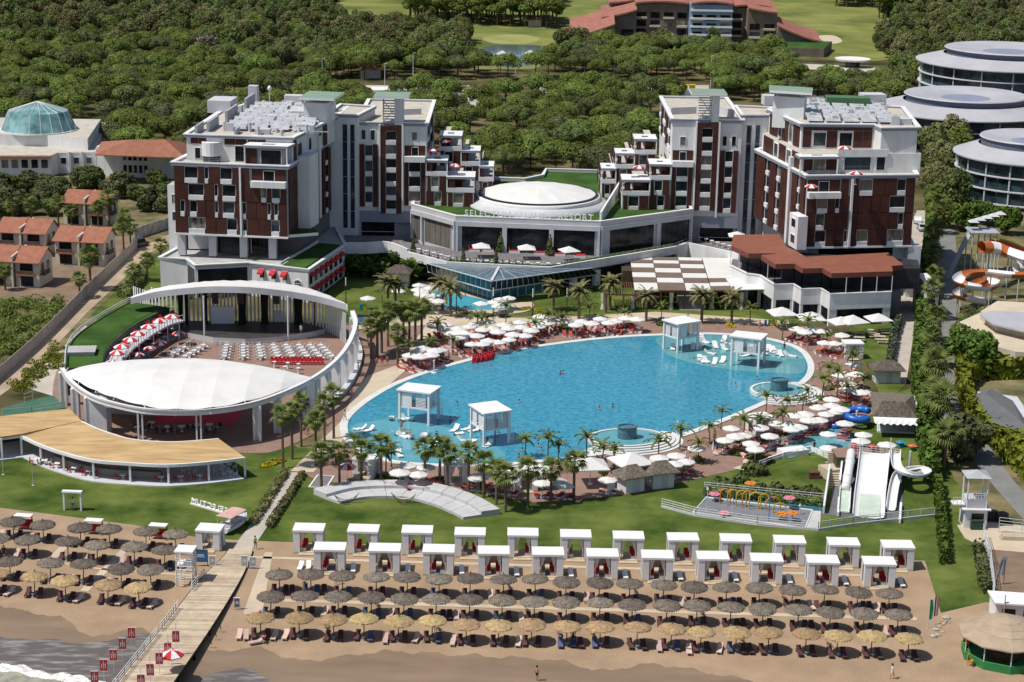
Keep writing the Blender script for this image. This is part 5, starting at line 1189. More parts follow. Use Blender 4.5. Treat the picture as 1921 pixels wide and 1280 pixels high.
ZONES = [
 ('pine', [(-40, 105), (340, 98), (700, 150), (870, 170), (700, 195), (640, 262), (340, 325), (195, 300), (180, 252), (-40, 244)], 7.1, 'umbrella pine in the wood behind the left hotel', 'wood behind the left hotel'),
 ('pine', [(640, 225), (770, 195), (905, 180), (1180, 178), (1262, 200), (1190, 352), (1030, 330), (930, 348), (895, 345), (830, 292), (700, 262)], 7.2, 'umbrella pine in the grove behind the domed hall', 'grove behind the domed hall'),
 ('pine', [(600, 122), (880, 128), (1000, 150), (1090, 108), (1440, 112), (1500, 158), (1640, 160), (1700, 210), (1330, 190), (1330, 152), (600, 150)], 6.3, 'umbrella pine in the belt between the car park and the lake', 'belt of pines beyond the car park'),
 ('dark', [(-40, -25), (620, -25), (650, 60), (880, 78), (905, 128), (600, 135), (340, 105), (-40, 112)], 7.4, 'brownish-green tree in the far wood left of the golf course', 'far wood left of the golf course'),
 ('dark', [(1050, 92), (1400, 85), (1440, 112), (1080, 112)], 6.5, 'brownish-green tree in front of the distant red-roofed hotel', 'trees before the distant hotel'),
 ('dark', [(1640, 108), (1690, 30), (1960, 60), (1960, 110), (1745, 120), (1740, 168), (1650, 215), (1712, 290), (1800, 290), (1810, 420), (1770, 430), (1725, 300), (1640, 240), (1650, 150)], 6.2, 'dark leafy tree near the round disc buildings', 'trees round the disc buildings'),
 ('tall', [(760, 22), (1010, 30), (1130, 50), (1130, 70), (960, 50), (880, 48), (765, 46)], 4.0, 'tall bare-stemmed pine at the edge of the far golf course', 'tall pines at the golf course edge'),
 ('tall', [(1440, 24), (1720, 30), (1720, 42), (1440, 34)], 4.6, 'tall bare-stemmed pine in the row beyond the right fairway', 'tall pines beyond the right fairway'),
 ('dark', [(640, 62), (760, 66), (880, 80), (895, 120), (640, 118)], 6.0, 'brownish tree on the near side of the left fairway', 'trees before the left fairway'),
 ('dark', [(1650, 24), (1960, 30), (1960, 60), (1690, 50)], 6.5, 'dark tree at the far top right beyond the disc buildings', 'far top right trees'),
 ('tall', [(760, -25), (1050, -25), (1050, 14), (760, 10)], 4.6, 'tall bare-stemmed pine at the top edge behind the far fairway', 'tall pines behind the far fairway'),
 ('tall', [(1420, -30), (1960, -30), (1960, 22), (1420, 14)], 4.6, 'tall bare-stemmed pine at the top right edge beyond the fairway', 'tall pines at the top right'),
]
KIND = {'pine': ('umbrella_pine', PINES, 'pine tree'), 'dark': ('leafy_tree', DARKS, 'tree'), 'tall': ('tall_pine', TALLP, 'pine tree')}
ALLT = {}
for k, (kd, poly, gap, lab, grp) in enumerate(ZONES):
 for x, y in scatter(poly, gap, 100 + k):
  q = PJ((x, y, 6)); vis = -30 < q[0] < 1950 and q[1] > -30
  if vis: ALLT.setdefault(kd, []).append((math.hypot(x, y), x, y, lab, grp))
SRC = {}
for kd, lst in ALLT.items():
 nm, specs, cat = KIND[kd]; lst.sort()
 rr = random.Random(5); rest = {}
 for n, (d, x, y, lab, grp) in enumerate(lst):
  s = rr.randrange(len(specs)); sc = rr.uniform(.72, 1.25)
  q_ = PJ((x, y, 6)); sz = 'big ' if sc > 1.07 else ('small ' if sc < .9 else '')
  lab = sz + lab + ', ' + ('far left', 'left', 'mid left', 'mid right', 'right', 'far right')[min(5, max(0, int(q_[0] / 320)))] + (' back' if q_[1] < 60 else ' rear' if q_[1] < 110 else ' middle' if q_[1] < 160 else ' front' if q_[1] < 215 else ' nearest')
  if n < 298:
   o = inst(nm, specs[s], (x, y, 0), rr.uniform(0, 6.28), sc, lab, cat, grp); SRC.setdefault((kd, s), o)
  else: rest.setdefault(s, []).append((x, y, rr.uniform(0, 6.28), sc))
 for s, pts in rest.items():
  me = bpy.data.meshes.new('far_wood'); me.from_pydata([(p[0], p[1], 0) for p in pts], [], [])
  for an, i in (('turn', 2), ('size', 3)):
   at = me.attributes.new(an, 'FLOAT', 'POINT'); at.data.foreach_set('value', [p[i] for p in pts])
  o = bpy.data.objects.new('far_wood', me); COL.objects.link(o); o['kind'] = 'stuff'
  ng = bpy.data.node_groups.new('far_wood', 'GeometryNodeTree'); N, L = ng.nodes, ng.links
  ng.interface.new_socket(name='Geometry', in_out='INPUT', socket_type='NodeSocketGeometry'); ng.interface.new_socket(name='Geometry', in_out='OUTPUT', socket_type='NodeSocketGeometry')
  gi_, go_ = N.new('NodeGroupInput'), N.new('NodeGroupOutput'); ip = N.new('GeometryNodeInstanceOnPoints'); jn = N.new('GeometryNodeJoinGeometry')
  for c in SRC[(kd, s)].children:
   ob = N.new('GeometryNodeObjectInfo'); ob.transform_space = 'ORIGINAL'; ob.inputs['Object'].default_value = c; ob.inputs['As Instance'].default_value = False; L.new(ob.outputs['Geometry'], jn.inputs[0])
  L.new(gi_.outputs[0], ip.inputs['Points']); L.new(jn.outputs[0], ip.inputs['Instance'])
  a1 = N.new('GeometryNodeInputNamedAttribute'); a1.inputs[0].default_value = 'turn'; a2 = N.new('GeometryNodeInputNamedAttribute'); a2.inputs[0].default_value = 'size'
  cx = N.new('ShaderNodeCombineXYZ'); L.new(a1.outputs['Attribute'], cx.inputs[2]); L.new(cx.outputs[0], ip.inputs['Rotation']); L.new(a2.outputs['Attribute'], ip.inputs['Scale'])
  L.new(ip.outputs[0], go_.inputs[0]); md = o.modifiers.new('wood', 'NODES'); md.node_group = ng
print('TREES', {k: len(v) for k, v in ALLT.items()})
place('bare_tree', broad(61, f_grey, 3.2, 4.2, 1.1, 40, .3), 388, 120, 'leafless grey tree standing out in the far left wood', 'tree', None, 1.5)
for i, (x, y) in enumerate(((1816, 862), (1808, 692), (1843, 706), (1833, 420), (1888, 440), (1862, 425), (1812, 435))):
 place('leafy_tree', LEAFY[i % 2] if i else OLIVE[0], x, y, ('broad dark tree by the bend of the asphalt road', 'left of two bright leafy trees beside the asphalt road', 'right of two bright leafy trees beside the asphalt road', 'small clipped tree on the lawn below the near disc building', 'round clipped tree at the right edge below the near disc building', 'middle clipped tree on the lawn below the near disc building', 'bushy tree by the road above the water slides')[i], 'tree', None, (1.5, 1.3, 1.2, 1.0, 1.15, .9, 1.2)[i])
# ---------------------------------------------------------------- beach
thatch_g = mat('weathered_thatch', (.115, .09, .067), .95, .3, 2.5, detail=10, bump=.7, bscale=14, rand=.28, col2=(.165, .14, .115))
thatch_y = mat('fresh_thatch', (.30, .205, .10), .95, .2, 2.5, detail=10, bump=.6, bscale=14, rand=.2, col2=(.38, .275, .14))
thatch_b = mat('browned_thatch', (.30, .195, .10), .95, .25, 2.5, detail=10, bump=.6, bscale=14, rand=.2, col2=(.36, .25, .14))
pole = mat('timber_pole', (.09, .065, .05), .9, .2, 2)
def thatch_parasol(m, seed):
 rr = random.Random(seed); n = 36
 mb = MB(); prof = [(.05, .62), (.4, .50), (.85, .34), (1.25, .20), (1.62, .03)]
 V = [];
 for i, (r, z) in enumerate(prof):
  for k in range(n):
   a = 6.2832 * k / n; j = rr.uniform(-.05, .05) * (i + .5) * .45
   V.append(((r + j) * math.cos(a), (r + j) * math.sin(a), 2.22 + z + rr.uniform(-.03, .03)))
 F = [(i * n + k, i * n + (k + 1) % n, (i + 1) * n + (k + 1) % n, (i + 1) * n + k) for i in range(len(prof) - 1) for k in range(n)]
 mb.add(V, F)
 o = len(mb.v)
 for k in range(n):                       # ragged fringe
  a = 6.2832 * k / n; b = 6.2832 * (k + .8) / n; r = 1.6; r2 = 1.66 + rr.uniform(-.06, .1)
  mb.add([(r * math.cos(a), r * math.sin(a), 2.27), (r * math.cos(b), r * math.sin(b), 2.27), (r2 * math.cos(b), r2 * math.sin(b), 2.10 + rr.uniform(-.08, .04)), (r2 * math.cos(a), r2 * math.sin(a), 2.11)], [(0, 1, 2, 3)])
 mb.lathe([(1.6, 2.21), (.2, 2.67)], n)
 p = MB(); p.cyl(0, 0, -.1, 3.12, .065, .055, 7)
 return [('pole', p.mesh('parasol_pole', pole)), ('thatch_canopy', mb.mesh('thatch_canopy', m))]
THG = [thatch_parasol(thatch_g, s) for s in (1, 2, 3)]; THY = [thatch_parasol(thatch_y, s) for s in (4, 5)]; THB = [thatch_parasol(thatch_b, s) for s in (6, 7)]
def lounger(fm, mm, back=.55):
 """head end towards +y"""
 f = MB()
 for s in (-.28, .28): f.box((s, 0, .24), (.05, 1.9, .06))
 for x, y in ((-.28, -.8), (.28, -.8), (-.28, .7), (.28, .7)): f.box((x, y, 0), (.06, .06, .26))
 for y in (-.9, -.3, .35): f.box((0, y, .25), (.56, .06, .05))
 mt = MB(); mt.box((0, -.35, .30), (.58, 1.25, .08))
 a = math.radians(32); c, s_ = math.cos(a) * .72, math.sin(a) * .72
 mt.add([(x, .28 + (c if k else 0), .30 + z + (s_ if k else 0)) for k in (0, 1) for z in (0, .08) for x in (-.29, .29)], [(0, 1, 5, 4), (2, 6, 7, 3), (0, 2, 3, 1), (4, 5, 7, 6), (0, 4, 6, 2), (1, 3, 7, 5)])
 return [('frame', f.mesh('lounger_frame', fm)), ('mattress', mt.mesh('mattress', mm))]
maroon = mat('striped_maroon_mattress', (.115, .05, .055), .85, .15, 1, stripes=(4.5, .55, 'X'), rand=.2)
pinkm = mat('faded_pink_mattress', (.62, .45, .38), .85, .12, 1.5, stripes=(4.5, .8, 'X'), rand=.15)
bluet = mat('blue_towel', (.07, .09, .16), .9, .2, 2, rand=.5)
LD, LPk, LB, LW_ = lounger(dark, maroon), lounger(white, pinkm), lounger(dark, bluet), lounger(white, white)
LR = [[('frame', lounger(white, redl)[0][1]), ('mattress', lounger(white, redl)[1][1])]][0]
tb_ = MB(); tb_.cyl(0, 0, 0, .42, .05, .05, 6); tb_.cyl(0, 0, .4, .46, .26, .26, 10); tb_.cyl(0, 0, 0, .05, .18, .18, 8); TABLE = tb_.mesh('side_table', mat('grey_plastic', (.25, .28, .33), .5, .1, 1))
ROWS = {
 'back': [(524, 1073), (583, 1072), (643, 1076), (706, 1077), (764, 1078), (824, 1080), (882, 1081), (945, 1082), (1005, 1081), (1062, 1085), (1124, 1087), (1182, 1090), (1245, 1091), (1303, 1096), (1364, 1097), (1426, 1098), (1487, 1100), (1547, 1102), (1609, 1104), (1670, 1107)],
 'middle': [(507, 1114), (572, 1113), (634, 1113), (696, 1115), (757, 1117), (818, 1119), (881, 1120), (942, 1121), (1003, 1124), (1063, 1125), (1126, 1126), (1187, 1128), (1251, 1131), (1308, 1131), (1372, 1135), (1433, 1136), (1499, 1139), (1558, 1143), (1622, 1144), (1686, 1149)],
 'front': [(489, 1154), (561, 1154), (626, 1157), (683, 1157), (747, 1159), (811, 1160), (875, 1165), (936, 1167), (998, 1167), (1064, 1169), (1127, 1169), (1196, 1173), (1260, 1174), (1316, 1179), (1382, 1180), (1444, 1183), (1513, 1185), (1572, 1188), (1637, 1189), (1706, 1193)]}
LEFTR = {
 'back': [(24, 972), (80, 978), (150, 985), (204, 988), (273, 993), (329, 997)],
 'second': [(-8, 1003), (53, 1006), (126, 1012), (181, 1017), (251, 1021), (308, 1027)],
 'third': [(18, 1047), (93, 1052), (155, 1055), (226, 1061), (282, 1063)],
 'front': [(-8, 1073), (63, 1078), (122, 1085), (201, 1090), (260, 1096)]}
def beach_unit(x, y, spec, row, i, side, tot, rr, extra, ptxt):
 g = P(x, y + 2, 2.52); g.z = .07
 pl = f'{nth(i)} from the left in the {row} row {ptxt}'
 inst('thatched_parasol', spec, g, rr.uniform(0, 6.28), (1, 1, rr.uniform(.95, 1.05)), pl, 'parasol', f'thatched parasols on the {side} beach')
 for k, dx in enumerate((-.72, .78)):
  dx += rr.uniform(-.08, .08); c = g + Vector((dx, -.35 + rr.uniform(-.25, .15), .0))
  sp = LB if rr.random() < .1 else LD
  inst('beach_lounger', sp, c, rr.uniform(-.12, .12), 1, f'{("blue towelled" if sp is LB else "dark striped")} lounger, {("left", "right")[k]} under the {nth(i)} {side} beach parasol, {row} row', 'lounger', f'loungers on the {side} beach')
 inst('side_table', TABLE, g + Vector((.05, -.75, 0)), 0, 1, f'small table under the {nth(i)} parasol from the left, {row} row, {side} beach', 'table', f'beach tables on the {side} beach')
 for dx, dy, rz, sp in extra:
  inst('beach_lounger', sp, g + Vector((dx, dy, 0)), rz, 1, f'{"pale pink" if sp is LPk else "dark"} lounger beside the {nth(i)} {side} beach parasol, {row} row', 'lounger', f'loungers on the {side} beach')
rr = random.Random(3)
for row, lst in ROWS.items():
 for i, (x, y) in enumerate(lst):
  spec = rr.choice(THG) if row != 'front' else (THY[i % 2] if i < 6 or i > 13 else THB[i % 2])
  ex = []
  if row == 'front':
   if i == 0: ex = [(-1.6, -.7, .1, LPk), (-2.4, -.6, 0, LPk), (1.6, -.6, -.1, LPk), (-.2, -2.2, -1.1, LPk)]
   elif i in (1, 6, 8): ex = [(-1.5, -.6, -.1, LPk)]
   elif i in (4, 12, 13): ex = [(2.1, -.5, -.2, LPk), (-1.4, -.9, 0, LPk)]
   elif i == 8: ex = [(2, -.6, 0, LPk)]
   elif i in (14, 9): ex = [(1.6, -.5, .1, LD)]
  elif rr.random() < .3: ex = [(-1.5, -.4, rr.uniform(-.2, .2), LPk)]
  elif rr.random() < .25: ex = [(1.6, -.3, rr.uniform(-.2, .2), LD)]
  beach_unit(x, y, spec, row, i, 'main', len(lst), rr, ex, ('of fresh straw parasols on the main beach' if row == 'front' else 'of weathered thatched parasols on the main beach'))
for row, lst in LEFTR.items():
 for i, (x, y) in enumerate(lst):
  spec = rr.choice(THG) if row != 'front' else THB[i % 2]
  ex = [(1.7, -.7, -.35, LPk)] if row == 'front' and i != 1 else ([(-1.5, -.3, .1, LPk)] if rr.random() < .2 else [])
  beach_unit(x, y, spec, row, i, 'left', len(lst), rr, ex, 'of thatched parasols on the left beach')
for o in COL.objects:
 if o.name.startswith('thatched_parasol'): o.rotation_euler.x = rr.gauss(0, .03); o.rotation_euler.y = rr.gauss(0, .03)
# cabanas
slat = mat('white_slats', (.68, .68, .70), .6, .06, .5, stripes=(7, .86, 'Z'))
floorw = mat('pale_boards', (.50, .40, .28), .8, .1, .8)
def cabana_spec(w_=3.8, d=2.6, h=3.0, curtain=True, seed=0):
 f = MB(); f.box((0, 0, 0), (w_, d, .18)); f.box((0, -d / 2 - .35, 0), (w_ * .62, .7, .1))
 rf = MB(); rf.box((0, 0, h), (w_ + .15, d + .15, .14)); rf.box((0, -d / 2 - .02, h - .12), (w_, .1, .12))
 parts = [('floor', f.mesh('cabana_floor', floorw)), ('roof', rf.mesh('cabana_roof', white))]
 for sx in (-1, 1):
  for sy, nm in ((-1, 'front_screen'), (1, 'back_screen')):
   s = MB(); s.box((sx * (w_ / 2 - .44), sy * (d / 2 - .04), .18), (.84, .08, h - .18)); parts.append((nm, s.mesh(nm, slat)))
  s = MB(); s.box((sx * (w_ / 2 - .04), -d / 2 + .45, .18), (.08, .8, h - .18)); s.box((sx * (w_ / 2 - .04), d / 2 - .45, .18), (.08, .8, h - .18)); s.box((sx * (w_ / 2 - .04), 0, h - .4), (.07, d - .2, .38)); parts.append(('side_screen', s.mesh('side_screen', slat)))
  x0 = sx * (w_ / 2 - .98)
  pts = [(0, h - .05), (.75, h - .05), (.38, 1.75), (.12, 1.35), (.16, .3), (0, .3)]
  c = MB(); c.add([(x0 - sx * px_, d / 2 - .15 - .05 * (k % 2), z) for k, (px_, z) in enumerate(pts)], [(0, 1, 2, 3, 4, 5)])
  parts.append(('curtain', c.mesh('cabana_curtain', curt))); c = MB(); c.add([(x0 - sx * px_ * .8, -d / 2 + .15 + .05 * (k % 2), z) for k, (px_, z) in enumerate(pts)], [(0, 1, 2, 3, 4, 5)])
  parts.append(('curtain', c.mesh('cabana_curtain', curt)))
 return parts
CAB = cabana_spec()
bkp = MB(); bkp.box((0, 1.22, .9), (2.3, .06, 1.9)); rgp = MB(); rgp.box((0, -.1, .18), (1.9, 1.6, .03))
CABF = CAB + [('back_curtain', bkp.mesh('back_curtain', mat('beige_curtain', (.50, .43, .34), .9, .1, 1.5))), ('rug', rgp.mesh('cabana_rug', mat('grey_rug', (.22, .21, .22), .9, .2, 3)))]
def daybed(m):
 b = MB(); b.box((0, 0, 0), (.85, 1.9, .38), 0, 0); b.box((0, -.1, .38), (.8, 1.6, .14), 0, 1)
 b.add([(x, y, z) for y, z in ((.62, .42), (.95, .42), (1.0, 1.0), (.9, 1.02)) for x in (-.4, .4)], [(0, 1, 3, 2), (2, 3, 5, 4), (4, 5, 7, 6), (6, 7, 1, 0), (0, 2, 4, 6), (1, 7, 5, 3)], 1)
 me = b.mesh('daybed', [white, m]); return [('bed_frame', me)]
DBR = daybed(redf); DBG = daybed(mat('beige_cushion', (.35, .25, .17), .9, .1, 2))
cb_front = [(619, 1026), (722, 1028), (823, 1030), (926, 1033), (1028, 1035), (1130, 1038), (1233, 1041), (1337, 1043), (1438, 1047), (1543, 1050), (1649, 1053)]
cb_back = [(580, 990), (682, 992), (783, 994), (882, 998), (981, 999), (1080, 1002), (1179, 1005), (1281, 1008), (1380, 1010), (1481, 1013), (1582, 1017), (1684, 1022)]
CABX = {}
for row, lst, dy in (('front', cb_front, 0), ('back', cb_back, 0)):
 for i, (x, y) in enumerate(lst):
  g = P(x, y, 3.1); g.z = .08
  inst('beach_cabana', CABF if row == 'front' or i == 11 else CAB, g, rr.uniform(-.03, .03), 1, f'{nth(i)} from the left in the {row} row of white beach cabanas', 'cabana', f'{row} row of white cabanas')
  k = 0
  for dx, sp in ((-.72, rr.choice((DBR, DBR, DBG))), (.72, rr.choice((DBR, DBG, DBR)))):
   if rr.random() < .85:
    inst('daybed', sp, g + Vector((dx, .1, .18)), rr.uniform(-.1, .1), 1, f'{"red" if sp is DBR else "beige"} daybed, {"left" if dx < 0 else "right"} inside the {nth(i)} {row} cabana from the left', 'daybed', 'daybeds in the cabanas')
  if row == 'front':
   inst('white_lounger', LW_, g + Vector((2.9, -.35, 0)), .05, 1, f'white lounger on the sand right of the {nth(i)} front cabana from the left', 'lounger', 'white loungers between the cabanas')
   inst('side_table', TABLE, g + Vector((2.35, .3, 0)), 0, .8, f'small table on the sand right of the {nth(i)} front cabana', 'table', 'tables between the cabanas')
   if i == 0: inst('white_lounger', LW_, g + Vector((-2.7, .2, 0)), .1, 1, 'white lounger left of the first front cabana', 'lounger', 'white loungers between the cabanas'); inst('white_lounger', LW_, g + Vector((-3.7, 0, 0)), -.1, 1, 'outermost white lounger left of the first front cabana', 'lounger', 'white loungers between the cabanas')
inst('beach_cabana', cabana_spec(3.1, 2.6, 2.6), P(394, 992, 2.6) * 1, rad(-6), 1, 'white cabana beside the boardwalk near the landed boat', 'cabana'); COL.objects[-1].location.z = .08
o = [q for q in COL.objects if q.get('label') == 'white cabana beside the boardwalk near the landed boat'][0]; o.location.z = .08
# white bench swings at the top of the left beach
for i, (x, y) in enumerate(((44, 968), (176, 977), (297, 986))):
 g = P(x, y, 1.9); g.z = .07; mb1 = MB(); mb1.box((0, 0, 1.85), (2.3, 1.2, .12), rad(-4)); mb2 = MB(); mb2.box((0, .1, .4), (2.0, .7, .14)); mb2.box((0, .45, .5), (2.0, .12, .7)); mb3 = MB()
 for sx in (-1.1, 1.1): mb3.bar((sx, -.5, 0), (sx, 0, 1.85), .08, .08); mb3.bar((sx, .5, 0), (sx, 0, 1.85), .08, .08)
 inst('swing_seat', [('canopy', mb1.mesh('swing_canopy', white)), ('seat', mb2.mesh('swing_seat_cushion', redf)), ('frame', mb3.mesh('swing_frame', dark))], g, rad(-4), 1, ('left', 'middle', 'right')[i] + ' one of three canopied swing seats behind the left beach parasols', 'swing seat', 'canopied swing seats')
# boardwalk
BW = thing('boardwalk', 'wide pale timber boardwalk running from the garden path across the sand into the sea', 'boardwalk', P(400, 1120, 0))
bl_ = [(430, 1030), (418, 1045), (372, 1092), (304, 1178), (214, 1290), (185, 1330)]; br_ = [(474, 1030), (468, 1050), (448, 1092), (395, 1178), (318, 1290), (290, 1330)]
zs = (.4, .4, .5, 1.0, 1.6, 1.6); A = spl([P(x, y, z) for (x, y), z in zip(bl_, zs)], 8); B = spl([P(x, y, z) for (x, y), z in zip(br_, zs)], 8)
def atl(L, y):
 for a, b in zip(L, L[1:]):
  if (a.y - y) * (b.y - y) <= 0 and a.y != b.y: return a.lerp(b, (y - a.y) / (b.y - a.y))
 return min(L, key=lambda p: abs(p.y - y))
y = min(A[0].y, B[0].y); yend = max(A[-1].y, B[-1].y) + .5; n = 0
while y > yend:
 a, b = atl(A, y), atl(B, y); c, d = atl(A, y - .38), atl(B, y - .38); mb = MB()
 zz = a.z - .07 + rr.uniform(0, .015)
 mb.prism([(a.x, a.y), (b.x, b.y), (d.x, d.y), (c.x, c.y)], zz, zz + .07); o = mb.build('plank', g_plank, BW); y -= .40
mb = MB()
for L_ in (A, B):
 for p, q in zip(L_, L_[1:]): mb.bar(p - Vector((.1, 0, .3)), q - Vector((.1, 0, .3)), .2, .36)
 for p in L_[::3]: mb.box((p.x - .15, p.y, -.3), (.25, .25, max(.3, p.z))); mb.build('side_beam', pole, BW, kind='stuff')
for s, L_, y0, y1 in ((1, A, 1072, 1290), ):
 segs = [(1070, 1105), (1140, 1188), (1195, 1330)]
 for (u, v) in segs:
  pts = []
  for k in range(9):
   yy = u + (v - u) * k / 8; q = min(A, key=lambda p: abs(PJ(p)[1] - yy)); pts.append(Vector((q.x - .15, P(0, yy, .5).y, .48)))
  pts = [Vector((atl(A, p.y).x + .1, p.y, atl(A, p.y).z - .02)) for p in pts]
  mb = MB(); railing(mb, pts, 1.0, 1.2, .03, 0, 3); mb.build('railing', white, BW)
mb = MB(); q = [atl(B, P(380, yy, .5).y) for yy in (1180, 1195, 1210)];
for p in q: mb.tube([p + Vector((.1, 0, .1)), p + Vector((.5, 0, .6)), p + Vector((.9, 0, .1)), p + Vector((1.0, 0, -.5))], .05)
mb.build('boat_ladder', dark, BW)
# banners along the boardwalk: red with a white emblem
banm = mat('red_banner', (.42, .035, .05), .8, .1, 2)
for s, lst in (('left', [(248, 1188, 1222), (231, 1208, 1240), (214, 1229, 1265), (196, 1248, 1287), (179, 1270, 1305)]), ('right', [(331, 1194, 1230), (316, 1216, 1250), (300, 1235, 1272), (283, 1256, 1292), (266, 1276, 1316)])):
 for i, (x, y, yb) in enumerate(lst):
  g = P(x, yb, .2 if s == 'left' else 1.2); z1 = zat(g, y - 11); pl_ = MB(); pl_.cyl(0, 0, 0, z1 - .3, .03, .03, 6); hh = z1 - g.z
  b = MB(); b.box((0, 0, hh - 1.35), (.78, .05, 1.3), 0, 0); t_ = MB(); t_.box((0, 0, hh - .06), (.84, .06, .07)); t_.box((0, 0, hh - 1.42), (.84, .06, .07))
  e = MB()
  for k in range(3): e.box((-.2 + .2 * k, -.035, hh - 1.05), (.09, .012, .75 - .2 * abs(k - 1)))
  e.box((0, -.035, hh - .7), (.5, .012, .08))
  inst('banner', [('mast', pl_.mesh('banner_mast', steel)), ('cloth', b.mesh('banner_cloth', banm), None, [('emblem', e.mesh('banner_emblem', mat('emblem_white', (.6, .55, .5), .8)))]), ('batten', t_.mesh('banner_batten', white))], g, rad(4), 1, f'{nth(i)} red banner from the land end along the {s} side of the boardwalk', 'banner', 'red banners along the boardwalk')
# striped parasols
def striped(r=1.35, h=2.15, big=False):
 c = MB(); n = 8
 for k in range(n):
  a, b = 6.2832 * k / n, 6.2832 * (k + 1) / n
  for i, ((r0, z0), (r1, z1)) in enumerate((((0, .52), (r * .5, .36)), ((r * .5, .36), (r, 0)), ((r, 0), (r * 1.0, -.14)))):
   c.add([(r0 * math.cos(a), r0 * math.sin(a), h + z0), (r1 * math.cos(a), r1 * math.sin(a), h + z1), (r1 * math.cos(b), r1 * math.sin(b), h + z1), (r0 * math.cos(b), r0 * math.sin(b), h + z0)], [(0, 1, 2, 3)], k % 2)
 p = MB(); p.cyl(0, 0, 0, h + .6, .03, .03, 6); p.cyl(0, 0, 0, .08, .3, .3, 10)
 return [('pole', p.mesh('parasol_pole', white)), ('canopy', c.mesh('striped_canopy', [redf, white]))]
STR = striped()
def stripedp(x, y, z, lab, sc=1, grp=None):
 g = P(x, y + 3, z + 2.3 * sc); g.z = z; inst('striped_parasol', STR, g, R.uniform(0, 1), sc, lab, 'parasol', grp)
stripedp(322, 1222, 1.25, 'red and white striped parasol standing on the boardwalk among the banners')
stripedp(651, 871, .1, 'red and white striped parasol beside the white pool cabana near the path')
for i, (x, y) in enumerate(((323, 590), (299, 598), (278, 609), (259, 622), (245, 633), (228, 646), (220, 658), (212, 676))): stripedp(x, y, 3.2, nth(i) + ' from the top of the striped parasols on the curved theatre balcony', 1.0, 'striped parasols on the theatre balcony')
for i, (x, y) in enumerate(((300, 640), (280, 650), (258, 662), (335, 622))): stripedp(x, y, .1, 'striped parasol below the curved theatre balcony', .9, 'striped parasols below the balcony')
for lab, x, y, z in (('striped parasol on the highest terrace of the left wing', 834, 261, 21), ('striped parasol on the middle terrace of the left wing', 813, 277, 21), ('striped parasol on the lowest terrace of the left wing', 854, 307, 17.8), ('striped parasol on the far terrace of the right wing', 1187, 291, 17.8), ('striped parasol on the near terrace of the right wing', 1199, 310, 17.8), ('open striped parasol on the upper roof terrace of the right hotel block', 1584, 274, 28.5), ('half folded striped parasol on the lower roof terrace of the right hotel block', 1606, 321, 24.6), ('striped parasol on the corner balcony of the right hotel block', 1522, 346, 21.0)):
 stripedp(x, y, z, lab, 1.0)
# lifeguard tower, kiosk signs
def simple(name, label, cat, loc, rz, parts, group=None, sc=1):
 return inst(name, [(n, b.mesh(n, m)) for n, b, m in parts], loc, rz, sc, label, cat, group)
b1, b2, b3 = MB(), MB(), MB()
for x in (-.9, .9):
 for y_ in (-.9, .9): b1.bar((x * 1.1, y_ * 1.1, 0), (x, y_, 4.4), .14, .14)
for z in (1.2, 2.2, 3.3):
 b1.bar((-1, -1, z), (1, -1, z), .1, .1); b1.bar((-1, 1, z), (1, 1, z), .1, .1); b1.bar((1, -1, z), (1, 1, z), .1, .1)
b2.box((0, 0, 2.6), (2.1, 2.1, .12)); railing(b2, [(-1, -1, 2.7), (1, -1, 2.7), (1, 1, 2.7)], .9, .5, .03)
b3.box((0, 0, 4.4), (2.3, 2.3, .2)); b4 = MB()
for k in range(9): b4.box((-.3, -1.3 + .05 * k, .25 + k * .28), (.6, .08, .06))
simple('lifeguard_tower', 'white timber lifeguard tower with ladder at the head of the boardwalk', 'tower', P(350, 1095, 0), rad(-5), [('leg_frame', b1, white), ('platform', b2, white), ('roof', b3, white), ('ladder', b4, white)])
def panel_sign(lab, x, y, w_, h_, z0, m, fr, rz=0):
 b = MB(); b.box((0, 0, z0), (w_, .08, h_)); f = MB()
 f.box((-w_ / 2, 0, 0), (.08, .12, z0 + h_)); f.box((w_ / 2, 0, 0), (.08, .12, z0 + h_)); f.box((0, 0, z0 + h_), (w_ + .1, .12, .08)); f.box((0, 0, z0 - .06), (w_ + .1, .12, .08))
 t = MB(); t.box((0, -.05, z0 + h_ * .55), (w_ * .5, .02, h_ * .08)); t.box((0, -.05, z0 + h_ * .4), (w_ * .6, .02, h_ * .05)); t.cyl(0, 0, 0, .01, .01)
 simple('sign_board', lab, 'sign', P(x, y, .1), rz, [('board', b, m), ('frame', f, fr), ('print_lines', t, white)])
panel_sign('blue notice board in a dark frame beside the lifeguard tower', 377, 1062, 1.7, 1.5, .6, mat('sign_blue', (.03, .13, .30), .5, .1, 1), pole)
panel_sign('grey easel sign on the left edge of the boardwalk', 399, 1065, .8, 1.2, .3, mat('sign_grey', (.35, .38, .40), .5, .2, 3), white)
panel_sign('left of two easel signs at the right edge of the boardwalk', 459, 1066, .8, 1.3, .3, mat('sign_grey', (.35, .38, .4)), white)
panel_sign('right of two easel signs at the right edge of the boardwalk', 475, 1067, .8, 1.2, .3, mat('sign_grey', (.35, .38, .4)), white)
panel_sign('grey easel sign alone on the sand right of the boardwalk', 445, 1143, .7, 1.2, .2, mat('sign_dark', (.10, .13, .15), .5, .2, 3), white)
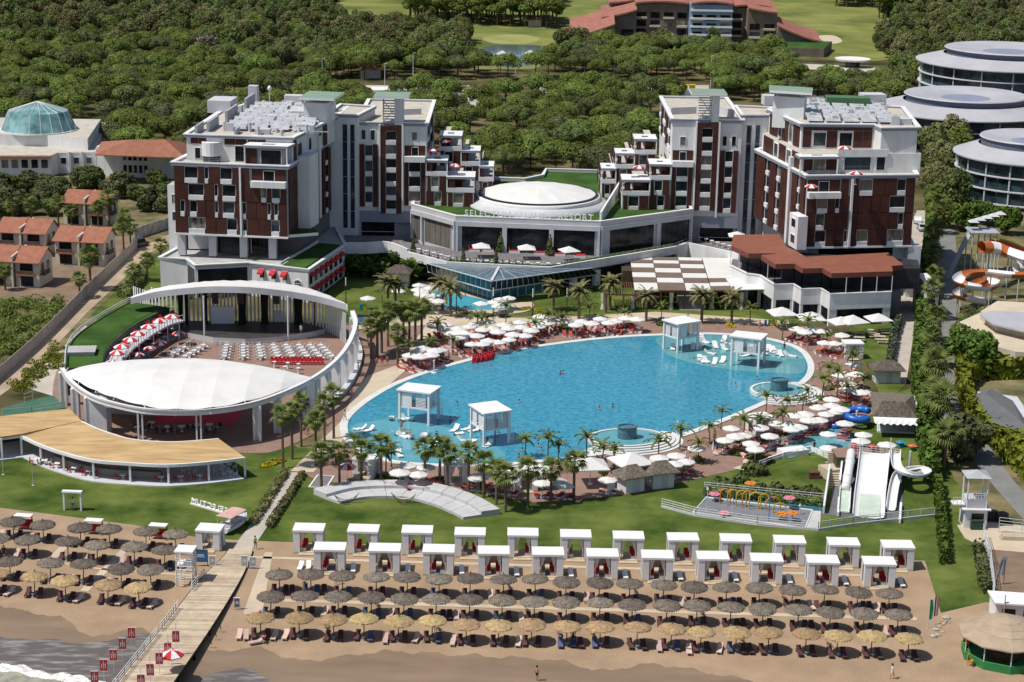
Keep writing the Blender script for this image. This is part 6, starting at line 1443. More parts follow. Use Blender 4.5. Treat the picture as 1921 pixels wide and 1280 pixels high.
# swing frame on the lawn
b1, b2 = MB(), MB()
for x in (-1.15, 1.15): b1.box((x, 0, 0), (.22, .4, 2.7))
b1.box((0, 0, 2.6), (2.7, .7, .22)); b2.box((0, 0, .45), (.7, .35, .06))
for x in (-.33, .33): b2.bar((x, 0, .48), (x, 0, 2.6), .02, .02)
simple('garden_swing', 'white square swing frame standing on the lawn above the left beach', 'swing', P(137, 958, 0), rad(-4), [('frame', b1, white), ('swing_seat', b2, pole)])
for i, (x, y0, y1) in enumerate(((6, 891, 850), (62, 911, 872))):
 g = P(x, y0, 0); mb = MB(); mb.cyl(0, 0, 0, 2.9, .04, .03, 6); mb.cyl(0, 0, 0, .05, .2, .2, 8); inst('thin_post', mb.mesh('thin_post', steel), g, 0, 1, ('left', 'right')[i] + ' thin pale post on the lawn below the reed-roofed bar', 'post', 'thin posts on the lawn')
SG = thing('lawn_sign', 'free-standing white letters spelling SELECTUM seen from behind on the lawn', 'sign', P(395, 945, 0))
a, b = P(359, 942, .3), P(427, 962, .3)
mb = MB(); mb.bar(Vector((a.x, a.y, .12)), Vector((b.x, b.y, .12)), .5, .24); mb.build('sign_base', white, SG)
lettering(SG, 'SELECTUM', b, a, .24, 1.05, MATS['sign_white'], .2)
# landed boat with a pink sun canopy
b1, b2, b3, b4 = MB(), MB(), MB(), MB()
secs = [(-2.6, .95, .95), (-1.5, 1.1, .95), (0, 1.15, 1.0), (1.5, .95, 1.1), (2.5, .5, 1.25), (3.1, .05, 1.35)]
V = []
for x, w_, h_ in secs: V += [(x, -w_, h_), (x, -w_ * .75, .35), (x, 0, .12), (x, w_ * .75, .35), (x, w_, h_)]
b1.add(V, [(i * 5 + k, i * 5 + k + 1, i * 5 + k + 6, i * 5 + k + 5) for i in range(5) for k in range(4)] + [(4, 3, 2, 1, 0)], 0)
b2.add([(x, s * w_ * .93, h_ - .12) for x, w_, h_ in secs for s in (-1, 1)], [(2 * i, 2 * i + 2, 2 * i + 3, 2 * i + 1) for i in range(5)])
b2.box((.6, 0, .9), (.9, 1.2, .6)); b2.box((-1.6, 0, .9), (.7, 1.6, .4))
b3.add([(x, y_, 2.35 + .12 * math.cos(y_ * 1.2)) for x in (-2.4, -.4, 1.5) for y_ in (-1.15, -.5, .5, 1.15)], [(i * 4 + k, i * 4 + k + 1, i * 4 + k + 5, i * 4 + k + 4) for i in range(2) for k in range(3)])
for x in (-2.2, 1.3):
 for y_ in (-1.0, 1.0): b4.bar((x, y_, .95), (x, y_, 2.3), .05, .05)
simple('motor_boat', 'small white motor boat with a faded pink canopy parked on the lawn', 'boat', P(438, 992, 0), rad(65), [('hull', b1, white), ('deck', b2, greyl), ('canopy', b3, mat('faded_pink_canvas', (.55, .34, .29), .85, .1, 1)), ('canopy_frame', b4, steel)])
mb = MB(); mb.cyl(0, 0, 0, .5, .45, .45, 14); mb.cyl(0, 0, .5, .62, .4, .4, 14); inst('white_drum', mb.mesh('white_drum', white), P(417, 1022, .1), 0, 1, 'round white drum stool behind the boardwalk cabana', 'stool')
mb = MB(); mb.box((0, 0, 0), (1.1, .6, .5)); mb.box((0, 0, .5), (1.2, .7, .06)); inst('white_bench_box', mb.mesh('white_bench_box', white), P(408, 1032, .1), 0, 1, 'low white box bench in front of the boardwalk cabana', 'bench')
# hammocks and curved stone seat on the lawn
ST = thing('curved_stone_seat', 'two-tier crescent of pale stone seating on the lawn above the cabanas', 'seat', P(770, 930, 0))
o1 = spl(LP([(588, 928), (640, 916), (710, 911), (790, 913), (850, 925), (900, 944), (938, 966)]), 8)
m1 = spl(LP([(612, 938), (660, 926), (715, 922), (780, 924), (835, 937), (880, 955), (903, 971)]), 8)
i1 = spl(LP([(637, 947), (680, 938), (720, 936), (765, 938), (812, 950), (850, 966), (869, 976)]), 8)
stone = mat('pale_stone', (.46, .46, .47), .85, .08, .8)
def tiers(O, I, z0, z1, k):
 n = len(O) - 1
 for j in range(k):
  a, b = round(j * n / k), round((j + 1) * n / k); oo = O[a:b + 1]; ii = I[a:b + 1]
  sh = lambda L: [L[0].lerp(L[1], .06)] + L[1:-1] + [L[-1].lerp(L[-2], .06)]
  oo, ii = sh(oo), sh(ii); mb = MB(); mb.prism([(p.x, p.y) for p in oo + ii[::-1]], z0, z1); mb.build('stone_block', stone, ST)
tiers(o1, m1, 0, .85, 11); tiers(m1, i1, 0, .42, 11)
for i, (x, y) in enumerate(((650, 945), (757, 944))):
 b1, b2 = MB(), MB()
 b1.tube([(-1.7 + 3.4 * k / 10, 0, .12 + 1.3 * (abs(k - 5) / 5) ** 2.2) for k in range(11)], .06); b1.box((0, 0, 0), (.9, 1.1, .1))
 b2.tube([(-1.65 + 3.3 * k / 8, 0, 1.35 - .75 * (1 - (abs(k - 4) / 4) ** 2)) for k in range(9)], .1)
 simple('hammock', ('left', 'right')[i] + ' of two curved timber hammock stands before the crescent stone seat', 'hammock', P(x, y, 0), rad(15 - 20 * i), [('stand', b1, pole), ('net', b2, curt)], 'hammocks')
p0 = LP([(580, 915), (596, 893), (626, 895), (612, 917)])
o = MB(); o.band(p0, -.12, .12, 0, .16, 0, True); PT = thing('paved_pad', 'small dark paved pad with white kerb under the first lawn palm', 'paving', P(603, 905, 0)); o.build('kerb', white, PT); prismpart(PT, 'paving_surface', [(p.x, p.y) for p in p0], 0, .1, MATS['terrace_tiles'])
# ---------------------------------------------------------------- things in and round the pool
def gazebo(lab, legs, h, seed):
 L = [P(x, y, .1) for x, y in legs]          # left-front.. order: left, back, front, right corners
 c = sum(L, Vector()) / 4; t = thing('pool_gazebo', lab, 'gazebo', c, 'white gazebos standing in the pool')
 order = [L[0], L[2], L[3], L[1]]
 for p in order:
  mb = MB(); mb.box((p.x, p.y, -.2), (.34, .34, h + .2), math.atan2((order[2] - order[1]).y, (order[2] - order[1]).x)); mb.build('leg', white, t)
 ro = [p + (p - c).normalized() * .55 for p in order]
 mb = MB(); mb.prism([(p.x, p.y) for p in ro], h, h + .22); mb.build('roof_slab', white, t)
 zm = h * .5
 mb = MB(); mb.prism([(p.x, p.y) for p in order], zm - .12, zm); mb.build('upper_deck', white, t)
 for i in range(4):
  a, b = order[i], order[(i + 1) % 4]
  mb = MB(); mb.bar(a + Vector((0, 0, zm + .05 - a.z)), b + Vector((0, 0, zm + .05 - b.z)), .16, .26); mb.bar(a + Vector((0, 0, h - .15)), b + Vector((0, 0, h - .15)), .16, .22); mb.build('beam', white, t)
  solid = i in (0,)
  for (u, v) in ((.1, .42), (.56, .9)) if i != 3 else ((.1, .9),):
   mb = MB()
   if (i + seed) % 3 == 0 and v < .5: slabbox(mb, a, b, u, v, zm + .2, h - .25, -.04, .04)
   else:
    k = 9
    for j in range(k): slabbox(mb, a, b, u, v, zm + .25 + (h - zm - .6) * j / k, zm + .25 + (h - zm - .6) * (j + .55) / k, -.03, .03)
   mb.build('louvre_screen', white, t)
 mb = MB(); p = order[2] + (order[2] - c).normalized() * .25
 for k in range(9): mb.box((p.x + .25, p.y + .1, .1 + k * zm / 8), (.55, .1, .07))
 mb.bar((p.x, p.y + .1, 0), (p.x, p.y + .1, zm + .9), .06, .06); mb.bar((p.x + .5, p.y + .1, 0), (p.x + .5, p.y + .1, zm + .9), .06, .06); mb.build('ladder', white, t)
gazebo('left of the two white gazebos at the near left end of the pool', ((749.5, 792.6), (767, 781), (804, 799.6), (822, 787)), 5.3, 0)
gazebo('right of the two white gazebos at the near left end of the pool', ((884, 823), (928, 817), (908, 839.5), (954, 833)), 5.3, 1)
gazebo('left of the two white gazebos at the far right end of the pool', ((1245, 654.5), (1280, 648), (1271, 662.7), (1308, 657)), 5.3, 2)
gazebo('right of the two white gazebos at the far right end of the pool', ((1371, 686), (1382, 677.5), (1422, 692.5), (1433, 682.5)), 5.3, 0)
rimm = MATS['pool_rim_stone']; tilem = mat('blue_mosaic', (.05, .13, .17), .35, .25, 3, spec=.5, col2=(.09, .19, .23))
def whirl(lab, cx, cy, a, b, rot, s0, s1):
 c = P(cx, cy, .2); t = thing('whirlpool', lab, 'whirlpool', (c.x, c.y, 0), 'whirlpools along the pool edge'); ca, sa = math.cos(rot), math.sin(rot)
 def ell(k, n=48, a0=0, a1=2 * math.pi):
  return [Vector((c.x + ca * (a + k) * math.cos(q) - sa * (b + k) * math.sin(q), c.y + sa * (a + k) * math.cos(q) + ca * (b + k) * math.sin(q), 0)) for q in [a0 + (a1 - a0) * i / n for i in range(n if a1 - a0 > 6.2 else n + 1)]]
 mb = MB(); mb.band(ell(0), -.22, .22, 0, .75, 0, True); mb.build('rim', rimm, t)
 o = MB(); o.prism([(p.x, p.y) for p in ell(-.2)], .1, .62); o.build('water', w_shelf, t)
 for k in range(4):
  mb = MB(); mb.band(ell(.75 + .62 * k, 30, s0, s1), -.28, .28, .05, .68 - .16 * k, 0); mb.build('step', rimm, t)
  mb = MB(); mb.band(ell(.45 + .62 * k, 30, s0, s1), -.04, .04, .05, .70 - .16 * k, 0); mb.build('step_edge', tilem, t)
 mb = MB(); mb.lathe([(1.5, .3), (1.5, 2.3), (1.62, 2.35), (1.62, 2.5), (1.35, 2.5), (1.35, 2.2)], 32, (c.x, c.y, 0), sx=1, sy=.75, rot=rot); mb.lathe([(1.36, 2.3), (.01, 2.3)], 32, (c.x, c.y, 0), sx=1, sy=.75, rot=rot); mb.build('fountain_drum', tilem, t, smooth=False)
whirl('near oval whirlpool with a blue mosaic drum beside two big parasols', 1176, 826, 5.8, 4.1, rad(12), rad(-150), rad(25))
whirl('far oval whirlpool with a blue mosaic drum and curved steps at the right pool corner', 1461, 736, 4.6, 4.0, rad(12), rad(-130), rad(50))
for i, (x, y) in enumerate(((1270, 817), (814, 700), (1430, 742), (978, 653), (1112, 850))):
 g = P(x, y, .1); mb = MB(); mb.box((0, 0, 0), (.22, .22, 2.3)); mb.box((0, -.2, 2.15), (.18, .5, .1)); mb.cyl(0, 0, 0, .12, .5, .5, 12); inst('shower_post', mb.mesh('shower_post', white), g, 0, 1, nth(i) + ' white shower post on the pool edge, counted from the right near side', 'shower', 'shower posts')
# white floating loungers
wl_ = MB(); prof = [(-.95, .22), (-.5, .12), (0, .2), (.35, .16), (.95, .75)]
for s in (1,):
 V = [(x, y, z) for y, z in prof for x in (-.36, .36)] + [(x, y, z - .14) for y, z in prof for x in (-.36, .36)]
 F = []
 for i in range(4): F += [(2 * i, 2 * i + 1, 2 * i + 3, 2 * i + 2), (10 + 2 * i + 2, 10 + 2 * i + 3, 10 + 2 * i + 1, 10 + 2 * i), (2 * i, 2 * i + 2, 12 + 2 * i, 10 + 2 * i), (2 * i + 3, 2 * i + 1, 11 + 2 * i, 13 + 2 * i)]
 F += [(1, 0, 10, 11), (8, 9, 19, 18)]; wl_.add(V, F)
POOLL = wl_.mesh('pool_lounger', white)
q = [(675, 806), (690, 809), (734, 787), (752, 790), (765, 787), (748, 816), (756, 820), (770, 822), (801, 818), (798, 827), (852, 808), (858, 815), (876, 806), (890, 809), (814, 835), (870, 828), (885, 830), (915, 837), (730, 844), (750, 855), (735, 836)]
for i, (x, y) in enumerate(q): inst('pool_lounger', POOLL, P(x, y, .18), R.uniform(0, 6.28), 1.1, nth(i) + ' of the white loungers in the shallow water at the near left pool end', 'lounger', 'white loungers in the near left shallows')
q = [(1316, 636), (1320, 643), (1325, 643), (1343, 652), (1332, 664), (1313, 676), (1319, 679), (1326, 679), (1340, 682), (1355, 679), (1342, 650), (1357, 640), (1365, 645), (1360, 656), (1392, 662), (1400, 668), (1440, 657), (1448, 660), (1455, 664), (1465, 667), (1480, 668), (1484, 669), (1262, 655), (1300, 654), (1435, 664), (1410, 650)]
for i, (x, y) in enumerate(q): inst('pool_lounger', POOLL, P(x, y, .18), R.uniform(-1.2, 1.2), 1.1, nth(i) + ' of the white loungers in the shallow water at the far right pool end', 'lounger', 'white loungers in the far right shallows')
# white parasols
def white_parasol(r, h, square=False, n=8, seed=0):
 c = MB(); n = 4 if square else n; off_ = math.pi / 4 if square else 0
 for k in range(n):
  a, b = off_ + 6.2832 * k / n, off_ + 6.2832 * (k + 1) / n; mid_ = (a + b) / 2
  for (r0, z0), (r1, z1) in (((r * .02, r * .34), (r * .5, r * .17)), ((r * .5, r * .17), (r, 0)), ((r, 0), (r, -.16))):
   c.add([(r0 * math.cos(a), r0 * math.sin(a), h + z0), (r1 * math.cos(a), r1 * math.sin(a), h + z1), (r1 * math.cos(b), r1 * math.sin(b), h + z1), (r0 * math.cos(b), r0 * math.sin(b), h + z0)], [(0, 1, 2, 3)])
 p = MB(); p.cyl(0, 0, 0, h + r * .35, .035 * (2 if square else 1), .03, 6); p.cyl(0, 0, 0, .1, .35, .35, 10)
 return [('pole', p.mesh('parasol_pole', white)), ('canopy', c.mesh('parasol_canopy', mat('white_canvas', (.70, .69, .67), .75, .05, .8, transl=.12)))]
WP = white_parasol(1.42, 2.15); WBIG = white_parasol(3.3, 2.9, True)
WCL = MB(); WCL.lathe([(.05, .9), (.22, 1.1), (.16, 1.8), (.03, 2.7)], 8); WCL.cyl(0, 0, 0, 1, .03, .03, 6); WCLOSED = WCL.mesh('closed_parasol', white)
U_far = [(816, 609), (837, 604), (880, 609), (895, 604), (915, 600), (975, 600), (923, 612), (954, 613), (977, 611), (934, 620), (994, 616), (895, 627), (876, 623), (962, 625), (916, 636), (935, 637), (860, 629), (794, 650), (825, 652), (816, 656), (769, 663), (788, 667), (834, 614), (1014, 592), (1044, 597), (978, 611), (997, 617), (964, 625), (1126, 594), (1142, 602), (1173, 593), (1195, 597), (1091, 599), (1025, 602), (1062, 599), (1110, 604), (905, 615), (945, 606), (860, 614), (848, 622), (1010, 608), (885, 640), (905, 641), (780, 655), (808, 664), (955, 632), (985, 626), (1155, 598), (1080, 606), (1005, 600)]
U_right = [(1495, 615), (1510, 620), (1525, 612), (1540, 617), (1579, 627), (1547, 639), (1590, 640), (1565, 640), (1602, 680), (1591, 717), (1591, 726), (1615, 733), (1625, 732), (1535, 761), (1560, 757), (1570, 767), (1577, 766), (1517, 785), (1492, 777), (1510, 775), (1537, 784), (1525, 785), (1417, 781), (1437, 781), (1457, 790), (1485, 801), (1499, 797), (1372, 799), (1444, 814), (1360, 821), (1380, 816), (1409, 827), (1417, 839), (1307, 837), (1269, 851), (1287, 861), (1265, 867), (1237, 856), (1587, 790), (1480, 792), (1425, 800), (1550, 772), (1560, 745), (1605, 700), (1575, 700), (1395, 812)]
U_near = [(967, 877), (1015, 872), (1017, 884), (899, 891), (1018, 902), (1044, 901), (764, 868), (799, 872), (750, 884), (785, 885), (895, 891), (1236, 857), (1140, 895), (1060, 905), (930, 885), (955, 898)]
U_gar = [(786, 531), (785, 541), (792, 545), (806, 538), (799, 552), (811, 558), (823, 563), (748, 543), (690, 557), (902, 567), (928, 564), (937, 561), (954, 556), (935, 570), (790, 550), (812, 551)]
U_kid = [(1554, 809), (1555, 837), (1620, 811), (1615, 825), (1664, 831), (1585, 790)]
def key_rows(lst): return sorted(lst, key=lambda e: e[0])
for lst, txt, grp in ((U_far, 'of the white parasols along the far side of the pool', 'white parasols along the far pool side'), (U_right, 'of the white parasols along the right side of the pool', 'white parasols along the right pool side'), (U_near, 'of the white parasols along the near side of the pool', 'white parasols along the near pool side'), (U_gar, 'of the white parasols round the small garden pool', 'white parasols round the small garden pool'), (U_kid, "of the white parasols round the children's pool", "white parasols round the children's pool")):
 for i, (x, y) in enumerate(key_rows(lst)):
  g = P(x, y + 4, 2.3); g.z = .1; inst('white_parasol', WP, g, R.uniform(0, 6), R.uniform(.95, 1.12), nth(i) + ' from the left ' + txt, 'parasol', grp)
for i, (x, y, sc, z) in enumerate(((1108, 868, 1.0, .1), (1184, 860, 1.1, .1), (903, 454, .95, 5.0), (988, 457, .95, 5.0), (1068, 461, .95, 5.0), (1383, 433, .95, 5.0), (1467, 583, 1.0, .1), (1522, 592, 1.0, .1), (1600, 598, 1.0, .1), (1648, 594, .9, .1), (1578, 600, .9, .1))):
 g = P(x, y + 3, z + 3.0 * sc); g.z = z
 lab = ['left of two big square white parasols by the near whirlpool', 'right of two big square white parasols by the near whirlpool', 'left of three square parasols on the cafe terrace', 'middle of three square parasols on the cafe terrace', 'right of three square parasols on the cafe terrace', 'lone square white parasol on the terrace beside the brown-roofed restaurant', 'leftmost big white parasol before the restaurant', 'second big white parasol from left before the restaurant', 'fourth big white parasol from left before the restaurant', 'rightmost big white parasol before the restaurant', 'third big white parasol from left before the restaurant'][i]
 inst('square_parasol', WBIG, g, R.uniform(-.3, .3) + .2, sc * (.8 if z > 1 else 1), lab, 'parasol', 'big square white parasols')
for i, (x, y) in enumerate(((1043, 620), (1077, 620), (1337, 855), (1030, 634), (1285, 872))): inst('closed_parasol', WCLOSED, P(x, y, .1), 0, .85, nth(i) + ' of the folded white parasols standing between the pool loungers', 'parasol', 'folded white parasols')
# red loungers on the terrace, in arcs that follow the parasols
LRED = MB(); LRED.box((0, -.25, .0), (.56, 1.3, .3), 0, 0); LRED.box((0, -.25, .3), (.58, 1.3, .1), 0, 1)
LRED.add([(x, .4 + (.6 if k else 0), .3 + z + (.45 if k else 0)) for k in (0, 1) for z in (0, .1) for x in (-.29, .29)], [(0, 1, 5, 4), (2, 6, 7, 3), (0, 2, 3, 1), (4, 5, 7, 6), (0, 4, 6, 2), (1, 3, 7, 5)], 1)
LRM = [LRED.mesh('pool_deck_lounger', [white, redl]), LRED.mesh('pool_deck_lounger', [white, mat('pink_towel', (.55, .30, .26), .85, .15, 1, rand=.2)]), LRED.mesh('pool_deck_lounger', [white, mat('brick_mattress', (.42, .07, .055), .85, .15, 1, rand=.2)])]
cen = sum(POOL, Vector()) / len(POOL); cnt = {}
DECKW = LP(dk)
for lst, txt in ((U_far, 'far'), (U_right, 'right'), (U_near, 'near')):
 k = 0
 for (x, y) in key_rows(lst):
  g = P(x, y + 4, 2.3); g.z = .1; ang = math.atan2(cen.y - g.y, cen.x - g.x) + math.pi / 2 + R.uniform(-.25, .25)
  for dx, dy in ((-.85, -.3), (.85, -.3), (-2.0, .2), (2.0, -.1))[:R.choice((2, 3, 3, 4))]:
   p = g + Vector((dx * math.cos(ang) - dy * math.sin(ang), dx * math.sin(ang) + dy * math.cos(ang), 0))
   if inpoly(p.x, p.y, POOL): continue
   mi = R.choice((0, 0, 2, 1)); inst('deck_lounger', LRM[mi], p, ang + R.uniform(-.15, .15), 1.05, f'{("red", "pink-towelled", "brick-red")[mi]} lounger, {nth(k)} from the left on the {txt} side of the pool', 'lounger', f'loungers on the {txt} pool side'); k += 1
# low planted islands between the loungers
q = [(820, 668), (900, 632), (955, 622), (1010, 630), (1060, 615), (1090, 612), (1150, 612), (1175, 614), (865, 655), (1240, 610), (1350, 838), (1395, 833), (1430, 826), (1470, 824), (1310, 866), (1375, 852), (1540, 750), (1560, 730), (1585, 762), (1520, 640), (1550, 664), (1500, 630), (1600, 705), (720, 900), (745, 905), (830, 902), (900, 910), (1080, 872), (1130, 886)]
for i, (x, y) in enumerate(sorted(q)): place('planted_clump', [('foliage', SHRUB[i % 3])], x, y, nth(i) + ' from the left of the low green clumps planted in the pool terrace', 'shrub', 'low clumps in the pool terrace', (R.uniform(1.2, 2.2), R.uniform(.8, 1.3), .7))
# pool-side cabanas
PCAB = cabana_spec(3.3, 2.8, 2.7)
for i, (x, y, sc, rz) in enumerate(((688, 902, 1.0, -.3), (855, 912, 1.0, .1), (985, 926, 1.0, .1), (860, 662, .95, .2), (1424, 822, 1.0, .5), (1598, 680, 1.0, .1))):
 inst('pool_cabana', PCAB, P(x, y - 10, .1), rz, sc, ['white pool cabana between the first lawn palms at the near left pool corner', 'white pool cabana behind the palms above the crescent seat', 'white pool cabana near the lawn palms right of the crescent seat', 'white pool cabana by the far left pool edge', 'white pool cabana among parasols on the right pool side', 'white curtained cabana on the lawn beyond the far right pool end'][i], 'cabana', 'white pool cabanas')
# red figures standing in a row at the pool edge
cone = MB(); cone.box((0, 0, 0), (.5, .5, .9)); cone.lathe([(.3, .9), (.18, 1.2), (.2, 1.5), (.05, 1.65)], 8)
cm = cone.mesh('red_float_stand', redf)
for i in range(10): inst('red_float', cm, P(888 + i * 4.1, 682 - i * .8 - (2 if i % 2 else 0), .1), .2 * i, .95, nth(i) + ' from the left of the red upright floats stacked at the pool edge', 'float', 'red floats at the pool edge')
# lamp posts along the garden path
lp_ = MB(); lp_.cyl(0, 0, 0, 3.6, .1, .08, 8); lp_.cyl(0, 0, 0, .3, .2, .16, 8); lt_ = MB(); lt_.cyl(0, 0, 3.6, 5.2, .11, .11, 8)
LAMP = [('post', lp_.mesh('lamp_post', dark)), ('lamp_tube', lt_.mesh('lamp_tube', white))]
for i, (x, y) in enumerate(((717, 583), (649, 570), (787, 586), (856, 588), (925, 590), (999, 592), (1063, 591))): inst('path_lamp', LAMP, P(x, y, .05), 0, 1, ['dark lamp post right of the recycling bins', 'dark lamp post by the low hedge near the stage end', 'dark lamp post left of the small garden pool', 'dark lamp post before the small garden pool', 'dark lamp post at the glass pavilion corner', 'dark lamp post by the yellow flower ring', 'dark lamp post furthest right on the garden lawn'][i], 'lamp post', 'lamp posts along the garden path')
for i, (x, y, cc) in enumerate(((677, 582, (.02, .18, .42)), (681, 582, (.05, .3, .08)), (685, 583, (.5, .38, .02)), (1436, 612, (.02, .18, .42)), (1443, 611, (.05, .3, .08)), (1450, 611, (.5, .38, .02)))):
 mb = MB(); mb.box((0, 0, 0), (.42, .4, 1.1)); mb.box((0, 0, 1.1), (.46, .44, .1)); inst('recycling_bin', mb.mesh('recycling_bin', mat('bin_colour_' + ('blue', 'green', 'yellow')[i % 3], cc, .5, .08, 1)), P(x, y, .05), 0, 1, ('blue', 'green', 'yellow')[i % 3] + ' recycling bin ' + ('near the stage end of the garden path' if i < 3 else 'before the restaurant parasols'), 'bin', 'recycling bins')
mb = MB(); mb.box((0, 0, 0), (3.6, .25, 1.9)); b2 = MB(); b2.box((0, -.14, .3), (3.2, .03, 1.3)); simple('photo_backdrop', 'blue photo backdrop panel on the paving by the theatre ring', 'panel', P(677, 610, .1), .05, [('frame', mb, dark), ('picture', b2, mat('blue_print', (.04, .12, .32), .6, .4, .8, col2=(.2, .3, .5)))])
# tables and chairs
tm = MB(); tm.box((0, 0, .7), (.8, .8, .05)); tm.cyl(0, 0, 0, .7, .05, .05, 6); tm.cyl(0, 0, 0, .05, .25, .25, 8); TBL = tm.mesh('white_table', white)
def chair_mesh(m, nm):
 c = MB(); c.box((0, 0, .42), (.46, .46, .06)); c.box((0, .22, .48), (.46, .05, .48))
 for x in (-.2, .2):
  for y in (-.2, .2): c.box((x, y, 0), (.05, .05, .42))
 return c.mesh(nm, m)
WCH, RCH = chair_mesh(white, 'white_chair'), chair_mesh(redf, 'red_chair')
colx = (345, 381, 425, 456, 485, 512, 536, 560, 581, 601)
for c in range(10):
 for r in range(5):
  if c == 0 and r > 2: continue
  x = 452 + (colx[c] - 452) * (1 + r * .035) + 2 * r * (c < 2) * -3; y = 654.5 + r * 5.2 + (4 if c == 0 else 0); g = P(x, y, .09)
  inst('white_table', TBL, g, 0, 1, f'white table, {nth(r)} row from the stage, {nth(c)} column from the left', 'table', 'white tables before the stage')
  for k, (dx, dy, rz) in enumerate(((-.75, 0, rad(90)), (.75, 0, rad(-90)), (0, .72, 0), (0, -.72, math.pi))): inst('white_chair', WCH, g + Vector((dx, dy, 0)), rz, 1, f'white chair on the {("left", "right", "far", "near")[k]} side, {nth(r)} table row, {nth(c)} column before stage', 'chair', 'white chairs before the stage')
for r in range(2):
 for k in range(13): inst('red_chair', RCH, P(510 + k * 7.6 + r * 3, 681.5 + r * 3, .09), 0, 1.15, f'{nth(k)} red chair from the left in the {"back" if r == 0 else "front"} row behind the white tables', 'chair', 'red chairs behind the white tables')
for i, (x, y) in enumerate(((515, 690), (540, 692), (560, 694), (535, 699), (560, 702))): mb = MB(); mb.cyl(0, 0, 0, 1.05, .06, .06, 6); mb.cyl(0, 0, 1.05, 1.1, .35, .35, 10); mb.cyl(0, 0, 0, 1.0, .2, .12, 8); inst('bar_table', mb.mesh('bar_table', white), P(x, y, .09), 0, 1, nth(i) + ' of the tall white bar tables behind the red chairs', 'table', 'tall white bar tables')
for i, (x, y, m_) in enumerate(((70, 870, 1), (84, 872, 0), (108, 878, 1), (140, 886, 1), (168, 892, 1), (148, 868, 0), (200, 880, 0), (231, 900, 1), (303, 903, 1), (340, 902, 1), (375, 900, 1), (355, 888, 0), (300, 888, 0), (415, 888, 0), (432, 893, 0), (430, 880, 0))):
 g = P(x, y, .22); inst('white_table', TBL, g, 0, 1, nth(i) + ' of the tables under the curved reed roof', 'table', 'tables under the reed roof')
 for k, dx in enumerate((-.8, .8)): inst('red_chair' if m_ else 'white_chair', RCH if m_ else WCH, g + Vector((dx, -.1, 0)), rad(90 if dx < 0 else -90), 1, f'{"red" if m_ else "white"} chair {("left", "right")[k]} of the {nth(i)} table under the reed roof', 'chair', 'chairs under the reed roof')
for i in range(26):
 t = i / 25; x = 245 + 170 * t + R.uniform(-4, 4); y = 808 + R.uniform(-6, 8); g = P(x, y, .09)
 if i % 2: inst('dark_bar_stool', chair_mesh(dark, 'dark_chair') if i == 1 else bpy.data.meshes['dark_chair'], g, R.uniform(0, 6), 1.1, 'dark chair in the shade under the white fabric roof', 'chair', 'dark chairs in the shade')
 else: inst('dark_table', TBL if i % 4 else TABLE, g, 0, 1.2, 'small table in the shade under the white fabric roof', 'table', 'tables in the shade')
for i in range(12):
 t = i / 11; p = be[min(len(be) - 1, 2 + 2 * i)] * .45 + bi[min(len(bi) - 1, 2 + 2 * i)] * .55; p.z = .12
 inst('red_sofa', DBR[0][1], p, .7, .9, 'red seat under the curved theatre balcony', 'seat', 'red seats under the balcony')
 if i % 2:
  q = p.copy(); q.z = 3.2; inst('red_sofa', DBR[0][1], q, .7, .9, 'red seat on the curved theatre balcony', 'seat', 'red seats on the balcony')
for i in range(15):                           # cafe terrace furniture
 t = i / 14; a = Vector((-19.4, 373.4, 5)).lerp(Vector((-12, 366, 5)), t * 3) if t < .3 else Vector((-11, 364.5, 5)).lerp(Vector((9, 362.3, 5)), (t - .3) / .7)
 inst('cafe_table', TBL, a, 0, 1, nth(i) + ' from the left of the cafe tables along the terrace edge', 'table', 'cafe tables on the terrace')
 for k, dx in enumerate((-.8, .8)): inst('cafe_chair', WCH, a + Vector((dx, 0, 0)), rad(90 if dx < 0 else -90), 1, f'white chair {("left", "right")[k]} of the {nth(i)} cafe table from the left', 'chair', 'cafe chairs on the terrace')
for i, (x, y) in enumerate(((890, 472), (916, 472), (965, 474), (1012, 478), (1050, 480), (1088, 483))):
 inst('red_sofa', DBR[0][1], P(x, y, 5.0), 1.57, 1.2, nth(i) + ' from the left of the red sofas on the cafe terrace', 'sofa', 'red sofas on the cafe terrace')
for i in range(7): inst('cafe_table', TBL, P(1302 + i * 11, 448 + i * 3.2, 5), 0, 1, nth(i) + ' from the left of the tables on the right terrace', 'table', 'tables on the right terrace')
for i, (x, y) in enumerate(((1638, 626), (1661, 627), (1612, 632), (1640, 634), (1612, 640), (1650, 638), (1655, 644))):
 mb = MB(); mb.box((0, 0, .7), (2, .8, .06)); mb.box((0, -.75, .4), (2, .3, .05)); mb.box((0, .75, .4), (2, .3, .05))
 for x_ in (-.7, .7): mb.box((x_, 0, 0), (.1, 1.6, .4)); mb.box((x_, 0, .4), (.1, .6, .3))
 inst('picnic_table', mb.mesh('picnic_table', mat('pale_timber', (.50, .43, .32), .85, .1, 1)), P(x, y, .06), rad(-4), 1, nth(i) + ' of the pale picnic tables on the lawn before the restaurant', 'table', 'picnic tables')
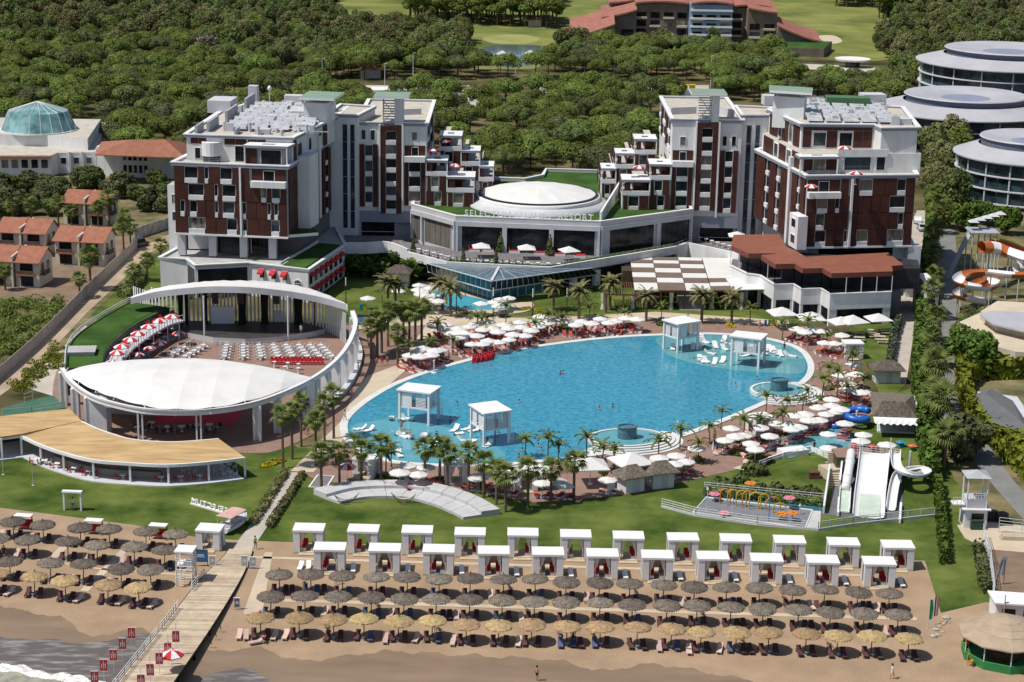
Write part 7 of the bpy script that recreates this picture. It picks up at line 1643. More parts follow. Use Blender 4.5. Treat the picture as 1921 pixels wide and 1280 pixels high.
# ---------------------------------------------------------------- huts, children's slides, right-hand side
def hut(lab, x0, y0, w_, d, h, rz, px=None, thatch=thatch_g, door=True):
 c = P(x0, y0, 0); t = []; b = MB(); b.box((0, 0, 0), (w_, d, h)); r = MB()
 W2, D2 = w_ / 2 + .7, d / 2 + .7
 V = [(-W2, -D2, h), (W2, -D2, h), (W2, D2, h), (-W2, D2, h), (-W2 * .35, 0, h + 1.35), (W2 * .35, 0, h + 1.35)]
 r.add(V, [(0, 1, 5, 4), (1, 2, 5), (2, 3, 4, 5), (3, 0, 4), (3, 2, 1, 0)]); r.add([(a * 1.02, b_ * 1.02, c_ - .18) for a, b_, c_ in V[:4]] + V[:4], [(0, 1, 5, 4), (1, 2, 6, 5), (2, 3, 7, 6), (3, 0, 4, 7)])
 dd = MB(); dd.box((.2, -d / 2 - .03, .05), (.95, .06, 2.0)); parts = [('hut_wall', b, slat), ('thatched_roof', r, thatch)]
 if door: parts.append(('door', dd, greyl))
 simple('thatched_hut', lab, 'hut', c, rz, parts)
hut('left of twin white huts with thatched roofs at the near pool edge', 1183, 920, 3.0, 2.4, 2.5, rad(28))
hut('right of twin white huts with thatched roofs at the near pool edge', 1238, 912, 3.2, 2.4, 2.5, rad(20))
mb = MB(); mb.box((0, 0, 0), (.9, .5, 2.2)); inst('white_cabinet', mb.mesh('white_cabinet', white), P(1147, 925, 0), .2, 1, 'narrow white cabinet left of the twin thatched huts', 'cabinet')
hut('small white hut with thatched roof beside the service path', 1662, 716, 4.2, 2.6, 2.5, rad(3))
hut('white hut with a thatched roof in the garden by the banana plants', 750, 538, 3.6, 2.6, 3.2, rad(-6))
t = thing('thatched_kiosk', 'large thatched kiosk with a white scalloped canopy and open counter', 'kiosk', P(1680, 800, 0))
a = [P(1641, 806, 0), P(1723, 810, 0), P(1722, 775, 0), P(1640, 770, 0)]
prismpart(t, 'wall', [(p.x, p.y) for p in LP([(1646, 790), (1718, 793), (1716, 776), (1645, 774)])], 0, 3.0, wallw)
prismpart(t, 'terrace', [(p.x, p.y) for p in LP([(1645, 812), (1722, 815), (1722, 792), (1645, 788)])], 0, .3, white)
mb = MB(); V = [P(1638, 782, 3.0), P(1722, 785, 3.0), P(1714, 740, 3.0), P(1632, 735, 3.0)]; rg = [P(1655, 752, 5.4), P(1698, 754, 5.4)]
mb.add(V + rg, [(0, 1, 5, 4), (1, 2, 5), (2, 3, 4, 5), (3, 0, 4), (3, 2, 1, 0)]); mb.build('thatched_roof', thatch_g, t)
for k in range(7):
 mb = MB(); u, v = k / 7, (k + 1) / 7; a0, a1 = V[0].lerp(V[1], u), V[0].lerp(V[1], v); o_ = Vector((0, -1.5, -.5)); md = (a0 + a1) / 2
 mb.add([a0, a1, a1 + o_, md + o_ + Vector((0, -.1, -.25)), a0 + o_], [(0, 1, 2, 3, 4)]); mb.build('canopy_scallop', white, t)
mb = MB(); railing(mb, LP([(1647, 808), (1720, 811)], .3), 1.0, .5, .03); mb.build('counter_rail', steel, t)
# platform and slides
KP = thing('slide_terrace', 'raised terrace with grey apron below it, carrying the three white water slides', 'terrace', P(1620, 880, 0))
ZT = 3.2
top = LP([(1560, 842), (1592, 838), (1690, 846), (1688, 862), (1570, 858)], ZT)
prismpart(KP, 'retaining_block', [(p.x, p.y) for p in top], 0, ZT, mat('dark_planting', (.06, .07, .03), .95, .3, .8), g_deck)
prismpart(KP, 'apron', [(p.x, p.y) for p in LP([(1556, 960), (1566, 880), (1692, 884), (1694, 978), (1600, 974), (1540, 966)])], 0, .12, mat('slate_apron', (.13, .13, .14), .8, .12, .4))
mb = MB(); railing(mb, LP([(1592, 846), (1660, 852), (1688, 856)], ZT), 1.0, .6, .03); mb.build('terrace_railing', white, KP)
for (x0, x1, y0, y1, za, zb_) in ((1553, 1577, 868, 846, 1.6, 3.2), (1556, 1576, 915, 884, 0, 1.6)):
 for k in range(7):
  u = k / 7; p, q = P(x0, y0 + (y1 - y0) * u, za + (zb_ - za) * u), P(x1, y0 + (y1 - y0) * u, za + (zb_ - za) * u); mb = MB(); mb.bar(Vector((p.x, p.y, za + (zb_ - za) * u)), Vector((q.x, p.y, za + (zb_ - za) * u)), .42, .12); mb.build('stair_tread', g_pave, KP)
prismpart(KP, 'stair_landing', [(p.x, p.y) for p in LP([(1535, 872), (1575, 868), (1578, 880), (1556, 884)], 1.6)], 0, 1.6, g_pave)
mb = MB(); mb.bar(P(1556, 880, 1.6), P(1545, 958, .6), .25, 1.4); mb.bar(P(1579, 876, 1.8), P(1575, 912, .8), .25, 2.0); mb.build('side_wall', wallw, KP)
chute = mat('slide_white', (.70, .71, .70), .3, .04, .5, spec=.5); chw = mat('slide_green_tint', (.52, .60, .50), .2, .08, .6, spec=.5)
def slide_path(name, lab, pts, w_, hh, m2=None):
 t = thing(name, lab, 'water slide', pts[0]); S = spl(pts, 6); n = len(S); prof = [(-.5, 1), (-.47, .35), (-.3, .05), (0, 0), (.3, .05), (.47, .35), (.5, 1)]
 mb = MB(); V = []
 for i, p in enumerate(S):
  d = S[min(i + 1, n - 1)] - S[max(i - 1, 0)]; s = Vector((d.y, -d.x, 0)).normalized()
  for u, v in prof: V.append(p + s * u * w_ + Vector((0, 0, v * hh)))
 k = len(prof); mb.add(V, [(i * k + j, i * k + j + 1, (i + 1) * k + j + 1, (i + 1) * k + j) for i in range(n - 1) for j in range(k - 1)])
 mb.build('chute', chute, t, smooth=True)
 mb = MB()
 for sgn in (0, k - 1): mb.tube([V[i * k + sgn] for i in range(n)], .07)
 mb.build('lip', white, t)
 return t, S
def G(x, y, z): return P(x, y, z)
t, S = slide_path('wide_slide', 'wide straight white water slide in the middle of the three', [G(1641, 850, 3.5), G(1640, 862, 3.2), G(1635, 905, 1.2), G(1632, 930, .35), G(1629, 972, .2)], 4.2, .5)
mb = MB(); mb.prism([(p.x, p.y) for p in LP([(1614, 928), (1653, 929), (1650, 970), (1609, 969)], .3)], .2, .42); mb.build('runout_water', chw, t)
for dx in (-2.2, 2.2):
 mb = MB(); mb.bar(S[3] + Vector((dx, 0, 0)), S[3] + Vector((dx, 0, 2.6)), .1, .1); mb.build('post', white, t)
t = thing('tube_slide', 'white water slide with a closed upper tube, left of the wide slide', 'water slide', G(1596, 850, 3.3))
S = spl([G(1597, 848, 3.6), G(1594, 870, 3.0), G(1589, 900, 1.5), G(1586, 917, .8)], 5)
mb = MB(); mb.tube(S, .62, 12); mb.build('tube', chute, t, smooth=True)
for i in (4, 9, 13):
 mb = MB(); mb.tube([S[i], S[i].lerp(S[i + 1], .3)], .72, 12); mb.build('tube_flange', white, t)
slide_mb = MB(); c0_, c1_ = G(1586, 918, .4), G(1583, 961, .3)
slide_mb.bar(c0_, c1_, 1.5, .2, 0); slide_mb.bar(c0_ + Vector((-.75, 0, .25)), c1_ + Vector((-.75, 0, .25)), .12, .5, 1); slide_mb.bar(c0_ + Vector((.75, 0, .25)), c1_ + Vector((.75, 0, .25)), .12, .5, 1); slide_mb.build('runout_trough', [chw, white], t)
t, S = slide_path('curved_slide', 'white open water slide that loops outward at the right of the wide slide', [G(1681, 850, 3.6), G(1680, 866, 3.3), G(1684, 882, 3.0), G(1700, 892, 2.7), G(1722, 896, 2.4), G(1738, 890, 2.2), G(1728, 884, 2.0), G(1706, 886, 1.8), G(1688, 892, 1.5), G(1680, 905, 1.0), G(1674, 935, .4), G(1671, 958, .25)], 1.3, .55)
for x, y, z in ((1708, 905, 2.4),):
 p = G(x, y, 0); mb = MB(); mb.cyl(p.x, p.y + 1.4, 0, 4.2, .18, .18, 8); mb.build('support_post', greyl, t)
for i, (x, y0, y1) in enumerate(((1572, 936, 965), (1688, 946, 978))):
 a, b = P(x + 2, y0, .4), P(x, y1, .4); mb = MB(); mb.bar(a, b, .3, .6); tag(mb.build('low_white_wall', white, loc=a), ('left', 'right')[i] + ' low white kerb wall beside the slide run-outs', 'wall')
# children's pool edge, picket fence
PF = thing('picket_fence', "white picket fence curving between the parasols and the children's pool", 'fence', P(1520, 815, 0))
line = spl(LP([(1439, 846), (1480, 829), (1530, 807), (1580, 788), (1617, 768)], .1), 8)
mb = MB(); mb.tube([p + Vector((0, 0, .35)) for p in line], .04, 4); mb.tube([p + Vector((0, 0, .95)) for p in line], .04, 4); mb.build('fence_rail', white, PF)
acc = 0
for a, b in zip(line, line[1:]):
 k = max(1, int((b - a).length / .28));
 for i in range(k): q = a.lerp(b, i / k); m1 = MB(); m1.box((q.x, q.y, .1), (.13, .05, 1.1), .5); m1.build('picket', white, PF)
WG = thing('pool_guard_wall', "white guard wall with railing at the corner of the children's pool", 'wall', P(1470, 855, 0))
mb = MB(); mb.band(LP([(1424, 874), (1446, 866), (1470, 858), (1520, 846), (1556, 862)]), -.12, .12, 0, .8); mb.build('wall', white, WG)
mb = MB(); railing(mb, LP([(1424, 874), (1446, 866), (1470, 858), (1520, 846), (1556, 862)], .8), .7, 1.2, .03, 0, 2); mb.build('railing', white, WG)
mb = MB(); mb.box((0, 0, 0), (4.2, 2.2, .9), .35); tag(mb.build('white_plinth', white, loc=(0, 0, 0)), "white block plinth beside the children's pool corner", 'plinth').location = P(1487, 853, .05)
# blue spiral slide and little toys
t = thing('blue_spiral_slide', "bright blue spiral slide at the end of the children's pool", 'water slide', P(1605, 806, 0))
blue = mat('blue_plastic', (.015, .12, .45), .35, .1, .8, spec=.5)
c = P(1606, 800, 0); mb = MB(); mb.tube([c + Vector((1.7 * math.cos(a), 1.7 * math.sin(a), 2.6 - 2.1 * a / 9.5)) for a in [.0 + .45 * k for k in range(22)]], .55, 9); mb.tube([c + Vector((-1.6, -.6, .6)), c + Vector((-3, -1.2, .45)), c + Vector((-4.2, -1.8, .4))], .55, 9); mb.build('blue_tube', blue, t, smooth=True)
mb = MB(); mb.cyl(c.x, c.y, 0, 2.6, .2, .2, 8); mb.build('post', steel, t)
for i, (x, y, cc, nm) in enumerate(((1690, 838, (.02, .25, .42), 'small blue play tower near the slides'), (1712, 845, (.55, .14, .08), 'small red-roofed play house by the hedge'), (1602, 843, (.55, .06, .05), 'red play boat behind the slide railing'), (1638, 846, (.5, .05, .05), 'red ride-on toy behind the slide railing'))):
 b, r = MB(), MB(); b.box((0, 0, 0), (1.5, 1.3, 1.3)); r.add([(-1.3, -1.1, 1.4), (1.3, -1.1, 1.4), (1.3, 1.1, 1.4), (-1.3, 1.1, 1.4), (0, 0, 2.1)], [(0, 1, 4), (1, 2, 4), (2, 3, 4), (3, 0, 4), (3, 2, 1, 0)])
 simple('play_toy', nm, 'play house', P(x, y, 3.2 if i > 1 else .05), .3, [('toy_body', b, mat('toy_green', (.05, .3, .12), .5, .1, 1) if i == 1 else mat('toy_%d' % i, cc, .45, .08, 1)), ('toy_roof', r, mat('toy_%d' % i, cc, .45, .08, 1))], None, .5)
# splash pad
SP = thing('splash_pad', 'grey splash pad with a white kerb, a strip of blue water and colourful spray toys', 'splash pad', P(1410, 960, 0))
pad = LP([(1325, 935), (1524, 959), (1510, 993), (1300, 963)])
prismpart(SP, 'pad', [(p.x, p.y) for p in pad], 0, .09, mat('rubber_grey', (.17, .18, .20), .85, .12, 1.2))
prismpart(SP, 'outer_paving', [(p.x, p.y) for p in LP([(1524, 959), (1540, 960), (1538, 992), (1510, 993)])], 0, .085, stone)
mb = MB(); mb.band(pad, -.14, .14, 0, .2, 0, True); mb.build('kerb', white, SP)
prismpart(SP, 'water_strip', [(p.x, p.y) for p in LP([(1320, 923), (1545, 943), (1545, 960), (1322, 935)])], 0, .16, mat('strip_water', (.04, .15, .20), .1, .15, .6, spec=.5, coord='world'))
yel_ = mat('yellow_pipe', (.50, .36, .03), .4, .08, 1); org = mat('orange_plastic', (.62, .20, .02), .4, .08, 1); pnk = mat('pink_plastic', (.62, .20, .28), .45, .12, 1)
def toy(lab, x, y, parts): simple('spray_toy', lab, 'spray toy', P(x, y, .1), 0, parts, 'spray toys on the splash pad')
for i, (x, y, r, h) in enumerate(((1360, 945, .7, 2.2), (1374, 948, .7, 2.3), (1390, 950, .7, 2.3), (1402, 952, .75, 2.4), (1416, 955, .8, 2.4), (1432, 955, .7, 2.2), (1450, 957, 1.0, 1.9), (1462, 962, .9, 1.4))):
 m1 = MB(); m1.tube([(-r, 0, 0), (-r, 0, h - r)] + [(r * math.cos(a), 0, h - r + r * math.sin(a)) for a in [math.pi * (1 - k / 8) for k in range(1, 8)]] + ([(r, 0, h - r)] if i % 2 else [(r, 0, .0)]), .09, 6)
 toy(nth(i) + ' from the left of the spray arches on the splash pad', x, y, [('pipe', m1, yel_ if i % 3 else org)])
for i, (x, y, m_, h) in enumerate(((1340, 940, pnk, 1.0), (1359, 968, pnk, .4), (1406, 940, org, 2.6), (1466, 975, org, .8), (1486, 977, org, 1.1), (1480, 955, pnk, 1.6))):
 m1, m2 = MB(), MB(); m1.cyl(0, 0, 0, h, .07, .07, 6)
 for k in range(6): a = 1.047 * k; m2.lathe([(.02, .08), (.3, .1), (.36, 0), (.02, -.05)], 8, (.5 * math.cos(a), .5 * math.sin(a), h))
 m2.lathe([(.3, .0), (.25, .2), (.02, .25)], 8, (0, 0, h)); toy(('pink flower spray at the far left of the splash pad', 'low pink flower spray near the front fence', 'tall orange flower spray among the arches', 'low orange flower spray near the front corner', 'taller orange flower spray at the front corner', 'pink flower spray on a tall stem at the right')[i], x, y, [('stem', m1, steel), ('petals', m2, m_)])
for i, (x, y, z1) in enumerate(((1442, 978, 3.4), (1326, 960, 3.2), (1373, 968, 2.2), (1500, 965, 1.2))):
 m1 = MB(); m1.cyl(0, 0, 0, z1, .06, .06, 6); m1.cyl(0, 0, z1, z1 + .3, .2, .1, 8); toy(nth(i) + ' of the thin upright spray poles on the splash pad', x, y, [('pole', m1, steel if i else blue)])
def railfence(lab, pts, z, h=1.0, step=1.8):
 t = thing('rail_fence', lab, 'fence', P(*pts[0], z)); mb = MB(); q = LP(pts, z); mb.band(q, -.12, .12, z - .1, z + .25); mb.build('fence_kerb', greyl, t)
 mb = MB(); railing(mb, [p + Vector((0, 0, .2)) for p in q], h, step, .035, 0, 3); mb.build('fence_railing', white, t)
railfence('long white rail fence along the front of the splash pad and slides', [(1241, 951), (1305, 968), (1420, 985), (1535, 995), (1600, 985), (1752, 968)], .1)
railfence('white rail fence behind the splash pad water strip', [(1321, 920), (1420, 930), (1545, 942)], .1)
mb = MB(); mb.box((0, 0, 0), (1.5, .9, .9)); mb.box((0, 0, .9), (1.6, 1.0, .08)); inst('timber_crate', mb.mesh('timber_crate', woodp), P(1527, 897, .06), .1, 1, 'brown timber crate alone on the lawn left of the slides', 'crate')
for i, pts in enumerate(([(1375, 878), (1400, 870), (1430, 874), (1402, 884)], [(1408, 902), (1438, 908), (1420, 916)])):
 o = sheet('paved_patch', LP(pts, .1), .1, g_pave); tag(o, ('pale paved corner below the pool terrace', 'small pale triangular paving on the lawn above the splash pad')[i], 'paving')
for i, (x, y) in enumerate(((1390, 905), (1350, 915), (1365, 918), (1420, 920), (1455, 925), (1490, 930), (1520, 934), (1415, 890))): place('dark_shrub', [('foliage', SHRUB[1])], x, y, nth(i) + ' of the dark shrubs along the splash pad back fence', 'shrub', 'dark shrubs by the splash pad', R.uniform(1.2, 2.0))
# observation tower at the right
t = thing('observation_tower', 'white two-storey observation tower with a slatted pyramid roof by the right hedge', 'tower', P(1824, 985, 0))
c = P(1824, 985, 0)
mb = MB(); mb.box((c.x, c.y, 0), (3.0, 3.0, 2.7)); mb.build('lower_room', wallw, t)
A_, B_ = Vector((c.x - 1.5, c.y - 1.5, 0)), Vector((c.x + 1.5, c.y - 1.5, 0))
for z in (.5, 1.4): window(t, A_, B_, .3, .85, z, z + .8, .05, 'window', False, 3)
mb = MB(); mb.box((c.x, c.y, 2.7), (3.8, 3.6, .16)); mb.build('mid_canopy', white, t)
mb = MB(); mb.box((c.x, c.y, 2.86), (2.7, 2.7, 1.2)); mb.build('upper_base', greyl, t)
mb = MB(); railing(mb, [(c.x - 1.3, c.y - 1.35, 4.0), (c.x + 1.3, c.y - 1.35, 4.0), (c.x + 1.3, c.y + 1.3, 4.0)], 1.0, .35, .03); mb.build('upper_railing', white, t)
for sx in (-1.3, 1.3):
 for sy in (-1.3, 1.3): mb = MB(); mb.box((c.x + sx, c.y + sy, 2.8), (.16, .16, 4.4)); mb.build('corner_post', white, t)
mb = MB(); q = [(c.x - 1.7, c.y - 1.7, 7.2), (c.x + 1.7, c.y - 1.7, 7.2), (c.x + 1.7, c.y + 1.7, 7.2), (c.x - 1.7, c.y + 1.7, 7.2), (c.x, c.y, 7.9)]
mb.add(q, [(0, 1, 4), (1, 2, 4), (2, 3, 4), (3, 0, 4)]); mb.build('slatted_roof', mat('slatted_white_roof', (.42, .43, .45), .6, .1, 1, stripes=(6, .75, 'X')), t)
mb = MB(); mb.box((c.x - 2.3, c.y - .4, 3.2), (1.6, 1.5, .12)); railing(mb, [(c.x - 3.1, c.y - 1.1, 3.3), (c.x - 1.5, c.y - 1.1, 3.3)], 1, .4, .03); mb.build('side_balcony', white, t)
mb = MB(); mb.box((0, 0, 0), (1.6, 1.0, 1.2)); mb.box((0, 0, 1.2), (1.7, 1.1, .1)); inst('dark_bin_box', mb.mesh('dark_bin_box', mat('dark_green_box', (.03, .06, .045), .6, .1, 1)), P(1831, 992, .1), 0, 1, 'dark box standing in front of the observation tower', 'box')
for i, (x, y) in enumerate(((1862, 975), (1880, 978))): mb = MB(); mb.box((0, 0, 0), (1.5, .6, 1.2)); mb.cyl(0, 0, 1.2, 1.3, .5, .5, 10); inst('black_planter', mb.mesh('black_planter', dark), P(x, y, .1), 0, 1, ('left', 'right')[i] + ' black cabinet on the paved pad right of the observation tower', 'cabinet')
t = thing('timber_rack', 'stack of long pale timbers on the paved pad at the right edge', 'timber stack', P(1900, 1010, 0))
for k in range(6): p = P(1910, 1014, .1); mb = MB(); mb.box((p.x + .2 * (k % 2), p.y + .45 * (k // 2 * 1.0), .1 + .3 * (k % 2)), (4.5, .35, .28), rad(-3)); mb.build('timber', mat('pale_timber', (.5, .43, .32)), t)
t = thing('wire_fence', 'tall wire mesh fence with thin posts along the dry yard', 'fence', P(1860, 1080, 0))
q = LP([(1843, 1012), (1856, 1060), (1864, 1130)]); mb = MB(); railing(mb, q, 2.2, 2.5, .035, 0, 5); railing(mb, LP([(1873, 1000), (1960, 1010)]), 2.2, 2.5, .035, 0, 5); mb.build('mesh_panels', steel, t)
# strip of lawn with stones, flags, beach bar
hedge('hedge', [(1826, 1030), (1840, 1028), (1858, 1112), (1842, 1116)], 1.3, f_olive, 'scruffy shrub strip along the wire fence', .22, 14)
for i, (x, y, cc) in enumerate(((1741, 1178, (.03, .28, .12)), (1750, 1172, (.5, .03, .08)), (1754, 1172, (.55, .3, .32)), (1881, 1170, (.5, .03, .10)))):
 m1, m2 = MB(), MB(); m1.cyl(0, 0, 0, 3.6, .04, .03, 6); m2.add([(0.03, 0, 3.6), (.03, 0, 1.0), (.4, .05, 1.1), (.5, .1, 2.4), (.35, .05, 3.5)], [(0, 1, 2, 3, 4)]); m2.add([(0.03, .03, 3.6), (.03, .03, 1.0), (.4, .08, 1.1), (.5, .13, 2.4), (.35, .08, 3.5)], [(4, 3, 2, 1, 0)])
 simple('feather_flag', ('green', 'crimson', 'pale red', 'crimson')[i] + ' feather flag ' + ('on the sand by the rocks' if i < 3 else 'beside the thatched beach bar roof'), 'flag', P(x, y, .05), .3 * i, [('mast', m1, steel), ('cloth', m2, mat('flag_%d' % i, cc, .8, .15, 2))], 'feather flags')
rk = mat('rock', (.42, .39, .34), .95, .2, 2, bump=.5)
for i, (x, y, s) in enumerate(((1755, 1182, .7), (1763, 1177, .5), (1770, 1170, .6), (1775, 1160, .9), (1760, 1192, .6), (1752, 1195, .8), (1768, 1186, .4), (1780, 1168, .5))):
 b = MB(); rr2 = random.Random(i); b.lathe([(.02, .0), (.8, .05), (1.0, .3), (.75, .6), (.3, .78), (.02, .8)], 9); b.v = [(a * rr2.uniform(.75, 1.15), c_ * rr2.uniform(.75, 1.15), d * rr2.uniform(.8, 1.1)) for a, c_, d in b.v]
 inst('rock', b.mesh('rock', rk), P(x, y, .05), i, s * .55, 'pale rock lying on the sand between the flags and the beach bar', 'rock', 'rocks by the beach bar')
t = thing('beach_bar', 'octagonal beach bar with a stepped reed roof and green walls, cut by the right edge', 'bar', P(1880, 1235, 0))
c = P(1884, 1232, 0); reedb = mat('grey_reed', (.36, .28, .20), .95, .15, .5, bump=.5, bscale=10, detail=8)
for r0, r1, z0, z1 in ((5.4, 3.6, 3.0, 3.75), (3.7, 2.5, 3.75, 4.2), (2.6, 1.5, 4.2, 4.55), (1.6, .05, 4.55, 5.0)):
 mb = MB(); mb.lathe([(r0, z0 - .16), (r0, z0), (r1, z1)], 10, (c.x, c.y, 0), rot=.2); mb.build('roof_tier', reedb, t)
grn = mat('green_wall', (.03, .19, .055), .7, .12, .8)
mb = MB(); mb.lathe([(4.9, 0), (4.9, 1.0), (4.75, 1.05), (4.7, 0)], 10, (c.x, c.y, 0), rot=.2); mb.build('parapet', grn, t)
mb = MB(); mb.lathe([(4.8, .12), (.02, .14)], 10, (c.x, c.y, 0), rot=.2); mb.build('floor', grn, t)
mb = MB(); mb.lathe([(2.0, 0), (2.0, 1.1), (.02, 1.12)], 10, (c.x, c.y, 0)); mb.build('counter', woodp, t)
for k in range(10): a = .2 + .628 * k; mb = MB(); mb.cyl(c.x + 4.8 * math.cos(a), c.y + 4.8 * math.sin(a), 0, 3.1, .07, .07, 6); mb.build('post', steel, t)
for i, (x, y) in enumerate(((1812, 1215), (1820, 1248), (1890, 1240))): inst('orange_chair', chair_mesh(org, 'orange_chair') if i == 0 else bpy.data.meshes['orange_chair'], P(x, y, .15), i, 1.3, nth(i) + ' from the left of the orange chairs at the beach bar', 'chair', 'orange chairs at the beach bar')
t = thing('white_cabin', 'long white cabin with dark openings behind the thatched beach bar', 'cabin', P(1910, 1168, 0))
a, b = P(1866, 1166, 0), P(1990, 1175, 0); mb = MB(); mb.prism([(a.x, a.y), (b.x, b.y), (b.x, b.y + 3), (a.x, a.y + 3)], 0, 2.4); mb.build('cabin_wall', white, t); mb = MB(); mb.prism([(a.x - .3, a.y - .5), (b.x, b.y - .5), (b.x, b.y + 3.2), (a.x - .3, a.y + 3.2)], 2.4, 2.6); mb.build('cabin_roof', white, t)
for u in (.1, .42, .72): window(t, a, b, u, u + .2, .5, 1.7, .05, 'opening', False, 1)
t = thing('sail_sign', 'tilted white and black sail board standing in the dry yard', 'sign', P(1870, 1095, 0)); c = P(1868, 1098, 0)
m1 = MB(); m1.add([(c.x - .2, c.y, 1.6), (c.x + .9, c.y + .2, 1.2), (c.x + 1.3, c.y + .2, 3.6), (c.x + .6, c.y, 3.9)], [(0, 1, 2, 3)]); m1.add([(c.x - .2, c.y + .06, 1.6), (c.x + .9, c.y + .26, 1.2), (c.x + 1.3, c.y + .26, 3.6), (c.x + .6, c.y + .06, 3.9)], [(3, 2, 1, 0)]); m1.build('sail', white, t); m1 = MB(); m1.bar((c.x, c.y, 0), (c.x + .6, c.y, 3.4), .07, .07); m1.bar((c.x + 1, c.y + .1, 0), (c.x + .9, c.y + .1, 3.4), .07, .07); m1.build('sail_frame', dark, t)
# ---------------------------------------------------------------- left: villas, fence, low white buildings
tile = mat('terracotta_tiles', (.33, .135, .085), .85, .16, .7, coord='world', stripes=(2.4, .78, 'X'), detail=8)
vwall = mat('villa_render', (.56, .51, .44), .85, .12, .4, coord='world')
def villa(lab, px, py, rz, h=5.4, w_=5.4, d=7.0):
 c = P(px, py, 0); t = thing('tiled_villa', lab, 'house', c); ca, sa = math.cos(rz), math.sin(rz)
 def T(x, y, z=0): return Vector((c.x + ca * x - sa * y, c.y + sa * x + ca * y, z))
 for k in (0, 1):
  x0 = -w_ + k * (w_ + .35); x1 = x0 + w_
  q = [T(x0 + .3, -d / 2), T(x1 - .3, -d / 2), T(x1 - .3, d / 2), T(x0 + .3, d / 2)]
  mb = MB(); mb.prism([(p.x, p.y) for p in q], 0, h); mb.add([T(x0 + .3, -d / 2, h), T(x1 - .3, -d / 2, h), T(x1 - .3, d / 2, h), T(x0 + .3, d / 2, h), T(x0 + .3, d * .15, h + 1.7), T(x1 - .3, d * .15, h + 1.7)], [(0, 4, 3), (1, 2, 5), (2, 3, 4, 5)]); mb.build('wall', vwall, t)
  mb = MB(); e = .7
  for (ya, za, yb, zb_) in ((-d / 2 - e, h - .45, d * .15, h + 1.8), (d / 2 + e * .6, h - .3, d * .15, h + 1.8)):
   V = [T(x0 - .1, ya, za), T(x1 + .1, ya, za), T(x1 + .1, yb, zb_), T(x0 - .1, yb, zb_)]
   mb.add(V + [v + Vector((0, 0, .16)) for v in V], [(0, 1, 2, 3), (4, 5, 6, 7), (0, 1, 5, 4), (1, 2, 6, 5), (3, 0, 4, 7)])
  mb.build('roof_slope', tile, t)
  A_, B_ = T(x0 + .3, -d / 2), T(x1 - .3, -d / 2)
  window(t, A_, B_, .2, .75, 2.9, 5.0, .05, 'balcony_opening', False, 2); window(t, A_, B_, .2, .75, .2, 2.3, .05, 'window', False, 3)
  mb = MB(); slabbox(mb, A_, B_, .1, .85, 2.5, 2.75, 0, 1.1); mb.build('porch_roof', tile, t); mb = MB(); slabbox(mb, A_, B_, .12, .83, 2.75, 3.5, .8, .95); mb.build('balcony_rail', pole, t)
 mb = MB(); mb.prism([(p.x, p.y) for p in (T(0, -d / 2 - .6), T(.35, -d / 2 - .6), T(.35, d / 2), T(0, d / 2))], 0, lambda p: h + .3 + 1.9 * max(0, 1 - abs((p[1] - c.y) / d - .15))); mb.build('dividing_wall', vwall, t)
 A_, B_ = T(w_ + .05, -d / 2), T(w_ + .05, d / 2)
 for u in (.2, .6): window(t, A_, B_, u, u + .18, 3, 4.6, .05, 'window', False, 1)
 mb = MB(); slabbox(mb, A_, B_, .1, .5, 2.4, 2.6, 0, 1.0); slabbox(mb, A_, B_, .1, .5, 2.6, 3.4, .85, .95); mb.build('side_balcony', pole, t)
villa('tiled villa farthest back on the left, half hidden by palms', 170, 417, rad(-8))
villa('tiled villa behind the one at the left edge', 52, 474, rad(-8))
villa('tiled villa nearest the panel fence and dirt track', 160, 491, rad(-8))
villa('front tiled villa cut by the left edge', 38, 530, rad(-8))
FP = thing('panel_fence', 'long fence of pale and pinkish panels along the dirt track on the left', 'fence', P(130, 590, 0))
line = spl(LP([(-60, 762), (60, 660), (185, 535), (262, 462)]), 14)
pm = [mat('fence_panel_a', (.40, .35, .31), .85, .12, .8), mat('fence_panel_b', (.44, .33, .29), .85, .12, .8), mat('fence_panel_c', (.36, .36, .38), .85, .12, .8)]
for i, (a, b) in enumerate(zip(line, line[1:])):
 for k in (0, 1): mb = MB(); p, q = a.lerp(b, k / 2 + .015), a.lerp(b, (k + 1) / 2 - .015); mb.bar(p + Vector((0, 0, 1.15)), q + Vector((0, 0, 1.15)), .08, 2.3); mb.build('fence_panel', pm[(i * 2 + k) % 3], FP)
MW = thing('mural_wall', 'pale wall with faded blue murals at the far end of the dirt track', 'wall', P(290, 440, 0))
for k in range(5): mb = MB(); a, b = P(252 + 14 * k, 450 - 4.6 * k), P(265 + 14 * k, 445.5 - 4.6 * k); mb.bar(a + Vector((0, 0, 1.3)), b + Vector((0, 0, 1.3)), .15, 2.6); mb.build('mural_panel', mat('mural_%d' % (k % 2), ((.34, .40, .44), (.44, .40, .38))[k % 2], .85, .3, .9, col2=(.45, .42, .40)), MW)
# low white building with glass dome and tiled roofs
LB = thing('glass_dome_building', 'white low building with a large faceted green glass dome and tiled eaves', 'building', P(80, 300, 0))
prismpart(LB, 'lower_wall', [(p.x, p.y) for p in LP([(-40, 331), (98, 331), (110, 326), (180, 325), (200, 265), (-40, 262)])], 0, 5.5, wallw, tan)
prismpart(LB, 'upper_wall', [(p.x, p.y) for p in LP([(-40, 272), (90, 275), (165, 282), (190, 244), (-40, 240)], 5.5)], 5.5, 8.5, wallw, tan)
a, b = P(-40, 331), P(98, 331)
for k in range(7): window(LB, a, b, .05 + k * .135, .14 + k * .135, 2.2, 4.4, .08)
mb = MB(); slabbox(mb, a, b, 0, 1, 5.0, 5.35, -.2, 1.0); mb.build('tiled_eaves', tile, LB)
a, b = P(110, 326), P(180, 325)
for u in (.08, .42, .76): window(LB, a, b, u, u + .14, 2.6, 4.2, .05);
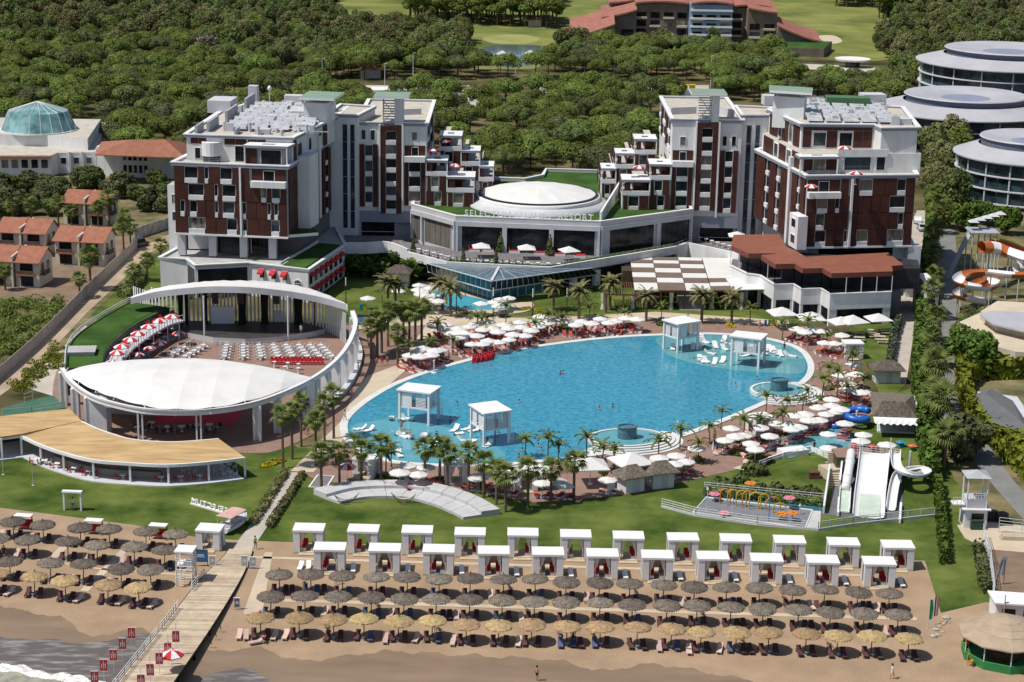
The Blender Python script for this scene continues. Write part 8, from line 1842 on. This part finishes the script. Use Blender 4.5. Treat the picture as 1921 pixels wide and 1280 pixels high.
for u in (.3, .64, .98): mb = MB(); slabbox(mb, a, b, u, u + .05, 0, 5.9, 0, .8); mb.build('buttress', wallw, LB)
c = P(73, 243, 8.5); N = 20; dg = mat('dome_glass', (.10, .24, .25), .12, .3, .25, spec=.6, coord='world', col2=(.20, .36, .36))
for k in range(N):
 a0, a1 = 6.2832 * k / N, 6.2832 * (k + .96) / N
 for (r0, z0, r1, z1) in ((10, 8.5, 7.8, 13.6), (7.8, 13.6, .1, 16.0)):
  mb = MB(); mb.add([(c.x + r * math.cos(a), c.y + r * math.sin(a), z) for r, z, a in ((r0, z0, a0), (r0, z0, a1), (r1, z1, a1), (r1, z1, a0))], [(0, 1, 2, 3)]); mb.build('dome_pane', dg, LB)
mb = MB()
for k in range(N):
 a0 = 6.2832 * (k - .02) / N; mb.tube([(c.x + r * math.cos(a0), c.y + r * math.sin(a0), z) for r, z in ((10, 8.5), (7.8, 13.65), (.1, 16.1))], .09, 4)
mb.build('dome_ribs', steel, LB, kind='stuff')
mb = MB(); mb.lathe([(10.3, 8.4), (10.3, 8.8), (9.9, 8.8)], 40, c * 1 - Vector((0, 0, c.z))); mb.build('dome_kerb', wallw, LB)
TB = thing('tiled_roof_building', 'white two-storey building with a wide hipped tiled roof left of the hotel', 'building', P(260, 325, 0))
body = LP([(183, 329), (228, 332), (282, 334), (345, 337)]) + [P(349, 270, 7.5), P(193, 268, 7.5)]
prismpart(TB, 'wall', [(p.x, p.y) for p in body], 0, 7.5, wallw)
ev = [P(x, y, 7.5) for x, y in ((178, 290), (225, 292), (279, 294), (348, 296), (352, 268), (190, 266))]; rg = [P(246, 262, 11), P(310, 262, 11)]
mb = MB(); mb.add(ev + rg, [(0, 1, 6), (1, 2, 6), (2, 7, 6), (2, 3, 7), (3, 4, 7), (4, 5, 6, 7), (5, 0, 6)]); mb.add([p - Vector((0, 0, .25)) for p in ev] + ev, [(i, (i + 1) % 6, (i + 1) % 6 + 6, i + 6) for i in range(6)]); mb.build('hipped_roof', tile, TB)
for z in (1.2, 4.4):
 for k in range(5): window(TB, body[1], body[2], .08 + k * .18, .2 + k * .18, z, z + 2.0, .06)
for i, (x, y, w_, lab) in enumerate(((10, 130, 14, 'tiled roof showing through the wood at the far left edge'), (5, 222, 10, 'tiled roof left of the glass dome'), (345, 152, 7, 'small tiled roof among the pines left of the hotel'), (238, 258, 6, 'small tiled roof just right of the glass dome'), (1003, 50, 7, 'small red-roofed golf shelter beside the far pines'), (695, 145, 9, 'dull red roof among trees above the left wing'))):
 c = P(x, y, 0); b, r = MB(), MB(); b.box((0, 0, 0), (w_ * .8, w_ * .7, 3.2)); h = 3.2; W2 = w_ / 2; r.add([(-W2, -W2 * .9, h), (W2, -W2 * .9, h), (W2, W2 * .9, h), (-W2, W2 * .9, h), (0, 0, h + w_ * .22)], [(0, 1, 4), (1, 2, 4), (2, 3, 4), (3, 0, 4), (3, 2, 1, 0)])
 simple('tiled_house', lab, 'house', c, .1, [('wall', b, vwall), ('tiled_roof', r, tile)], None, 1.5 if i == 0 else 1)
def car(lab, px, py, rz, col, z=.1, van=False):
 b, g, wv = MB(), MB(), MB(); h = .55 if not van else .9
 pr = [(-2.1, .3), (2.1, .3), (2.15, .75), (1.2, .95), (.5, .95 + h), (-1.3, .95 + h), (-2.1, .95)]
 for s, k in ((b, 1.0),): s.add([(x, y, z_) for y in (-.85, .85) for x, z_ in pr], [(0, 1, 2, 3, 4, 5, 6), tuple(range(13, 6, -1))] + [(i, i + 7, (i + 1) % 7 + 7, (i + 1) % 7) for i in range(7)])
 g.add([(1.16, -.7, 1.0), (.56, -.65, .9 + h), (.56, .65, .9 + h), (1.16, .7, 1.0)], [(0, 1, 2, 3)]); g.v = [(x + .06, y, z_ + .04) for x, y, z_ in g.v]
 for s in (-.87, .87): g.add([(.9, s, 1.0), (.45, s, .88 + h), (-1.2, s, .88 + h), (-1.8, s, 1.0)], [(0, 1, 2, 3)])
 sp = [('body', b, mat('car_' + col, {'silver': (.45, .46, .48), 'white': (.7, .7, .7), 'dark': (.05, .05, .06)}[col], .3, .03, .5, spec=.5)), ('car_windows', g, glass)]
 for x in (-1.3, 1.3):
  for s in (-.8, .8): w_ = MB(); w_.lathe([(.01, -.1), (.32, -.1), (.32, .1), (.01, .1)], 12); w_.v = [(x + a, s + c_, .32 + b_) for a, b_, c_ in w_.v]; sp.append(('wheel', w_, dark))
 simple('parked_car', lab, 'car', P(px, py, z), rz, sp)
car('silver car facing the camera on the service road right of the hotel', 1729, 432, rad(-92), 'silver'); car('white car behind the silver one on the service road', 1721, 418, rad(80), 'white')
car('dark van beside the mural wall on the dirt track', 263, 462, rad(60), 'dark', .1, True)
for i, (x, y) in enumerate(((1081, 168), (1205, 170), (1240, 168), (1050, 168))): car(['white car right of the bus in the far car park', 'left of two white cars behind the grey wall', 'right of two white cars behind the grey wall', 'long white vehicle at the left of the far car park'][i], x, y, .1, 'white', .1, i == 3)
for i, x in enumerate((1268, 1284, 1298)): b, r = MB(), MB(); b.box((0, 0, 0), (2, 2, 2.2)); r.box((0, 0, 2.2), (2.3, 2.3, .3)); simple('yellow_kiosk', ('left', 'middle', 'right')[i] + ' of three yellow kiosks at the far car park', 'kiosk', P(x, 172, 0), 0, [('kiosk_body', b, mat('kiosk_yellow', (.55, .38, .02), .6, .08, 1)), ('kiosk_roof', r, mat('kiosk_yellow', (.55, .38, .02)))], 'yellow kiosks')
mb = MB(); mb.band(LP([(1195, 196), (1225, 196), (1312, 196)]), 0, .3, 0, 5); tag(mb.build('grey_wall', greyl, loc=P(1250, 196)), 'pale grey wall left of the right wing lift tower', 'wall')
mb = MB(); mb.box((0, 0, 0), (20, 9, 3)); tag(mb.build('flat_roof_block', wallw, loc=(0, 0, 0)), 'low white flat-roofed block by the car park above the left hotel', 'building').location = P(672, 182)
mb = MB(); mb.box((0, 0, 0), (8, 6, 3)); tag(mb.build('flat_roof_block', greyl, loc=(0, 0, 0)), 'low pale gatehouse at the car park above the left wing', 'building').location = P(845, 180)
for i, (x, y0, y1) in enumerate(((605, 185, 110), (722, 170, 120), (775, 160, 100), (967, 140, 105), (1153, 145, 108), (1333, 165, 105), (1457, 170, 120))):
 g = P(x, y0); h = min(16, zat(g, y1)); mb = MB(); mb.cyl(0, 0, 0, h, .14, .08, 6); mb.box((.4, 0, h), (1.2, .3, .15)); inst('mast_light', mb.mesh('mast_light', steel), g, 0, 1, nth(i) + ' from the left of the tall thin light masts rising from the pines', 'mast', 'light masts')
# ---------------------------------------------------------------- right: disc-roofed buildings, water slides, house
disc = mat('zinc_roof', (.40, .40, .43), .55, .08, .12, coord='world', spec=.4); band_ = mat('blue_grey_fascia', (.14, .16, .23), .5, .1, .5)
gfac = mat('curtain_wall_glass', (.012, .025, .034), .12, .5, .3, spec=.35, coord='world', col2=(.035, .06, .07))
def discb(lab, rpx, rpy, z, r_in, r_out, floors, extra=0):
 c = P(rpx, rpy, z); t = thing('disc_building', lab, 'building', (c.x, c.y, 0)); C0 = (c.x, c.y, 0)
 mb = MB(); mb.lathe([(r_out, z - 4.6), (r_out, z - 4.3), (r_in * 1.01, z - 2.0)], 72, C0); mb.build('lower_roof', disc, t, smooth=False)
 mb = MB(); mb.lathe([(r_out * .96, z - 5), (r_out, z - 4.6)], 72, C0); mb.build('eaves', band_, t)
 mb = MB(); mb.lathe([(r_in * .96, z - 2.6), (r_in * .96, z - .5)], 72, C0); mb.build('drum_fascia', band_, t)
 mb = MB(); mb.lathe([(r_in * .97, z - .55), (r_in, z - .3), (r_in * .98, z), (r_in * .4, z - 1.2)], 72, C0); mb.build('upper_roof', disc, t); mb = MB(); mb.lathe([(r_in * .4, z - 1.2), (.1, z - 1.3)], 40, C0); mb.build('roof_well', mat('well_blue', (.22, .25, .33), .6, .1, .4), t)
 zb_ = z - 4.8
 for f in range(floors):
  z1 = zb_ - 3.4 * f
  for k in range(36):
   a0, a1 = 6.2832 * (k + .03) / 36, 6.2832 * (k + .97) / 36
   if math.sin((a0 + a1) / 2) > .35: continue
   rr_ = r_out * .93; mb = MB(); mb.add([(c.x + rr_ * math.cos(a), c.y + rr_ * math.sin(a), zz) for a, zz in ((a0, z1 - 3.0), (a1, z1 - 3.0), (a1, z1), (a0, z1))], [(0, 1, 2, 3)]); mb.build('glass_bay', gfac, t)
  mb = MB(); mb.lathe([(r_out * .93, z1 - 3.4), (r_out * .965, z1 - 3.4), (r_out * .965, z1 - 3.1), (r_out * .93, z1 - 3.1)], 72, C0); mb.build('floor_band', steel, t)
 mb = MB(); mb.lathe([(r_out * .91, 0), (r_out * .91, zb_)], 72, C0); mb.build('core_wall', greyw, t)
 for k in range(18):
  a = 6.2832 * k / 18; mb = MB(); mb.cyl(c.x + r_out * .945 * math.cos(a), c.y + r_out * .945 * math.sin(a), 0, zb_, .22, .22, 6); mb.build('column', greyl, t)
discb('farthest of the three round disc-roofed glass buildings at the upper right', 1892, 90, 22, 20.5, 29.5, 5)
discb('middle one of the three round disc-roofed glass buildings', 1812, 176, 14.5, 18.2, 27.0, 3)
discb('nearest of the three round disc-roofed glass buildings, cut by the right edge', 1938, 256, 16, 13.2, 19.5, 4)
def ribbon(name, lab, pts, r, cols, cat='water slide', open_=True):
 t = thing(name, lab, cat, pts[0]); S = spl(pts, 5); n = len(S); k = 8; seg = 5 if len(pts) > 6 else 3
 for s in range(0, n - 1, seg):
  mb = MB(); sub = S[s:s + seg + 1]
  if len(sub) < 2: continue
  V = []
  for i, p in enumerate(sub):
   j = s + i; d = S[min(j + 1, n - 1)] - S[max(j - 1, 0)]; sd = Vector((d.y, -d.x, 0)).normalized()
   for q in range(k + 1):
    a = math.pi + math.pi * q / k if open_ else 6.2832 * q / k; V.append(p + sd * r * math.cos(a) + Vector((0, 0, r * .9 * math.sin(a) + r)))
  mb.add(V, [(i * (k + 1) + q, i * (k + 1) + q + 1, (i + 1) * (k + 1) + q + 1, (i + 1) * (k + 1) + q) for i in range(len(sub) - 1) for q in range(k)])
  mb.build('slide_section', cols[(s // seg) % len(cols)], t, smooth=True)
 for i in range(2, n, 7):
  p = S[i]; mb = MB(); mb.cyl(p.x, p.y, 0, p.z + .2, .12, .12, 6); mb.build('support_post', steel, t)
orng = mat('orange_slide', (.45, .13, .03), .4, .1, .8, spec=.4)
ribbon('looping_slide', 'orange and white open slide making a big flat loop at the right edge', [P(1960, 524, 7), P(1900, 524, 6.4), P(1850, 519, 6), P(1812, 522, 5.6), P(1797, 534, 5.2), P(1812, 543, 4.8), P(1850, 548, 4.4), P(1866, 540, 4), P(1850, 534, 3.6), P(1820, 545, 3.0), P(1797, 560, 2.4), P(1812, 567, 2.0), P(1850, 574, 1.6)], 1.25, [orng, white])
ribbon('tube_waterslide', 'thick orange and white tube slide descending at the right edge', [P(1840, 476, 9.5), P(1870, 478, 9), P(1900, 490, 8), P(1960, 510, 7)], 1.35, [orng, white], open_=False)
ribbon('blue_runout', 'bright blue slide run-out joining the orange loop', [P(1858, 575, 1.4), P(1900, 583, 1.2), P(1960, 590, 1)], .9, [blue])
ribbon('tube_waterslide', 'second short orange tube below the thick tube slide at the right edge', [P(1905, 512, 6), P(1930, 513, 5.6), P(1970, 515, 5)], 1.2, [white, orng], open_=False)
for i, (m_, dy) in enumerate(((mat('lane_purple', (.16, .14, .36), .5, .1, 1), 0), (white, 1), (mat('lane_red', (.42, .03, .04), .5, .1, 1), 2), (mat('lane_yellow', (.55, .42, .06), .5, .1, 1), 3))):
 ribbon('racing_lane', ('purple', 'white', 'crimson', 'yellow')[i] + ' lane of the wavy multi-lane racing slide', [P(1848 + 7 * dy, 462 - 3 * dy, 9), P(1870 + 7 * dy, 468 - 3 * dy, 7.5), P(1900 + 7 * dy, 480 - 3 * dy, 5.5), P(1960 + 7 * dy, 500 - 3 * dy, 3)], .8, [m_])
t = thing('slide_tower', 'steel slide start platform with pale canopies and stairs at the right', 'tower', P(1835, 500, 0)); c = P(1836, 512, 0)
for sx in (-2.5, 0, 2.5):
 for sy in (-2.5, 2.5): mb = MB(); mb.cyl(c.x + sx, c.y + sy, 0, 9.5, .15, .15, 6); mb.build('leg', steel, t)
mb = MB(); mb.box((c.x, c.y, 9), (6, 6, .25)); mb.build('platform', greyw, t)
for i in range(5): mb = MB(); mb.lathe([(1.5, 11.0), (.1, 11.6)], 4, (c.x - 2 + 1.7 * i, c.y + 1.2 * i, .2 * i), rot=.78); mb.build('canopy', greyl, t)
mb = MB(); a, b = Vector((c.x - 8, c.y - 6, 0)), Vector((c.x - 2.5, c.y, 9)); mb.bar(a, b, 1.0, .15); mb.bar(a + Vector((0, -.7, .9)), b + Vector((0, -.7, .9)), .08, .08); mb.bar(a + Vector((0, .7, .9)), b + Vector((0, .7, .9)), .08, .08); mb.build('stairway', greyw, t)
RP = thing('curved_pale_building', 'curved cream building with a grey roof panel and planted ledge at the right edge', 'building', P(1890, 660, 0))
cream = mat('cream_render', (.52, .45, .34), .8, .08, .3, coord='world')
o_ = LP([(1800, 606), (1812, 626), (1850, 648), (1905, 662), (1990, 668), (1990, 590), (1875, 572)], 4.2)
prismpart(RP, 'roof_deck', [(p.x, p.y) for p in o_], 3.2, 4.4, cream); q = [p.lerp(o_[4], .12) for p in o_]
prismpart(RP, 'wall', [(p.x, p.y + .8) for p in q], 0, 3.2, cream)
prismpart(RP, 'upper_drum', [(p.x, p.y) for p in LP([(1838, 600), (1870, 622), (1920, 634), (1990, 640), (1990, 588), (1870, 580)], 4.4)], 4.4, 6.0, cream); prismpart(RP, 'grey_roof_panel', [(p.x, p.y) for p in LP([(1838, 590), (1862, 608), (1920, 622), (1990, 628), (1990, 590), (1865, 584)], 6.2)], 6.0, 6.3, disc)
for k in range(5): window(RP, q[2] + Vector((0, .8, 0)), q[3] + Vector((0, .8, 0)), .05 + .19 * k, .18 + .19 * k, .4, 2.8, .06)
prismpart(RP, 'planted_bank', [(p.x, p.y) for p in LP([(1800, 596), (1850, 576), (1860, 585), (1812, 606)], 1.5)], 0, 1.5, turf)
HG = thing('grey_roofed_house', 'long house with a plain dark grey pitched roof behind the bamboo on the right', 'house', P(1880, 790, 0))
a = [P(x, y, z) for x, y, z in ((1826, 735, 4), (1857, 787, 3.2), (1945, 815, 3.2), (1905, 752, 4))]; r_ = [P(1858, 727, 5), P(1925, 775, 4.6)]
mb = MB(); W = LP([(1830, 770), (1858, 815), (1945, 840), (1905, 780)]); mb.prism([(p.x, p.y) for p in W], 0, 3.2); mb.build('wall', greyl, HG)
mb = MB(); e = LP([(1826, 742), (1860, 792), (1945, 822), (1900, 752), (1858, 728)], 3.4); rdg = [P(1850, 738, 4.4), P(1915, 790, 4.4)]
mb.add([e[0], e[1], e[2], e[3], e[4]] + rdg, [(0, 1, 6, 5), (1, 2, 6), (2, 3, 6), (3, 4, 5, 6), (4, 0, 5)]); mb.build('grey_roof', mat('slate_grey_roof', (.12, .125, .13), .85, .1, .6, coord='world'), HG)
# pavilion with a white disc canopy, low wall, beyond the right hotel
t = thing('disc_canopy_pavilion', 'small glass pavilion under a white disc canopy beyond the right hotel', 'pavilion', P(1598, 135)); c = P(1598, 138)
mb = MB(); mb.cyl(c.x, c.y, 0, 5, 2.8, 2.8, 20); mb.build('glass_drum', gfac, t); mb = MB(); mb.cyl(c.x, c.y, 5, 5.7, 6.5, 6.8, 32); mb.build('disc_canopy', white, t)
prismpart(t, 'low_wing', [(p.x, p.y) for p in LP([(1482, 142), (1640, 148), (1640, 138), (1490, 132)])], 0, 2.6, mat('brick_brown', (.23, .15, .11), .9, .12, .5), tan)
# ---------------------------------------------------------------- distant red-roofed hotel
FH = thing('distant_hotel', 'distant stone hotel with swooping red roofs and balconies beyond the lake', 'hotel', P(1290, 88, 0))
stn = mat('stone_brown', (.20, .155, .125), .9, .18, .3, coord='world'); redr = mat('dull_red_roof', (.30, .125, .095), .85, .12, .3, coord='world')
g0 = P(1290, 86, 0).y
def X(px, py=86): return P(px, py, 0).x
def blk(x0, x1, h0, h1, dy=0, dep=16, roof=True, wm=stn):
 h0 *= .86; h1 *= .86
 n = 6; V = []; a, b = X(x0), X(x1); y0 = g0 + dy
 mb = MB(); mb.prism([(a, y0), (b, y0), (b, y0 + dep), (a, y0 + dep)], 0, lambda p: (h0 if abs(p[0] - a) < .1 else h1) - .8); mb.build('wall_block', wm, FH)
 if roof:
  mb = MB(); pts = [(a + (b - a) * t, h0 + (h1 - h0) * (t ** 1.35 if h1 > h0 else 1 - (1 - t) ** 1.35) if abs(h1 - h0) > 1 else h0 + .8 * math.sin(math.pi * t)) for t in [i / n for i in range(n + 1)]]
  for z_ in (0, .7): mb.loft([(x, y0 - 1.5, z + z_ - .7) for x, z in pts], [(x, y0 + dep, z + z_ + 2.5) for x, z in pts])
  mb.loft([(x, y0 - 1.5, z - .7) for x, z in pts], [(x, y0 - 1.5, z) for x, z in pts]); mb.build('red_roof', redr, FH)
 A_, B_ = V2(a, y0), V2(b, y0); k = max(2, int((b - a) / 5)); hm = min(h0, h1) - 2
 for f in range(max(1, int(hm // 3.5))):
  for i in range(k):
   window(FH, A_, B_, (i + .15) / k, (i + .85) / k, 1 + f * 3.5, 3.4 + f * 3.5, .1, 'window', False, 2)
   if (i + f) % 2: mb = MB(); slabbox(mb, A_, B_, (i + .1) / k, (i + .9) / k, .7 + f * 3.5, 1.5 + f * 3.5, 0, 1.2); mb.build('balcony', cream, FH)
blk(1053, 1150, 4.5, 12, -14, 10); blk(1070, 1165, 7, 15, 6, 10); blk(1128, 1192, 14, 18, -4); blk(1143, 1245, 20, 24, 8, 20); blk(1190, 1290, 21, 22, 0, 20)
blk(1290, 1366, 22, 22, -8, 18, True, mat('pale_blue_wall', (.22, .30, .42), .7, .1, .3)); blk(1366, 1440, 20, 20, 0, 18); blk(1395, 1448, 20, 18, -6, 14); blk(1448, 1525, 12, 5, -10, 12)
mb = MB()
for f in range(4):
 slab = MB(); slabbox(slab, V2(X(1290), g0 - 8), V2(X(1366), g0 - 8), 0, 1, 5.2 + f * 3.4, 6.0 + f * 3.4, 0, 1.5); slab.build('white_balcony', white, FH)
prismpart(FH, 'planted_annex', [(p.x, p.y) for p in LP([(1432, 106), (1545, 108), (1560, 94), (1420, 92)])], 0, 3.6, stn, turf)
for i, (x, y) in enumerate(((942, 113), (955, 116), (995, 112))): b = MB(); b.box((0, 0, 0), (4, 3, 2.4)); r = MB(); r.lathe([(3, 2.4), (.1, 3.8)], 4, rot=.78); simple('lake_hut', nth(i) + ' from the left of the pale huts on the lake shore', 'hut', P(x, y), 0, [('hut_wall', b, vwall), ('hut_roof', r, greyl)], 'lake huts')
# ---------------------------------------------------------------- people
def body(pose, seed):
 J = {'hip': (0, 0, .92), 'chest': (0, 0, 1.28), 'neck': (0, 0, 1.48), 'head': (0, -.01, 1.62), 'top': (0, 0, 1.74)}
 L, R_ = (.09, 0, .90), (-.09, 0, .90); st = .14 if pose == 'walk' else .02
 J.update(lh=L, lk=(.10, -.06 - st, .5), lf=(.10, -st * 1.4, .07), lt=(.10, -.14 - st * 1.4, .03), rh=R_, rk=(-.10, st - .05, .5), rf=(-.10, st * 1.6, .07), rt=(-.10, st * 1.6 - .13, .03))
 J.update(ls=(.19, 0, 1.40), le=(.25, .03 + st, 1.12), lw=(.24, -.06 + st, .86), rs=(-.19, 0, 1.40), re=(-.25, .03 - st, 1.12), rw=(-.24, -.06 - st, .86), lx=(.24, -.08 + st, .76), rx=(-.24, -.08 - st, .76))
 if pose == 'lie': J.update(lk=(.12, 0, .48), rk=(-.12, -.12, .5))
 if pose == 'swim': J.update(lw=(.34, -.28, 1.28), le=(.32, -.08, 1.22), rw=(-.34, -.28, 1.28), re=(-.32, -.08, 1.22), lx=(.36, -.37, 1.3), rx=(-.36, -.37, 1.3))
 E = [('hip', 'chest'), ('chest', 'neck'), ('neck', 'head'), ('head', 'top'), ('hip', 'lh'), ('lh', 'lk'), ('lk', 'lf'), ('lf', 'lt'), ('hip', 'rh'), ('rh', 'rk'), ('rk', 'rf'), ('rf', 'rt'), ('chest', 'ls'), ('ls', 'le'), ('le', 'lw'), ('lw', 'lx'), ('chest', 'rs'), ('rs', 're'), ('re', 'rw'), ('rw', 'rx')]
 rad_ = dict(hip=.13, chest=.145, neck=.055, head=.10, top=.06, lh=.095, lk=.06, lf=.042, lt=.03, ls=.062, le=.045, lw=.032, lx=.035); n = list(J)
 me = bpy.data.meshes.new('b'); me.from_pydata([J[k] for k in n], [(n.index(a), n.index(b)) for a, b in E], []); o = bpy.data.objects.new('b', me); COL.objects.link(o)
 o.modifiers.new('s', 'SKIN'); o.modifiers.new('d', 'SUBSURF').levels = 1; o.modifiers['d'].render_levels = 1
 for i, k in enumerate(n):
  q = me.skin_vertices[0].data[i]; r = rad_.get(k, rad_.get('l' + k[1:], .06)); q.radius = (r, r * (.75 if k in ('hip', 'chest') else 1)); q.use_root = k == 'hip'
 bpy.context.view_layer.update(); m2 = bpy.data.meshes.new_from_object(o.evaluated_get(bpy.context.evaluated_depsgraph_get())); bpy.data.objects.remove(o); m2.name = 'person_body'
 return m2
skin = mat('skin', (.40, .22, .145), .6, .08, 3); hairm = mat('dark_hair', (.02, .015, .012), .7, .2, 3)
CL = {'red': (.45, .03, .03), 'blue': (.04, .08, .30), 'black': (.02, .02, .022), 'white': (.7, .7, .68), 'yellow': (.5, .38, .03), 'pink': (.6, .16, .3)}
BM = {}
def dressed(pose, top_, low):
 k = (pose, top_, low)
 if k in BM: return BM[k]
 if pose not in BM: BM[pose] = body(pose, 1)
 me = BM[pose].copy(); me.materials.clear()
 for m_ in (skin, mat('cloth_' + (low or 'blue'), CL[low or 'blue'], .85, .1, 2), mat('cloth_' + (top_ or 'white'), CL[top_ or 'white'], .85, .1, 2)): me.materials.append(m_)
 for p in me.polygons:
  z = p.center.z; ax = abs(p.center.x); p.material_index = 1 if .62 < z < 1.0 and ax < .21 else (2 if top_ and 1.0 <= z < 1.47 and ax < .25 else 0); p.use_smooth = True
 h = MB(); h.lathe([(.105, 1.62), (.125, 1.70), (.10, 1.79), (.02, 1.82)], 10, (0, .02, 0)); f = MB(); f.lathe([(.012, 0), (.016, .02), (.004, .03)], 6, (0, -.115, 1.63))
 BM[k] = [('person_body', me), ('hair', h.mesh('hair', hairm, smooth=True)), ('nose', f.mesh('nose', skin))]
 return BM[k]
def person(px, py, pose, top_, low, lab, rz=0, z=.12):
 p = P(px, py, z); o = inst('person', dressed(pose, top_, low), p, rz, 1, lab, 'person')
 if pose == 'swim': o.location.z = z - 1.18
 if pose == 'lie': o.rotation_euler = (rad(-82), 0, rz); o.location.z = z + .42
for a in ((1007, 1277, 'stand', None, 'black', 'person in dark swimwear standing on wet sand at the bottom edge', 2.6), (1673, 1273, 'walk', 'white', 'white', 'person in white clothes walking on the sand at the lower right', 1.2), (137, 956, 'stand', 'white', 'blue', 'person in a white top standing at the white lawn swing', 0, .06),
    (479, 1030, 'walk', 'yellow', 'black', 'person in a yellow top on the path beside the boardwalk head', .5), (707, 688, 'walk', None, 'red', 'left of three bathers walking down the pale path', .3), (717, 686, 'walk', 'red', 'red', 'middle bather in red walking down the pale path', .3), (727, 685, 'walk', None, 'black', 'right of three bathers walking down the pale path', .3),
    (647, 790, 'walk', 'white', 'white', 'person in white walking beside the pool at the near left corner', 1), (958, 661, 'stand', None, 'blue', 'left of two bathers standing on the far pool edge', 0), (994, 653, 'stand', 'black', 'black', 'right of two bathers standing on the far pool edge', 0), (1471, 660, 'stand', 'black', 'black', 'person in black in the far right shallows', 0), (1515, 658, 'stand', 'pink', 'pink', 'person in pink on the terrace beyond the far right shallows', 0),
    (570, 815, 'walk', 'yellow', 'blue', 'person in a yellow top by the colonnade palms', .5), (578, 818, 'walk', None, 'red', 'person in red shorts beside the one in the yellow top', .2), (565, 626, 'stand', 'white', 'white', 'person in white standing on the stage', 0, 1.15), (631, 880, 'stand', 'black', 'black', 'person in black under the palms by the striped pool parasol', 0), (1345, 850, 'stand', 'blue', 'black', 'person in dark clothes among the near right loungers', 0), (1527, 847, 'stand', 'black', 'black', "person in black standing in the children's pool", 0), (630, 1096, 'stand', None, 'blue', 'bather with a blue towel under the back row of beach parasols', 0), (817, 1186, 'stand', 'black', 'red', 'person in dark clothes beside the sixth straw parasol', 0), (8, 1048, 'stand', 'black', 'black', 'person in black at the left beach edge', 0), (1075, 1206, 'stand', 'black', 'black', 'person bending near the tenth straw parasol', 0), (753, 808, 'stand', None, 'red', 'bather standing beside the left near gazebo leg', 0), (819, 830, 'stand', 'black', 'black', 'person standing in the shallows between the near gazebos', 0), (316, 1232, 'stand', 'black', 'blue', 'person sheltering under the striped boardwalk parasol', 0, 1.3), (1640, 595, 'walk', 'white', 'black', 'person in white walking on the service path', 0)): person(*a)
for i, (x, y) in enumerate(sorted(((1051, 702), (1056, 701), (858, 760), (974, 756), (1124, 769), (1149, 764), (854, 788), (1380, 724), (1010, 838), (1016, 846), (980, 847), (988, 858), (1520, 760), (845, 789), (973, 858), (1420, 712), (934, 812)))): person(x, y, 'swim', None, ('red', 'black', 'blue')[i % 3], nth(i) + ' from the left of the swimmers with head and shoulders above the pool water', i, .2)
for i, (x, y, c_) in enumerate(((768, 822, 'red'), (762, 816, 'black'), (1408, 666, 'red'), (1412, 667, 'blue'), (1420, 668, 'black'), (1318, 676, 'red'), (1458, 662, 'blue'), (1366, 642, 'red'), (496, 1195, 'red'), (1042, 1192, 'blue'), (898, 826, 'red'))): person(x, y, 'lie', None, c_, f'sunbather in {c_} swimwear lying on a lounger ' + ('at the near left gazebo', 'beside the near left gazebo', 'left under the far right gazebo', 'centre under the far right gazebo', 'right under the far right gazebo', 'left of the far gazebos', 'right of the far gazebos', 'behind the far gazebos', 'by the first straw parasol', 'by the tenth straw parasol', 'at the second near gazebo')[i], .4 * i, .25)
cc_ = ('red', 'blue', 'black', 'white', 'pink')
for i, (row, k) in enumerate((('front', 2), ('front', 5), ('front', 10), ('front', 14), ('front', 17), ('middle', 3), ('middle', 8), ('middle', 13), ('back', 1), ('back', 7), ('back', 16), ('back', 11))):
 x, y = ROWS[row][k]; person(x - 14 + 26 * (i % 2), y + 27, 'lie', None, cc_[i % 4], f'sunbather in {cc_[i % 4]} lying by the {nth(k)} parasol of the {row} row, main beach', .3, .2)
for i, (x, y) in enumerate(((800, 684), (842, 676), (1012, 640), (1085, 628), (1165, 622), (1340, 830), (1400, 850), (1462, 838), (1535, 700), (1560, 694), (1130, 900), (1290, 880), (690, 640), (672, 700), (660, 745), (760, 600), (880, 604), (1020, 603), (1290, 606), (1425, 618), (905, 925), (735, 895))): person(x, y, ('walk', 'stand')[i % 2], (None, cc_[(i + 2) % 5])[i % 3 == 0], cc_[i % 5], f'{nth(i)} of the bathers strolling round the pool, in {cc_[i % 5]} swimwear', i * 1.3)
